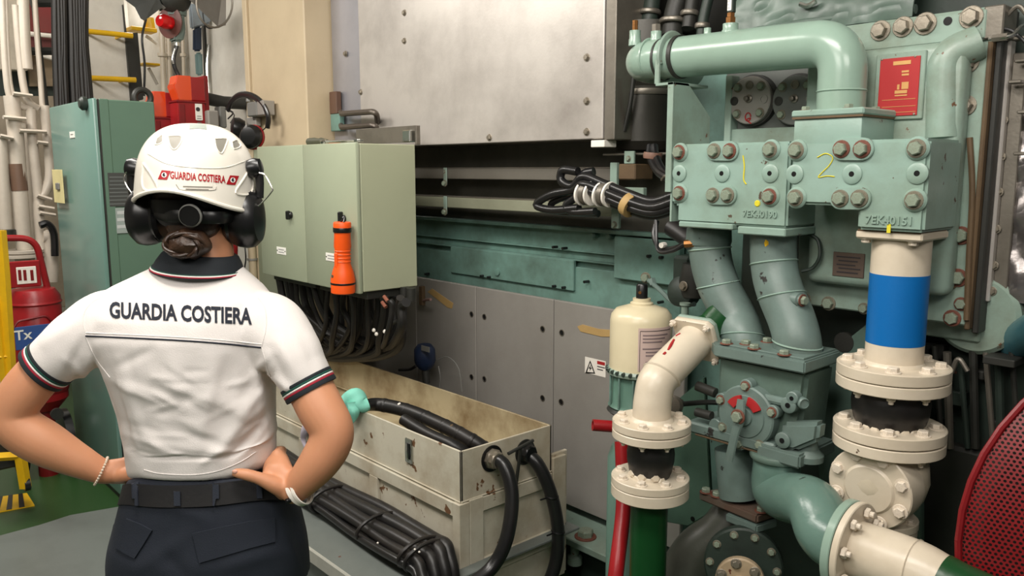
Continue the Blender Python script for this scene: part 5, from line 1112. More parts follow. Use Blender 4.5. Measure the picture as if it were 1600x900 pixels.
# ------------------------------------------------------------------ red alarm beacons behind the cabinet
def XB_(px, py, X): return pt(px, py, X=X)
for i, (x0, x1, y0, y1, yb, X, lab) in enumerate(((236, 279, 142, 182, 245, -4.72, 'left red alarm beacon with an orange lens above the helmet'), (273, 321, 117, 156, 245, -4.60, 'right, higher red alarm beacon with an orange lens and white label'))):
    a = XB_(x0, y0, X); b_ = XB_(x1, y1, X); zt = a.z; zm = XB_(x0, y1, X).z; zb = XB_(x0, yb, X).z; w2 = b_.y - a.y
    T = Thing('alarm_beacon', lab, 'alarm beacon', (X - .08, (a.y + b_.y) / 2, zb), 'red alarm beacons')
    T.add('lens', prism([(a.y + .01, zt), (a.y + w2 * .55, zt), (a.y + w2 * .55, zm), (a.y + .012, zm), (a.y - .012, zm + .08), (a.y + .0, zm + .06 + .03)], 'x', X - .10, X + .004, .004), ORL)
    T.add('lens_core', box((X - .08, a.y + w2 * .15, zm + .01), (X - .02, a.y + w2 * .45, zt - .02), .01), ORANGE)
    T.add('housing', box((X - .11, a.y + w2 * .5, zm), (X + .006, b_.y, zt - .004), .005), REDP)
    T.add('base', box((X - .12, a.y + .004, zb), (X + .0, b_.y, zm - .006), .006), REDP)
    T.add('collar', box((X - .12, a.y - .002, zm - .012), (X + .006, b_.y + .002, zm), .003), REDD)
    T.add('front_pad', box((X, a.y + .008, zb), (X + .012, a.y + w2 * .25, zm - .02), .003), REDD)
    if i: 
        q = XB_(305, 162, X + .006); q2 = XB_(317, 188, X + .006); lb = T.add('label_plate', box((X, q.y, q2.z), (X + .006, q2.y, q.z), .0005), WRT, label='white label'); T.add('label_mark', lathe(V((X + .0065, q.y + (q2.y - q.y) * .35, q.z - .03)), (1, 0, 0), [(.012, 0), (.012, .001)], 12), DKPRINT, lb)
        for k in range(4): T.add('text_line', box((X + .006, q.y + .006, q.z - .07 - k * .012), (X + .0068, q2.y - .008, q.z - .066 - k * .012), 0), GREYPL, lb)
        T.add('backing_post', box((X - .13, b_.y, zb), (X - .01, b_.y + .025, zt + .01), .003), REDD)
    else:
        q = XB_(268, 187, X + .006); T.add('label_plate', box((X, q.y, q.z - .04), (X + .006, q.y + .05, q.z), 0), GREYPL)
# horn with red lens hanging from a green box and its cable
X = -4.75
T = Thing('alarm_horn', 'grey-green alarm horn with a red lens hanging under the fan', 'horn', XB_(285, 70, X))
T.add('body', prism([(XB_(x, y, X).y, XB_(x, y, X).z) for x, y in ((270, 16), (284, 16), (287, 50), (283, 66), (269, 66), (270, 50))], 'x', X - .05, X + .04, .01), GREY_G)
T.add('flare', lathe(XB_(266, 35, X), (.45, -1, 0), [(.05, -.04), (.085, -.005), (.088, .004), (.06, .008), (0, .008)], 28), paint('brown_red', (96, 54, 48), .5, .4))
T.add('red_lens', lathe(XB_(257, 34, X + .03), (.45, -1, 0), [(.035, -.04), (.04, .01), (.03, .035), (0, .045)], 20), clear('red_lens', (220, 20, 26), .15, .3))
T.add('cap', lathe(XB_(276, 10, X), (0, 0, 1), [(.05, -.05), (.055, .0), (.04, .04), (0, .05)], 20), GREY_G)
T.add('gland', tube([XB_(276, 66, X), XB_(276, 72, X)], .02, 12, smooth=0), CHROME)
T.add('cable', tube([XB_(276, 72, X), XB_(271, 92, X), XB_(273, 105, X), XB_(279, 118, X)], .012, 8), BLACKC)
T.add('cable', tube([XB_(273, 76, X + .02), XB_(269, 92, X + .02), XB_(271, 100, X + .02)], .005, 8), CHROME)
# wall fan above
T = Thing('wall_fan', 'grey-bladed wall fan with a wire ring at the top left', 'fan', XB_(300, -20, -4.9))
T.add('hub', lathe(XB_(272, -4, -4.75), (1, -.3, 0), [(.09, -.06), (.09, .04), (.05, .08), (0, .09)], 28), DKM)
def blade(pts, X, tx, mat, lab=None):
    b = bmesh.new(); P = [XB_(x, y, X) + V((tx * k, 0, 0)) for k, (x, y) in enumerate(pts)]; f = b.faces.new([b.verts.new(p) for p in P]); bmesh.ops.solidify(b, geom=[f], thickness=.006); return T.add('blade', b, mat, label=lab)
blade([(190, -4), (246, -6), (252, 12), (222, 34), (215, 31), (205, 14)], -4.7, .012, paint('fan_grey', (112, 116, 116), .3, .4, (80, 80, 76), metal=.3))
blade([(236, -6), (262, -6), (260, 12), (250, 18)], -4.72, .0, GREYPL)
blade([(292, -4), (340, 42), (352, 40), (352, 0), (345, -8)], -4.65, .004, GREYP)
T.add('wire_ring', tube([XB_(335 + 28 * math.cos(t), 5 + 38 * math.sin(t), -4.63) for t in [k * math.pi / 14 for k in range(29)]], .006, 8, smooth=0), STEELD)
# hanging shirt-like cloths behind: blue work gloves and grey tube
T = Thing('hanging_gloves', 'grey and dark blue work gloves hanging behind the beacons', 'gloves', XB_(308, 40, -5.2))
b = prism([(XB_(x, y, -5.2).y, XB_(x, y, -5.2).z) for x, y in ((296, 5), (312, 8), (328, 20), (330, 36), (312, 42), (299, 46))], 'x', -5.23, -5.19, .01); T.add('glove', b, paint('glove_cloth', (146, 156, 164), .8, .4))
b = prism([(XB_(x, y, -5.2).y, XB_(x, y, -5.2).z) for x, y in ((303, 44), (315, 40), (315, 80), (303, 80))], 'x', -5.23, -5.19, .01); T.add('glove', b, paint('navy_cloth', (44, 56, 74), .9, .3))
b = prism([(XB_(x, y, -5.25).y, XB_(x, y, -5.25).z) for x, y in ((306, 82), (316, 82), (317, 118), (308, 118))], 'x', -5.28, -5.24, .01); T.add('cuff', b, paint('teal_cloth', (120, 148, 148), .8, .3))
T = Thing('black_conduit', 'black conduit strip running down beside the gloves', 'conduit', XB_(326, 120, -5.3))
T.add('strip', prism([(XB_(x, y, -5.3).y, XB_(x, y, -5.3).z) for x, y in ((318, 28), (329, 38), (334, 150), (324, 150))], 'x', -5.34, -5.3, .003), DKM)
T.add('steel_tube', tube([XB_(326, 70, -5.25), XB_(323, 105, -5.25), XB_(326, 148, -5.25)], .012, 8), CHROME)
for i, (px, r_, lab) in enumerate(((252, .018, 'pale pipe behind the alarm horn, leftmost of three'), (262, .016, 'pale pipe behind the alarm horn, middle of three'), (284, .011, 'thin pale pipe behind the alarm horn, right of three'))):
    T = Thing('vertical_pipe', lab, 'pipe', XB_(px, 140, -5.6), 'pale vertical pipes behind the horn')
    T.add('tube', tube([XB_(px - 1, -20, -5.6), XB_(px + 4, 150, -5.6)], r_, 12, smooth=0), WHITEP)
    T.add('collar', lathe(XB_(px + 2, 86, -5.6), (0, 0, 1), [(r_ * 1.8, -.01), (r_ * 1.8, .01)], 12), WHITEP)
# ear defenders hanging and junction boxes
YE = 1.93
T = Thing('hanging_ear_defenders', 'black ear defenders with a red stripe hanging right of the helmet', 'ear defenders', pt(385, 215, Y=YE))
T.add('headband', tube([pt(x, y, Y=YE) for x, y in ((356, 172), (362, 158), (376, 148), (394, 150), (410, 162), (419, 182), (418, 200))], .011, 10, squash=(1, 1.6)), BLK)
T.add('wire_yoke', tube([pt(x, y, Y=YE - .02) for x, y in ((419, 182), (416, 198), (404, 208))], .003, 6), BLK); T.add('wire_yoke', tube([pt(x, y, Y=YE) for x, y in ((357, 172), (366, 180), (360, 192))], .003, 6), BLK)
q = pt(394, 214, Y=YE - .06); T.add('ear_cup', lathe(q, (.5, -.8, .1), [(.045, -.04), (.062, -.01), (.062, .02), (.045, .04), (0, .048)], 28), BLK)
T.add('red_stripe', lathe(q, (.5, -.8, .1), [(.063, -.022), (.066, -.016), (.066, -.008), (.063, -.004)], 28), REDP)
q = pt(370, 200, Y=YE - .02); T.add('ear_cup', lathe(q, (-.3, -.9, .1), [(.045, -.04), (.058, -.01), (.055, .02), (.04, .03), (0, .034)], 24), BLK)
T = Thing('junction_box', 'grey junction box with a round knob on the cream column', 'junction box', pt(395, 180, Y=1.97))
T.add('body', fbox(385, 159, 401, 182, 1.93, 1.99, .006), GREYPL); T.add('side', fbox(401, 157, 412, 180, 1.92, 1.985, .004), GREYP); T.add('knob', lathe(pt(390, 156, Y=1.95), (0, 0, 1), [(.02, -.01), (.018, .012), (.012, .02), (0, .022)], 14), GREYPL)
T.add('lower_plate', fbox(385, 183, 400, 197, 1.96, 1.99, .003), GREYP)
T = Thing('socket_box', 'white socket box on the wall between helmet and ear defenders', 'socket box', XB_(335, 195, -4.55))
T.add('body', box(XB_(325, 172, -4.55), XB_(343, 200, -4.55) + V((-.08, 0, 0)), .006), GREYP); T.add('body', box(XB_(343, 166, -4.6), XB_(355, 200, -4.6) + V((-.08, 0, 0)), .006), GREYPL)
T.add('wire', tube([XB_(352, 170, -4.55), XB_(364, 176, -4.5), XB_(356, 186, -4.5)], .004, 6), BLK)
T = Thing('dark_pipe_stub', 'dark horizontal pipe stub behind the socket box', 'pipe', XB_(340, 158, -4.8)); T.add('tube', tube([XB_(322, 154, -4.75), XB_(350, 160, -4.75), XB_(350, 160, -4.75) + V((0, .2, 0))], .036, 16, smooth=0), DKM)
T = Thing('red_hose', 'red hose end glimpsed right of the neck', 'hose', pt(362, 390, Y=1.9)); T.add('hose', tube([pt(361, 350, Y=1.9), pt(364, 380, Y=1.88), pt(366, 412, Y=1.9)], [.016, .026, .018], 14), REDP)
T.add('wire', tube([pt(382, 380, Y=1.9), pt(384, 405, Y=1.9), pt(380, 430, Y=1.9)], .004, 6), BLK)
T = Thing('conduit_pipe', 'cream vertical conduit below the ear defenders', 'pipe', pt(403, 430, Y=1.96)); T.add('tube', tube([pt(393, 378, Y=1.96), pt(397, 450, Y=1.96)], .022, 12, smooth=0), WALLC); T.add('collar', lathe(pt(394, 405, Y=1.96), (0, 0, 1), [(.03, -.006), (.03, .006)], 12), GREYP)
# ------------------------------------------------------------------ left wall: white board, yellow rungs, cables, pipes
T = Thing('white_locker', 'tall off-white panel behind the yellow rungs', 'panel', XB_(175, 150, -5.75))
T.add('panel', prism([(XB_(x, y, -5.75).y, XB_(x, y, -5.75).z) for x, y in ((134, -20), (192, -20), (206, 160), (143, 160))], 'x', -5.78, -5.75, .003), WALLW); 
T.add('edge', prism([(XB_(x, y, -5.7).y, XB_(x, y, -5.7).z) for x, y in ((194, 5), (200, 52), (217, 50), (226, 155), (207, 160))], 'x', -5.8, -5.72, .003), DKM)
for k, (x0, y0, x1, y1, r_) in enumerate(((137, 49, 207, 56, .017), (143, 122, 212, 125, .017))):
    T = Thing('yellow_rung', ['upper yellow ladder rung before the off-white panel', 'lower yellow ladder rung before the off-white panel'][k], 'rung', XB_((x0 + x1) / 2, y0, -5.62), 'yellow rungs')
    T.add('bar', tube([XB_(x0, y0, -5.62), XB_(x1, y1, -5.62)], r_, 12, smooth=0), YEL)
    for x_, y_ in ((x0 + 8, y0), (x1 - 16, y1)): T.add('bracket', tube([XB_(x_, y_, -5.62), XB_(x_, y_, -5.62) + V((-.14, 0, 0))], .008, 6, smooth=0), YEL)
T = Thing('yellow_ladder', 'yellow step brackets fixed on the far white wall', 'steps', XB_(235, 100, -6.0))
for x0, y0, x1, y1 in ((205, 41, 246, 49), (224, 98, 251, 101)): T.add('tread', box(XB_(x0, y0 - 1, -6.0), XB_(x1, y1 + 2, -6.0) + V((-.12, 0, 0)), .004), YEL)
T.add('post', tube([XB_(232, 28, -6.05), XB_(235, 46, -6.05)], .036, 8, smooth=0), YEL); T.add('brace', tube([XB_(228, 56, -6.1), XB_(245, 68, -6.1)], .012, 8, smooth=0), WALLW); T.add('brace', tube([XB_(232, 106, -6.1), XB_(246, 132, -6.1)], .012, 8, smooth=0), WALLW)
T.add('cable', tube([XB_(228, 30, -5.95), XB_(222, 60, -5.95), XB_(226, 100, -5.95), XB_(225, 150, -5.95)], .008, 8), BLACKC)
T = Thing('grey_cabinet_side', 'narrow grey post right of the three pale pipes', 'post', XB_(297, 100, -5.7)); T.add('post', prism([(XB_(x, y, -5.7).y, XB_(x, y, -5.7).z) for x, y in ((266, -20), (298, -20), (306, 150), (272, 150))], 'x', -5.74, -5.7, .003), paint('dim_grey', (150, 146, 138), .5, .3))
T = Thing('wall_cable', 'thin dark cable down the white wall at top centre-left', 'cable', XB_(340, 100, -5.0)); T.add('cable', tube([XB_(316, -10, -4.9), XB_(318, 30, -4.9), XB_(326, 44, -4.9), XB_(345, 40, -4.9)], .004, 6), BLACKC)
# cable bundles
for i, (pa, pb, n_) in enumerate((((92, 0), (97, 165), 4), ((114, 0), (121, 165), 3), ((127, 0), (136, 160), 3))):
    T = Thing('cable_run', ['left run of thick black cables above the teal cabinet', 'middle run of thick black cables above the teal cabinet', 'right run of thick black cables beside the off-white panel'][i], 'cables', XB_(pb[0], pb[1], -5.15), 'black cable runs')
    for k in range(n_):
        for j in (0, 1):
            dx = (k - n_ / 2 + .5) * 4.6 + j * 2; X = -5.15 - .04 * j
            T.add('cable', tube([XB_(pa[0] + dx, -30, X), XB_(pa[0] + dx + 1.0 + 2 * math.sin(k + i), 60, X), XB_((pa[0] + pb[0]) / 2 + dx + 1.5 * math.sin(k * 2), 110, X), XB_(pb[0] + dx, 175, X)], .019, 8, smooth=5), MATCAB)
T = Thing('cable_tray', 'dark steel ladder tray carrying the black cables', 'cable tray', XB_(70, 160, -5.25))
for px in (55,): T.add('side_rail', tube([XB_(px - 5, -20, -5.25), XB_(px + 18, 175, -5.25)], .018, 6, smooth=0, squash=(1.4, .8)), DKM)
for y in (5, 80): T.add('rung', tube([XB_(48, y, -5.25), XB_(135, y, -5.25)], .022, 8, smooth=0), DKM)
# background panels
def wpanel(name, lab, cat, pts, X, mat, th_=.03):
    T = Thing(name, lab, cat, XB_(pts[0][0], pts[0][1], X)); T.add('panel', prism([(XB_(x, y, X).y, XB_(x, y, X).z) for x, y in pts], 'x', X - th_, X, .003), mat); return T
wpanel('red_locker', 'dark red locker far behind the pipes at top left', 'locker', [(36, -20), (88, -20), (90, 52), (38, 50)], -6.2, paint('dull_red', (128, 46, 46), .5, .3), .2)
T = Thing('red_equipment', 'dark red equipment with white rim below the red locker', 'equipment', XB_(60, 90, -6.1))
T.add('body', prism([(XB_(x, y, -6.1).y, XB_(x, y, -6.1).z) for x, y in ((42, 56), (88, 58), (90, 84), (42, 80))], 'x', -6.3, -6.1, .02), paint('dull_red2', (92, 40, 40), .5, .3)); T.add('rim', tube([XB_(42, 52, -6.05), XB_(60, 54, -6.05), XB_(88, 57, -6.05)], .014, 8), WHT); T.add('rim', tube([XB_(44, 80, -6.05), XB_(60, 84, -6.05), XB_(88, 92, -6.05)], .018, 8), WHT)
wpanel('beige_machine', 'beige machine panel far behind the cable tray', 'machine', [(44, 86), (90, 88), (92, 135), (46, 135)], -6.3, paint('dim_beige', (150, 132, 106), .5, .5))
wpanel('dark_machine', 'dark machine panel between pipes and cable tray', 'machine', [(0, 108), (44, 108), (92, 138), (95, 200), (0, 150)], -6.35, DKGREEN)
wpanel('grey_backboard', 'beige-grey backboard behind the left pipes', 'panel', [(-30, 150), (100, 150), (110, 480), (-30, 480)], -6.0, paint('dim_beige2', (146, 134, 116), .5, .5, (90, 80, 66)))
wpanel('beige_duct', 'wide off-white duct at the top left corner', 'duct', [(-10, -20), (40, -20), (44, 110), (0, 108)], -6.15, paint('offwhite_duct', (196, 186, 168), .5, .3), .1)
PIPEW = paint('offwhite_wall_pipe', (196, 186, 172), .35, .3, (130, 116, 100), chips=.05)
wp = [('bent conduit at the far left edge turning right', [(3, -20), (6, 60), (10, 120), (16, 152), (32, 166), (50, 170)], .017),
      ('bent conduit just inside the far left one', [(8, -20), (12, 80), (16, 130), (24, 155), (40, 168)], .012),
      ('bent conduit turning right above the cabinet corner', [(24, 8), (30, 80), (36, 130), (44, 158), (60, 170)], .019),
      ('straight conduit beside the cable tray frame', [(53, -20), (58, 60), (63, 120), (66, 165)], .014),
      ('thick white pipe at the top left', [(35, -20), (38, 60), (42, 108)], .03),
      ('thick vertical pipe with a brown band', [(18, 150), (25, 215), (31, 300), (38, 390)], .040),
      ('slim vertical pipe left of the banded one', [(0, 215), (4, 280), (9, 360)], .034),
      ('slim vertical pipe near the cabinet', [(48, 170), (52, 230), (60, 310), (66, 420)], .026),
      ('curved pipe close to the cabinet edge', [(70, 165), (76, 230), (78, 275), (70, 300), (60, 320), (66, 400), (70, 460)], .027),
      ('broad shaded pipe behind the banded one', [(38, 205), (42, 290), (52, 420)], .055),
      ('short bent pipe at lower cabinet side', [(66, 370), (76, 372), (80, 400), (78, 440)], .04)]
for i, (lab, P, r_) in enumerate(wp):
    X = -5.15 - (.25 if r_ > .05 else 0)
    T = Thing('wall_pipe', 'off-white ' + lab, 'pipe', XB_(P[-1][0], P[-1][1], X), 'off-white pipes on the left wall')
    T.add('tube', tube([XB_(x, y, X) for x, y in P], r_, 14, smooth=6), PIPEW)
    if i == 5:
        T.add('brown_band', tube([XB_(26, 256, X), XB_(31, 298, X)], .042, 16, smooth=0), paint('brown_band', (110, 84, 68), .5, .3))
        T.add('flange', lathe(XB_(37, 396, X), (0, 0, 1), [(.10, -.02), (.10, -.005), (.09, 0), (.10, .005), (.10, .02)], 24), PIPEW)
        T.add('lower_tube', tube([XB_(38, 400, X), XB_(42, 470, X)], .05, 14, smooth=0), PIPEW)
        T.add('clip', box(XB_(16, 190, X + .03), XB_(36, 202, X - .05), .004), PIPEW)
    if i == 6: T.add('cap', lathe(XB_(9, 362, X), (0, 0, 1), [(.05, -.02), (.05, .01), (.03, .015)], 12), DKM)
for i, (x0, y0, x1, y1) in enumerate(((5, 183, 40, 186), (0, 212, 20, 216), (30, 204, 72, 206), (58, 305, 80, 312), (60, 322, 84, 326), (62, 332, 86, 336), (58, 222, 74, 224), (20, 146, 50, 150))):
    T = Thing('pipe_clamp_bar', 'off-white cross bar clamping the left wall pipes, ' + ['beside the thick pipe top', 'at the far left edge', 'reaching to the cabinet', 'at the curved pipe waist', 'below the curved pipe waist', 'lowest, near the cabinet edge', 'short, near the cabinet top', 'above the backboard'][i], 'clamp', XB_(x0, y0, -5.12), 'pipe clamp bars')
    T.add('bar', tube([XB_(x0, y0, -5.1), XB_(x1, y1, -5.1)], .016, 6, smooth=0, squash=(1.6, .7)), PIPEW)
T = Thing('rubber_elbow', 'black rubber elbow beside the cabinet, above the extinguisher', 'fitting', XB_(75, 370, -5.05)); T.add('elbow', tube([XB_(62, 352, -5.05), XB_(74, 350, -5.05), XB_(84, 365, -5.05), XB_(86, 400, -5.05)], .02, 10), BLK)
# ------------------------------------------------------------------ wheeled red extinguisher and yellow stand
X = -4.75
qa = XB_(8, 448, X); qb = XB_(94, 448, X); yc = (qa.y + qb.y) / 2; rr = (qb.y - qa.y) / 2 * .98; zt = XB_(55, 448, X).z; zb = XB_(60, 640, X).z
T = Thing('wheeled_extinguisher', 'large red wheeled fire extinguisher at the left edge', 'fire extinguisher', (X, yc, 0))
T.add('cylinder', lathe((X, yc, zb), (0, 0, 1), [(rr * .6, 0), (rr, .06), (rr, zt - zb - .05), (rr * .8, zt - zb - .01), (rr * .3, zt - zb), (0, zt - zb)], 40), REDP)
T.add('shoulder_band', lathe((X, yc, zt - .09), (0, 0, 1), [(rr, 0), (rr + .006, .01), (rr, .02)], 40), REDP)
T.add('handle', tube(arcpath([XB_(2, 372, X), XB_(55, 372, X), XB_(74, 450, X)], .10) + [XB_(76, 462, X)], .017, 10, smooth=0), REDP)
hp = T.add('head_plate', box(XB_(6, 410, X + .05), XB_(64, 446, X + .03), .004), REDP)
T.add('valve_frame', box(XB_(25, 418, X + .055), XB_(58, 442, X + .05), .002), WHT, hp)
for x0 in (28, 36, 47): T.add('valve_slot', box(XB_(x0, 422, X + .058), XB_(x0 + 6, 438, X + .054), .001), REDD, hp)
T.add('label_holder', tube(arcpath([XB_(20, 515, X + rr), XB_(28, 502, X + rr), XB_(72, 493, X + rr), XB_(86, 506, X + rr)], .03), .006, 8, smooth=0), REDD)
lb = T.add('label_plate', box(XB_(22, 512, X + rr + .006), XB_(84, 540, X + rr), .002), paint('blue_label', (50, 84, 150), .5, .3), label='blue and pale printed label reading Tx')
c = XB_(36, 524, X + rr + .007); T.add('lettering', text_bm('Tx', .07, SIDE(c + V((.001, 0, 0))), .0005, .001), WRT, lb)
T.add('base_band', lathe((X, yc, zb + .1), (0, 0, 1), [(rr + .004, 0), (rr + .008, .02), (rr + .004, .04)], 36), REDD)
for y in (yc - rr * .9, yc + rr * .9): 
    wh = T.add('wheel', lathe((X - .1, y, .16), (0, 1, 0), [(.1, -.03), (.155, -.02), (.155, .02), (.1, .03)], 28), BLK); T.add('hub', lathe((X - .1, y, .16), (0, 1, 0), [(.05, -.035), (.05, .035)], 16), REDP, wh)
T.add('foot', tube([(X, yc, zb + .02), (X, yc, .0)], .05, 12, smooth=0), REDD)
T.add('gauge', lathe(XB_(88, 646, X + .2), (1, 0, 0), [(.03, 0), (.03, .02)], 14), DKM)
X = -4.2
T = Thing('yellow_trolley', 'yellow painted steel trolley frame at the left edge', 'trolley', XB_(30, 760, X))
T.add('post', tube([XB_(0, 360, X), XB_(6, 430, X), XB_(20, 640, X), XB_(40, 762, X)], .021, 4, smooth=0, squash=(1.2, 1.2)), YEL)
T.add('post', tube([XB_(-6, 470, X), XB_(8, 600, X)], .018, 4, smooth=0), YEL)
T.add('cross_bar', tube([XB_(-20, 715, X), XB_(28, 712, X)], .020, 4, smooth=0), YEL)
T.add('cross_bar', tube([XB_(-20, 560, X), XB_(14, 556, X)], .016, 4, smooth=0), YEL)
T.add('diagonal', tube([XB_(14, 690, X), XB_(-10, 650, X)], .012, 6, smooth=0), STEELD)
T.add('caster', lathe(XB_(42, 757, X), (0, 1, 0), [(.03, -.012), (.03, .012)], 16), BLK)
T.add('load', box(XB_(-30, 655, X - .05), XB_(16, 712, X - .25), .01), DKM)
# ceiling strip lamps out of view that match the room lights
for i, (x, y, z) in enumerate(((-.9, .35, 3.06), (-2.6, .5, 3.06), (-4.6, .2, 3.16))):
    T = Thing('ceiling_lamp', ['ceiling lamp above the valve blocks', 'ceiling lamp above the person', 'ceiling lamp above the teal cabinet'][i], 'lamp', (x, y, z), 'ceiling lamps')
    T.add('housing', box((x - .66, y - .1, z), (x + .66, y + .1, z + .06), .01), WHT)
# ------------------------------------------------------------------ the person, seen from behind with hands on hips
DP = 1.60
def pp(px, py, D=DP): return pt(px, py, D=D)
def rings(rows, n=40, e=2.3, cap=True):
    """stack of rounded sections; row = (py, left px, right px, half depth, centre depth)"""
    b = bmesh.new(); R = []
    for py, xl, xr, hd, D in rows:
        a = pp(xl, py, D); c = pp(xr, py, D); m = (a + c) / 2; hw = (c - a).length / 2
        ring = []
        for k in range(n):
            t = 2 * math.pi * k / n; x = math.copysign(abs(math.cos(t)) ** (2 / e), math.cos(t)); y = math.copysign(abs(math.sin(t)) ** (2 / e), math.sin(t))
            ring.append(b.verts.new(m + RT * hw * x + FH * hd * y))
        R.append(ring)
    for A, B in zip(R, R[1:]):
        for k in range(n): b.faces.new((A[k], A[(k + 1) % n], B[(k + 1) % n], B[k]))
    if cap: b.faces.new(R[0]); b.faces.new(R[-1])
    bmesh.ops.recalc_face_normals(b, faces=b.faces); return b
def ell(c, rx, ry, rz, bm=None, n=24, tilt=None):
    b = bmesh.new(); bmesh.ops.create_uvsphere(b, u_segments=n, v_segments=n // 2, radius=1)
    for v in b.verts:
        q = v.co.copy(); p = RT * q.x * rx + FH * q.y * ry + V((0, 0, 1)) * q.z * rz
        if tilt: p = tilt @ p
        v.co = V(c) + p
    return join(bm, b)
def fuse(bm, voxel, iters=6, fac=.6):
    me = bpy.data.meshes.new('t'); bm.to_mesh(me); bm.free(); o = bpy.data.objects.new('t', me); COL.objects.link(o)
    m = o.modifiers.new('r', 'REMESH'); m.mode = 'VOXEL'; m.voxel_size = voxel
    s = o.modifiers.new('s', 'SMOOTH'); s.iterations = iters; s.factor = fac
    dg = bpy.context.evaluated_depsgraph_get(); dg.update(); me2 = bpy.data.meshes.new_from_object(o.evaluated_get(dg))
    b = bmesh.new(); b.from_mesh(me2); bpy.data.objects.remove(o); bpy.data.meshes.remove(me); bpy.data.meshes.remove(me2); return b
def folds(b, F, noise_amp=0, nscale=30):
    b.normal_update()
    for v in b.verts:
        if v.normal.dot(EYE - v.co) < 0: continue
        x, y = to_px(v.co); d = 0
        for x0, y0, x1, y1, wd, am in F:
            L2 = (x1 - x0) ** 2 + (y1 - y0) ** 2; t = ((x - x0) * (x1 - x0) + (y - y0) * (y1 - y0)) / L2
            tc = min(max(t, 0), 1); dd = (x - x0 - tc * (x1 - x0)) ** 2 + (y - y0 - tc * (y1 - y0)) ** 2
            g = math.exp(-dd / (wd * wd)); 
            if g > .01: d += am * g * math.sin(math.pi * min(max(.12 + .76 * t, 0), 1))
        if noise_amp: d += noise_amp * noise.noise(v.co * nscale)
        v.co += v.normal * d
    return b
def bvh(b): return BVHTree.FromBMesh(b)
def proj(tree, px, py, off=.001, fallback=DP):
    d = ray(px, py).normalized(); h = tree.ray_cast(EYE, d)
    if h[0] is None: return pp(px, py, fallback)
    n = h[1] if h[1].dot(d) < 0 else -h[1]
    return h[0] + n * off
def patch(tree, poly, off=.001, thick=.002, cuts=6):
    b = bmesh.new(); f = b.faces.new([b.verts.new((x, y, 0)) for x, y in poly])
    bmesh.ops.triangulate(b, faces=[f]); bmesh.ops.subdivide_edges(b, edges=b.edges[:], cuts=cuts, use_grid_fill=True)
    bmesh.ops.remove_doubles(b, verts=b.verts, dist=1e-4)
    for v in b.verts: v.co = proj(tree, v.co.x, v.co.y, off + thick)
    bmesh.ops.recalc_face_normals(b, faces=b.faces)
    if sum((f.normal.dot(EYE - f.calc_center_median()) > 0) - .5 for f in b.faces) < 0: bmesh.ops.reverse_faces(b, faces=b.faces[:])
    if thick > .0009: bmesh.ops.solidify(b, geom=b.faces[:], thickness=thick)
    return b
def patch_text(tree, s, cx, cy, w_px, size, tilt=0, off=.0006, thick=.0008, bold=0., arc=0.):
    b = text_bm(s, size, Matrix.Identity(4), 0, bold); xs = [v.co.x for v in b.verts]; k = w_px / (max(xs) - min(xs)); mid = (max(xs) + min(xs)) / 2
    bmesh.ops.remove_doubles(b, verts=b.verts, dist=1e-5)
    long_ = [e for e in b.edges if e.calc_length() > size * .25]
    bmesh.ops.subdivide_edges(b, edges=long_, cuts=2)
    for v in b.verts:
        x = (v.co.x - mid) * k; y = v.co.y
        v.co = proj(tree, cx + x, cy + x * tilt - y + arc * (x / (w_px / 2)) ** 2, off + thick)
    bmesh.ops.triangulate(b, faces=b.faces[:]); bmesh.ops.recalc_face_normals(b, faces=b.faces)
    return b
def line(tree, pts, r, off=.0, n=6, sm=6):
    S = smooth_path([V((x, y, 0)) for x, y in pts], sm); return tube([proj(tree, p.x, p.y, off) for p in S], r, n, smooth=0)
SKIN = paint('skin', (204, 144, 108), .5, .12, (176, 96, 70), scale=9, bump=.08, sub=.08, fine=200)
SHIRT = paint('white_shirt_cotton', (226, 220, 216), .85, .04, (190, 180, 174), bump=.25, fine=420, scale=4)
NAVY = paint('navy_trouser_cloth', (34, 40, 52), .8, .25, (22, 25, 34), bump=.3, fine=400)
NAVYB = paint('navy_knit', (24, 30, 36), .8, .1, (16, 18, 22), bump=.2, fine=300)
BELT = paint('black_belt', (17, 17, 20), .7, .1, bump=.2)
GRNT = paint('green_knit', (20, 74, 62), .8, 0, bump=0); REDT = paint('red_knit', (158, 32, 52), .8, 0, bump=0); WHTT = paint('white_knit', (232, 226, 220), .8, 0, bump=0)
HAIR = paint('brown_hair', (48, 33, 24), .4, .6, (86, 60, 42), scale=40, bump=.6, fine=160)
HELM = paint('white_helmet_shell', (238, 232, 220), .16, .0, bump=0)
REDS = paint('red_print', (172, 12, 28), .45, 0, bump=0)
foot = pp(328, 900, DP); foot.z = 0
PT = Thing('person', 'person in white polo shirt and navy trousers, back turned, hands on hips', 'person', foot)
# body: neck, head, arms and hands as one surface
la = [(200, 492, 1.60), (140, 520, 1.585), (74, 573, 1.56), (38, 612, 1.545), (20, 645, 1.54), (30, 668, 1.54), (70, 693, 1.55), (120, 719, 1.565), (158, 736, 1.58), (176, 737, 1.588)]
lr = [.045, .046, .045, .0445, .043, .044, .044, .034, .0255, .024]
ra = [(405, 490, 1.60), (445, 530, 1.58), (480, 597, 1.55), (502, 640, 1.53), (518, 670, 1.52), (515, 694, 1.515), (500, 720, 1.51), (480, 745, 1.51), (462, 764, 1.515), (452, 768, 1.52)]
rr_ = [.045, .046, .0455, .0455, .043, .0425, .040, .034, .0275, .025]
b = tube([pp(*p) for p in la], lr, 22, smooth=5); b = tube([pp(*p) for p in ra], rr_, 22, b, smooth=5)
b = join(b, rings([(640, 220, 400, .08, 1.61), (560, 190, 400, .085, 1.61), (490, 200, 405, .07, 1.61), (455, 240, 372, .05, 1.61), (420, 270, 370, .05, 1.62)], 28))
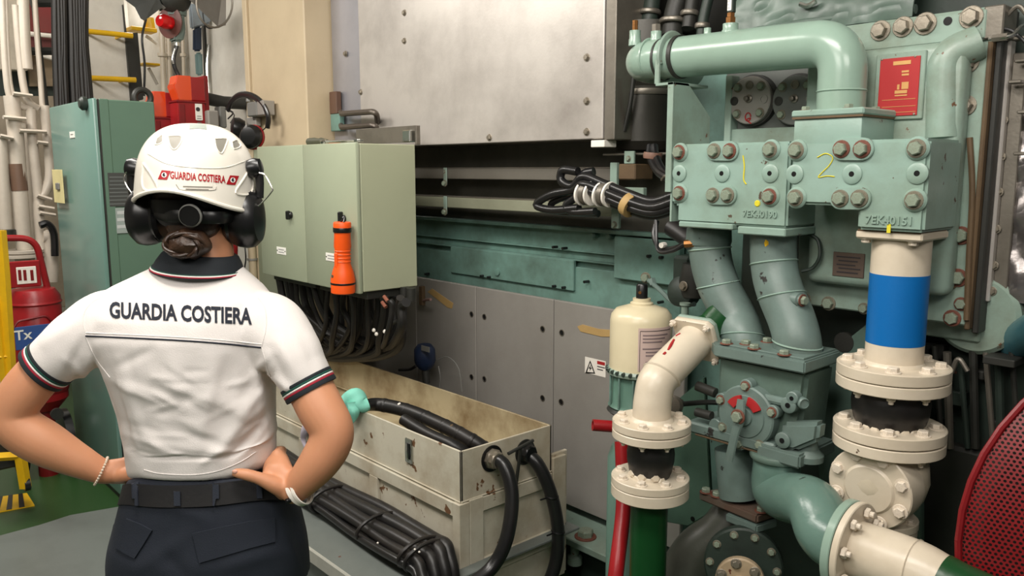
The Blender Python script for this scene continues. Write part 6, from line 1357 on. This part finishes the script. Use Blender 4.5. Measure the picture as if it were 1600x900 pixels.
b = tube([pp(322, 440, 1.61), pp(324, 400, 1.615), pp(318, 350, 1.63), pp(312, 310, 1.65)], [.060, .052, .053, .060], 24, b)
hc = pp(306, 290, 1.655)
b = ell(hc, .074, .092, .105, b); b = ell(hc + FH * .035 + V((0, 0, -.055)), .055, .058, .062, b)          # skull and jaw
b = ell(hc + FH * .098 + V((0, 0, -.012)), .012, .016, .026, b); b = ell(hc + FH * .108 + V((0, 0, -.028)), .016, .014, .011, b)   # nose
b = ell(hc + FH * .086 + V((0, 0, -.060)), .024, .012, .008, b); b = ell(hc + FH * .076 + V((0, 0, -.09)), .02, .016, .014, b)   # mouth, chin
for s in (-1, 1): b = ell(hc + RT * s * .078 + V((0, 0, -.015)), .008, .02, .03, b); b = ell(hc + FH * .082 + RT * s * .032 + V((0, 0, .018)), .022, .010, .007, b)   # ears, brows
# right hand: palm on the hip, thumb along the back, fingers round the front
b = tube([pp(455, 768, 1.52), pp(446, 757, 1.522), pp(436, 742, 1.535), pp(431, 728, 1.56), pp(433, 722, 1.60)], [.026, .028, .030, .029, .022], 18, b, squash=(.8, 1.1))
b = tube([pp(450, 764, 1.52), pp(428, 757, 1.502), pp(404, 747, 1.492), pp(382, 741, 1.487), pp(364, 738, 1.488)], [.024, .017, .0125, .0115, .0085], 12, b)
for k in range(4):
    y0 = 704 + k * 12; ln = (.92, 1, .95, .78)[k]
    b = tube([pp(434, y0 + 8, 1.555), pp(437 - k, y0 + 2, 1.585), pp(440 - k * 2, y0, 1.625), pp(432, y0, 1.625 + .045 * ln), pp(412, y0 + 1, 1.625 + .085 * ln)], [.0125, .0115, .0105, .0095, .0075], 10, b)
b = tube([pp(444, 750, 1.535), pp(437, 722, 1.55), pp(431, 704, 1.565)], [.018, .0125, .010], 10, b)
b = ell(pp(427, 739, 1.527), .020, .012, .022, b); b = ell(pp(416, 746, 1.515), .018, .010, .011, b)
# left hand, mostly round the front of the waist
b = tube([pp(172, 737, 1.587), pp(188, 736, 1.592), pp(204, 734, 1.60), pp(212, 732, 1.625)], [.0235, .025, .027, .022], 18, b, squash=(.8, 1.1))
b = tube([pp(186, 742, 1.585), pp(208, 742, 1.562), pp(228, 744, 1.535), pp(243, 742, 1.522)], [.018, .0135, .0115, .008], 12, b)
for k in range(4):
    y0 = 716 + k * 11; ln = (.92, 1, .95, .78)[k]
    b = tube([pp(204, y0 + 3, 1.60), pp(207, y0, 1.635), pp(212, y0, 1.665), pp(226, y0, 1.665 + .035 * ln), pp(246, y0, 1.665 + .06 * ln)], [.012, .0115, .0105, .0095, .0075], 10, b)
body = PT.add('body', fuse(b, .0036, 5, .5), SKIN, sharp=180)
for s in (-1, 1):
    PT.add('eye', ell(hc + FH * .086 + RT * s * .031 + V((0, 0, .002)), .013, .008, .008), WRT, body); PT.add('iris', ell(hc + FH * .093 + RT * s * .031 + V((0, 0, .002)), .006, .003, .006), HAIR, body)
PT.add('lips', ell(hc + FH * .096 + V((0, 0, -.060)), .02, .005, .006), paint('lips', (170, 90, 80), .5, 0), body)
PT.add('fingernail', ell(pp(367, 737, 1.4795), .0055, .0025, .0045), paint('nail', (224, 170, 150), .3, 0), body)
# shirt
b = rings([(748, 214, 424, .106, 1.602), (743, 208, 429, .111, 1.60), (725, 205, 430, .112, 1.60), (690, 201, 429, .112, 1.60), (640, 191, 428, .114, 1.60), (600, 178, 428, .118, 1.60), (560, 163, 427, .122, 1.60), (520, 148, 428, .122, 1.60), (490, 148, 428, .114, 1.605), (465, 158, 424, .098, 1.61), (447, 176, 410, .082, 1.615), (432, 208, 394, .068, 1.615), (416, 242, 376, .060, 1.615)], 48, 2.2)
b = tube([pp(220, 512, 1.60), pp(170, 512, 1.595), pp(126, 532, 1.575), pp(97, 553, 1.565), pp(76, 570, 1.56)], [.072, .076, .063, .056, .0515], 26, b)
b = tube([pp(385, 512, 1.60), pp(420, 517, 1.592), pp(452, 550, 1.565), pp(468, 576, 1.555), pp(480, 598, 1.55)], [.072, .076, .063, .055, .0515], 26, b)
SF = [(300, 600, 400, 650, 16, .004), (250, 640, 330, 600, 12, -.003), (240, 590, 330, 625, 9, .0035), (205, 610, 300, 645, 9, .003), (215, 650, 330, 668, 10, .003), (330, 560, 300, 700, 16, .0035), (400, 620, 320, 745, 14, .005), (425, 640, 350, 735, 10, -.005), (430, 660, 385, 735, 9, .005), (420, 600, 360, 660, 10, .004),
      (170, 575, 200, 700, 10, -.004), (185, 560, 225, 690, 9, .004), (165, 590, 240, 620, 8, .0035), (410, 560, 425, 640, 9, -.006), (400, 570, 408, 660, 8, .005), (418, 550, 395, 600, 8, .005), (225, 690, 380, 715, 9, .003), (230, 730, 390, 725, 8, -.0025), (270, 560, 285, 640, 14, .0025), (355, 560, 350, 620, 12, -.003),
      (130, 530, 105, 590, 9, -.005), (150, 540, 125, 600, 8, .005), (120, 500, 70, 540, 10, .003), (100, 560, 145, 600, 7, .004), (420, 545, 445, 600, 9, -.005), (435, 530, 465, 590, 9, .004), (470, 520, 495, 575, 9, -.003), (428, 590, 455, 612, 6, .005), (150, 470, 140, 520, 8, -.002), (420, 470, 415, 540, 8, -.002),
      (300, 505, 310, 560, 18, .002), (240, 545, 180, 575, 8, -.003), (350, 700, 250, 650, 8, -.003), (260, 715, 215, 660, 9, .003)]
b = fuse(b, .0045, 7, .55); SF = SF + [(x0 + dx, y0 + dy, x1 + dx, y1 + dy, wd * .55, am * .45) for (x0, y0, x1, y1, wd, am), (dx, dy) in zip(SF[:20], ((9, 14), (-8, 12), (12, 9), (-6, -11), (10, 12)) * 4)]
_r = random.Random(4)
for _k in range(34):
    x = _r.uniform(205, 410); y = _r.uniform(575, 725); a_ = _r.uniform(-.5, .35) + (-.5 if x > 330 else .25); ln = _r.uniform(14, 38)
    SF.append((x - ln * math.cos(a_), y - ln * math.sin(a_), x + ln * math.cos(a_), y + ln * math.sin(a_), _r.uniform(4, 6.5), _r.choice((-1, 1)) * _r.uniform(.001, .0022)))
b = folds(b, SF, .0012, 26)
Z7, Z8 = pp(328, 700).z, pp(328, 800).z
def row_of(z): return 700 + 100 * (Z7 - z) / (Z7 - Z8)
def sstep(x): x = min(max(x, 0), 1); return x * x * (3 - 2 * x)
for v in b.verts:      # the hem rides up over the right hand
    x, y = to_px(v.co)
    rw = row_of(v.co.z); bk = (DP - (v.co - EYE).dot(FH)) / .1
    if rw > 670: v.co.z += .036 * sstep((rw - 670) / 60) * sstep(bk) + .030 * sstep((x - 355) / 70) * sstep((rw - 670) / 50)
shirt_tree = bvh(b)
sh = PT.add('shirt', b, SHIRT, sharp=180)
PT.add('back_lettering', patch_text(shirt_tree, 'GUARDIA COSTIERA', 283, 491, 222, 34, .045, .0005, .0012, 1.05), NAVYT, sh, 'navy lettering GUARDIA COSTIERA across the upper back')
PT.add('yoke_piping', line(shirt_tree, [(134, 525), (200, 528), (280, 532), (350, 537), (408, 543)], .0016, .0006), NAVYT, sh)
PT.add('yoke_seam', line(shirt_tree, [(134, 520), (200, 523), (280, 527), (350, 532), (409, 538)], .0012, .0), SHIRT, sh)
PT.add('shoulder_seam', line(shirt_tree, [(134, 525), (130, 495), (142, 474), (160, 464)], .0012, 0), SHIRT, sh); PT.add('shoulder_seam', line(shirt_tree, [(409, 541), (416, 510), (414, 482), (404, 466)], .0012, 0), SHIRT, sh)
PT.add('shoulder_seam', line(shirt_tree, [(134, 527), (150, 560), (172, 590)], .0012, 0), SHIRT, sh); PT.add('shoulder_seam', line(shirt_tree, [(409, 543), (418, 575), (428, 600)], .0012, 0), SHIRT, sh)
PT.add('hem', line(shirt_tree, [(225, 734), (250, 740), (300, 742), (340, 736), (375, 722), (400, 706)], .0012, 0), SHIRT, sh)
# striped cuffs: knitted bands round the sleeve ends
def cuff(c, d, r0):
    d = V(d).normalized(); h = 0
    for mt, w_, nm in ((NAVYB, .006, 'cuff'), (GRNT, .0045, 'cuff_stripe'), (WHTT, .0035, 'cuff_stripe'), (REDT, .0045, 'cuff_stripe'), (NAVYB, .009, 'cuff')):
        PT.add(nm, lathe(c + d * h, d, [(r0 - .006, 0), (r0, .0002), (r0 + .0006, w_ * .5), (r0, w_ - .0002), (r0 - .006, w_)], 44, cap=False), mt, sh); h += w_
a0, a1 = pp(97, 553, 1.565), pp(76, 570, 1.56); cuff(a1 - (a1 - a0).normalized() * .008, a1 - a0, .0535)
a0, a1 = pp(468, 576, 1.555), pp(480, 598, 1.55); cuff(a1 - (a1 - a0).normalized() * .008, a1 - a0, .0535)
# collar
def collar(rows, mat, name, th_=.003, n=48, par=sh):
    b = bmesh.new(); R = []
    for (cx, cy, D, hw, hd, tl, sg) in rows:
        c = pp(cx, cy, D); R.append([b.verts.new(c + RT * hw * math.cos(t) + FH * hd * math.sin(t) + V((0, 0, 1)) * (-tl * math.cos(t) - sg * (1 + math.sin(-t)) * .5)) for t in [2 * math.pi * k / n for k in range(n)]])
    for A, B in zip(R, R[1:]):
        for k in range(n): b.faces.new((A[k], A[(k + 1) % n], B[(k + 1) % n], B[k]))
    bmesh.ops.recalc_face_normals(b, faces=b.faces); bmesh.ops.solidify(b, geom=b.faces[:], thickness=th_); return PT.add(name, b, mat, par)
def crow(f_, grow=0): return (314 - 5 * f_, 392 + 25 * f_, 1.61, .066 + .026 * f_ + grow, .058 + .022 * f_ + grow, .007, .004 + .010 * f_)
collar([crow(0), crow(.15, .004), crow(.5, .003), crow(.85), crow(1.0)], NAVYB, 'collar')
collar([crow(.80, .0016), crow(.845, .0016)], GRNT, 'collar_stripe', .001); collar([crow(.845, .0018), crow(.90, .0018)], WHTT, 'collar_stripe', .001); collar([crow(.90, .0018), crow(.95, .0018)], REDT, 'collar_stripe', .001)
# trousers, belt, pockets, boots
b = rings([(900, 176, 482, .135, 1.62), (870, 176, 480, .138, 1.615), (840, 179, 476, .136, 1.61), (810, 187, 469, .128, 1.61), (785, 196, 460, .120, 1.605), (765, 203, 450, .114, 1.605), (745, 208, 442, .108, 1.605)], 48, 2.3)
hipc = pp(329, 905, 1.62)
for s in (-1, 1):
    k_ = hipc + RT * s * .095; b = tube([k_ + V((0, 0, .02)), V((0, 0, 0)) + k_ + V((0, 0, -.12)), V((k_.x, k_.y, .48)) + RT * s * .02, V((k_.x, k_.y, .3)) + RT * s * .025 - FH * .01, V((k_.x, k_.y, .12)) + RT * s * .03], [.098, .096, .074, .068, .066], 26, b)
b = fuse(b, .006, 6, .5)
TF = [(215, 790, 300, 815, 9, -.003), (230, 800, 330, 835, 10, .003), (330, 800, 430, 780, 9, -.003), (300, 850, 210, 890, 9, .003), (440, 830, 470, 900, 8, .004), (350, 885, 440, 860, 10, .003), (250, 870, 290, 900, 12, -.004), (455, 800, 470, 860, 7, -.003)]
b = folds(b, TF, .003, 14)
for v in b.verts:
    rw = row_of(v.co.z); bk = (DP - (v.co - EYE).dot(FH)) / .1
    if rw < 850: v.co.z += .034 * sstep((850 - rw) / 70) * sstep(bk)
tro = bvh(b); tr = PT.add('trousers', b, NAVY, sharp=180)
PT.add('pocket_flap', patch(tro, [(301, 833), (345, 823), (390, 814), (428, 808), (429, 846), (390, 856), (350, 868), (312, 879)], .001, .003), NAVY, tr)
PT.add('pocket_flap', patch(tro, [(199, 810), (220, 818), (239, 828), (226, 850), (212, 872), (196, 864), (183, 855), (188, 832)], .001, .003), NAVY, tr)
def ringband(py0, py1, grow, mat, name, par, D=1.605):
    b = bmesh.new(); R = []
    for py, (xl, xr, hd) in ((py0, (206.5, 443, .109)), ((py0 + py1) / 2, (203, 450, .113)), (py1, (199, 456, .118))):
        a = pp(xl, py, D); c = pp(xr, py, D); m = (a + c) / 2; hw = (c - a).length / 2 + grow
        R.append([b.verts.new(m + RT * hw * math.copysign(abs(math.cos(t)) ** (2 / 2.3), math.cos(t)) + FH * (hd + grow) * math.copysign(abs(math.sin(t)) ** (2 / 2.3), math.sin(t)) + V((0, 0, 1)) * (.006 * math.cos(t) + .034 * sstep(-math.sin(t) * 1.1))) for t in [2 * math.pi * k / 48 for k in range(48)]])
    for A, B in zip(R, R[1:]):
        for k in range(48): b.faces.new((A[k], A[(k + 1) % 48], B[(k + 1) % 48], B[k]))
    bmesh.ops.recalc_face_normals(b, faces=b.faces); bmesh.ops.solidify(b, geom=b.faces[:], thickness=-.004); PT.add(name, b.copy(), mat, par); return b
bb_ = ringband(750, 779, .003, BELT, 'belt', tr); belt_tree = bvh(bb_); bb_.free()
for x0, x1 in ((272, 282), (332, 342), (208, 216), (400, 408)):
    PT.add('belt_loop', patch(belt_tree, [(x0, 745), (x1, 745), (x1 + 1, 790), (x0 + 1, 790)], .001, .003, 3), NAVY, tr)
for s in (-1, 1):
    k_ = hipc + RT * s * .125; bt = tube([V((k_.x, k_.y, .045)) - FH * .07, V((k_.x, k_.y, .05)), V((k_.x, k_.y, .045)) + FH * .10, V((k_.x, k_.y, .035)) + FH * .17], [.04, .046, .046, .03], 18)
    bt = tube([V((k_.x, k_.y, .05)) - FH * .02, V((k_.x, k_.y, .2)) - FH * .02], .052, 18, bt, smooth=0); bo = PT.add('boot', bt, BLK)
    PT.add('sole', box(V((-.048, -.11, 0)), V((.048, .2, .018)), .006), BLK, bo).matrix_basis = Matrix.Translation(V((k_.x, k_.y, 0)) - PT.org) @ basis((0, 0, 0), RT, FH) @ Matrix.Translation(PT.org)
# hair
hb = ell(hc + V((0, 0, .0)) - FH * .012, .080, .092, .10)
for v in list(hb.verts):
    if (v.co - hc).dot(FH) > .045: v.co += FH * -.02
hair = PT.add('hair', hb, HAIR)
q = pp(315, 352, 1.575); PT.add('hair_nape', ell(pp(302, 352, 1.585), .052, .035, .034), HAIR, hair)
bn = pp(293, 381, 1.545); bb_ = ell(bn, .046, .032, .030)
for v in bb_.verts:
    d = v.co - bn; v.co += d.normalized() * .0018 * math.sin(14 * math.atan2(d.z, d.dot(RT)) * .5 + 40 * d.dot(FH) + 3)
PT.add('bun', bb_, HAIR, hair)
for k in range(7):
    t0 = k * .9; PT.add('strand', tube([bn + RT * .040 * math.cos(t0 + s * .5) * (1 - .1 * s) + V((0, 0, .025)) * math.sin(t0 + s * .5) * (1 - .1 * s) - FH * (.016 + .012 * math.sin(s * .8)) for s in range(5)], [.002, .0035, .004, .0035, .002], 8), HAIR, hair)
# ------------------------------------------------------------------ helmet with ear defenders
zt = pp(305, 192, 1.62).z; zs_ = pp(305, 318, 1.62).z; HC = V((pp(312, 300, 1.645).x, pp(312, 300, 1.645).y, zs_)); HH = zt - zs_
def helm(a, t, grow=0):
    """a: azimuth, t: 0 top .. 1 rim"""
    back = math.cos(a)            # 1 = towards the viewer
    n_ = 2.6; x = math.sin(t * math.pi / 2) ** (2 / n_) ; z = math.cos(t * math.pi / 2) ** (2 / n_) if t < 1 else 0
    drop = -.012 * (1 - abs(math.sin(a)) ** 2) * -1
    zr = (.034 * back ** 3 if back > 0 else .024 * back ** 2) - .010 * math.sin(a) - .004
    hw = .1135 + grow; hl = .148 + grow
    flare = 1 + .02 * max(0, t - .9) * 10
    p = HC + RT * math.sin(a) * hw * x * flare - FH * math.cos(a) * hl * x * flare
    p.z = HC.z + zr + (HH + grow - zr) * z; return p
b = bmesh.new(); na, nt_ = 72, 26; R = []
for j in range(1, nt_ + 1): R.append([b.verts.new(helm(2 * math.pi * k / na, j / nt_)) for k in range(na)])
top = b.verts.new(helm(0, 0))
for k in range(na): b.faces.new((top, R[0][k], R[0][(k + 1) % na]))
for A, B in zip(R, R[1:]):
    for k in range(na): b.faces.new((A[k], B[k], B[(k + 1) % na], A[(k + 1) % na]))
bmesh.ops.recalc_face_normals(b, faces=b.faces); ht = bvh(b)
bmesh.ops.solidify(b, geom=b.faces[:], thickness=.004)
HT = Thing('safety_helmet', 'white safety helmet with red lettering and black ear defenders, worn by the person', 'helmet', HC)
shell = HT.add('shell', b, HELM, sharp=60)
HT.add('rim', tube([helm(2 * math.pi * k / 60, 1.0) - V((0, 0, .001)) for k in range(61)], .0042, 8, smooth=0), HELM, shell)
VENT = paint('vent_grey', (140, 136, 126), .5, .1, bump=0); GRMT = paint('grey_mesh', (150, 158, 150), .6, .3, (90, 90, 90), bump=.4, fine=300)
for poly in ([(262, 213), (283, 213), (282, 224), (273, 234), (266, 228)], [(335, 217), (354, 217), (353, 226), (346, 240), (338, 232)], [(245, 217), (254, 211), (254, 222), (243, 226)], [(362, 222), (369, 219), (376, 228), (365, 233)]):
    v_ = HT.add('vent', patch(ht, poly, -.0006, .001, 3), VENT, shell)
    HT.add('vent_rim', line(ht, poly + [poly[0]], .0016, .0004, sm=3), HELM, v_)
HT.add('top_vent', patch(ht, [(296, 194), (322, 195), (323, 203), (310, 201), (296, 202)], .0, .001, 3), GRMT, shell)
for P in ([(224, 255), (236, 272), (246, 294), (228, 297), (222, 285), (224, 257)], [(391, 262), (380, 280), (368, 301), (388, 304), (395, 290), (391, 264)]):
    HT.add('side_ridge', line(ht, P, .0022, .0004), HELM, shell)
HT.add('brow_ridge', line(ht, [(231, 240), (262, 256), (306, 262), (350, 262), (382, 252)], .0012, .0), HELM, shell)
HT.add('helmet_lettering', patch_text(ht, 'GUARDIA COSTIERA', 309, 277.5, 86, 16, .085, .0004, .0006, .42), REDS, shell, 'red lettering GUARDIA COSTIERA')
for cx, cy in ((257, 273), (363, 281)):
    e_ = HT.add('emblem', patch(ht, [(cx - 4, cy - 7), (cx + 10, cy - 6), (cx + 4, cy + 8), (cx - 10, cy + 7)], .0003, .0006, 3), REDS, shell, 'small slanted red emblem with a white roundel')
    HT.add('roundel', patch(ht, [(cx + 4.2 * math.cos(t), cy + .5 + 4.2 * math.sin(t)) for t in [k * math.pi / 5 for k in range(10)]], .0010, .0004, 2), WRT, e_)
    HT.add('anchor', patch(ht, [(cx - 1, cy - 2.6), (cx + 1, cy - 2.6), (cx + 1, cy + 1), (cx + 2.6, cy + 1), (cx, cy + 3.6), (cx - 2.6, cy + 1), (cx - 1, cy + 1)], .0015, .0003, 1), NAVYT, e_)
HT.add('small_label', line(ht, [(275, 288), (279, 294), (284, 297), (310, 297.5), (334, 297), (338, 292)], .0005, .0004), VENT, shell)
for k, y in enumerate((290.5, 294.5)): HT.add('small_print', patch(ht, [(286 + 4 * k, y), (332 - 6 * k, y + 1.2), (332 - 6 * k, y + 2.8), (286 + 4 * k, y + 1.8)], .0003, .0004, 3), VENT, shell)
# harness and ratchet knob
b = bmesh.new(); R = []
for dz, g in ((-.004, 0), (-.03, -.004)):
    R.append([b.verts.new(HC + RT * math.sin(a) * (.094 + g) - FH * math.cos(a) * (.112 + g) + V((0, 0, dz + .014))) for a in [2 * math.pi * k / 48 for k in range(48)]])
for k in range(48): b.faces.new((R[0][k], R[0][(k + 1) % 48], R[1][(k + 1) % 48], R[1][k]))
bmesh.ops.solidify(b, geom=b.faces[:], thickness=.003); HT.add('headband', b, BLK)
q = pp(300, 336, 1.53); kb = HT.add('ratchet_knob', lathe(q, -FH + V((0, 0, -.1)), [(.0195, -.02), (.0205, 0), (.0205, .008), (.018, .012), (0, .012)], 28), BLK)
HT.add('knob_ring', lathe(q, -FH + V((0, 0, -.1)), [(.0205, .006), (.0222, .007), (.0222, .0095), (.0195, .0125)], 28, cap=False), GREYPL, kb)
HT.add('rear_strap', tube([pp(243, 332, 1.575), pp(262, 337, 1.545), pp(284, 338, 1.535), pp(320, 340, 1.535), pp(345, 340, 1.55), pp(362, 338, 1.58)], .0125, 10, squash=(.35, 1)), BLK)
HT.add('skull_cover', ell(pp(306, 330, 1.615), .078, .075, .045), paint('black_fabric', (20, 20, 21), .8, .2, bump=.2))
for s, (cx, cy), (kx, ky) in ((-1, (229, 338), (207, 262)), (1, (386, 342), (400, 262))):
    c = pp(cx, cy, 1.63)
    cu = HT.add('ear_cup', lathe(c, RT * s, [(.0, -.026), (.046, -.026), (.05, -.014), (.052, 0), (.050, .014), (.040, .026), (.02, .031), (0, .032)], 32), BLK)
    for v in cu.data.vertices:      # taller than wide
        d = v.co + HT.org - c; v.co.z += d.z * .14
    HT.add('cushion', lathe(c - RT * s * .026, RT * s, [(.044, -.012), (.050, -.004), (.048, .002)], 28), BLK, cu)
    k3 = pp(kx, ky, 1.63); kn = HT.add('arm_pivot', lathe(k3, RT * s + V((0, 0, .2)), [(.018, -.014), (.020, 0), (.016, .010), (0, .012)], 18), BLK)
    HT.add('arm', tube([k3 + V((0, 0, .016)), k3 + RT * s * .006 + V((0, 0, -.02)), k3 + RT * s * .004 + V((0, 0, -.06))], .010, 10, squash=(1.3, .7)), BLK)
    P = [(206, 264), (197, 270), (194, 280), (199, 292), (208, 306), (205, 316)] if s < 0 else [(405, 270), (414, 274), (425, 294), (424, 300), (412, 314), (404, 322)]
    HT.add('wire', tube([pp(x, y, 1.615) for x, y in P], .0017, 6, smooth=4), CHROME)
# bracelet of pale beads and white wristband
a = pp(158, 736, 1.578); ax = (pp(176, 737, 1.588) - pp(120, 719, 1.565)).normalized(); u_, w_ = frame_of(ax)
T = Thing('bead_bracelet', 'bracelet of small pale beads on the left wrist', 'bracelet', a)
BEAD = paint('pearl_beads', (214, 200, 180), .25, .3, (150, 120, 90), bump=0)
for k in range(30):
    t = 2 * math.pi * k / 30; T.add('bead', ell(a + (u_ * math.cos(t) + w_ * math.sin(t)) * .0285, .0029, .0029, .0029, n=8), BEAD)
a = pp(466, 767, 1.513); ax = (pp(452, 768, 1.52) - pp(480, 745, 1.51)).normalized(); ax = (ax + V((0, 0, -.0)) - RT * .15).normalized()
T = Thing('white_wristband', 'white double wristband with a dark clasp on the right wrist', 'wristband', a)
T.add('band', lathe(a, ax, [(.0292, -.005), (.0312, -.004), (.0312, .004), (.0292, .005)], 32, cap=False), WHT)
T.add('band', lathe(a - ax * .010 + V((.0, 0, -.001)), ax + V((0, 0, .12)), [(.0305, -.003), (.0325, -.002), (.0325, .003), (.0305, .004)], 32, cap=False), WHT)
q = a - FH * .029 - RT * .012 + V((0, 0, -.008)); T.add('clasp', box(q - V((.005, .005, .004)), q + V((.005, .005, .004)), .0015), BLK)
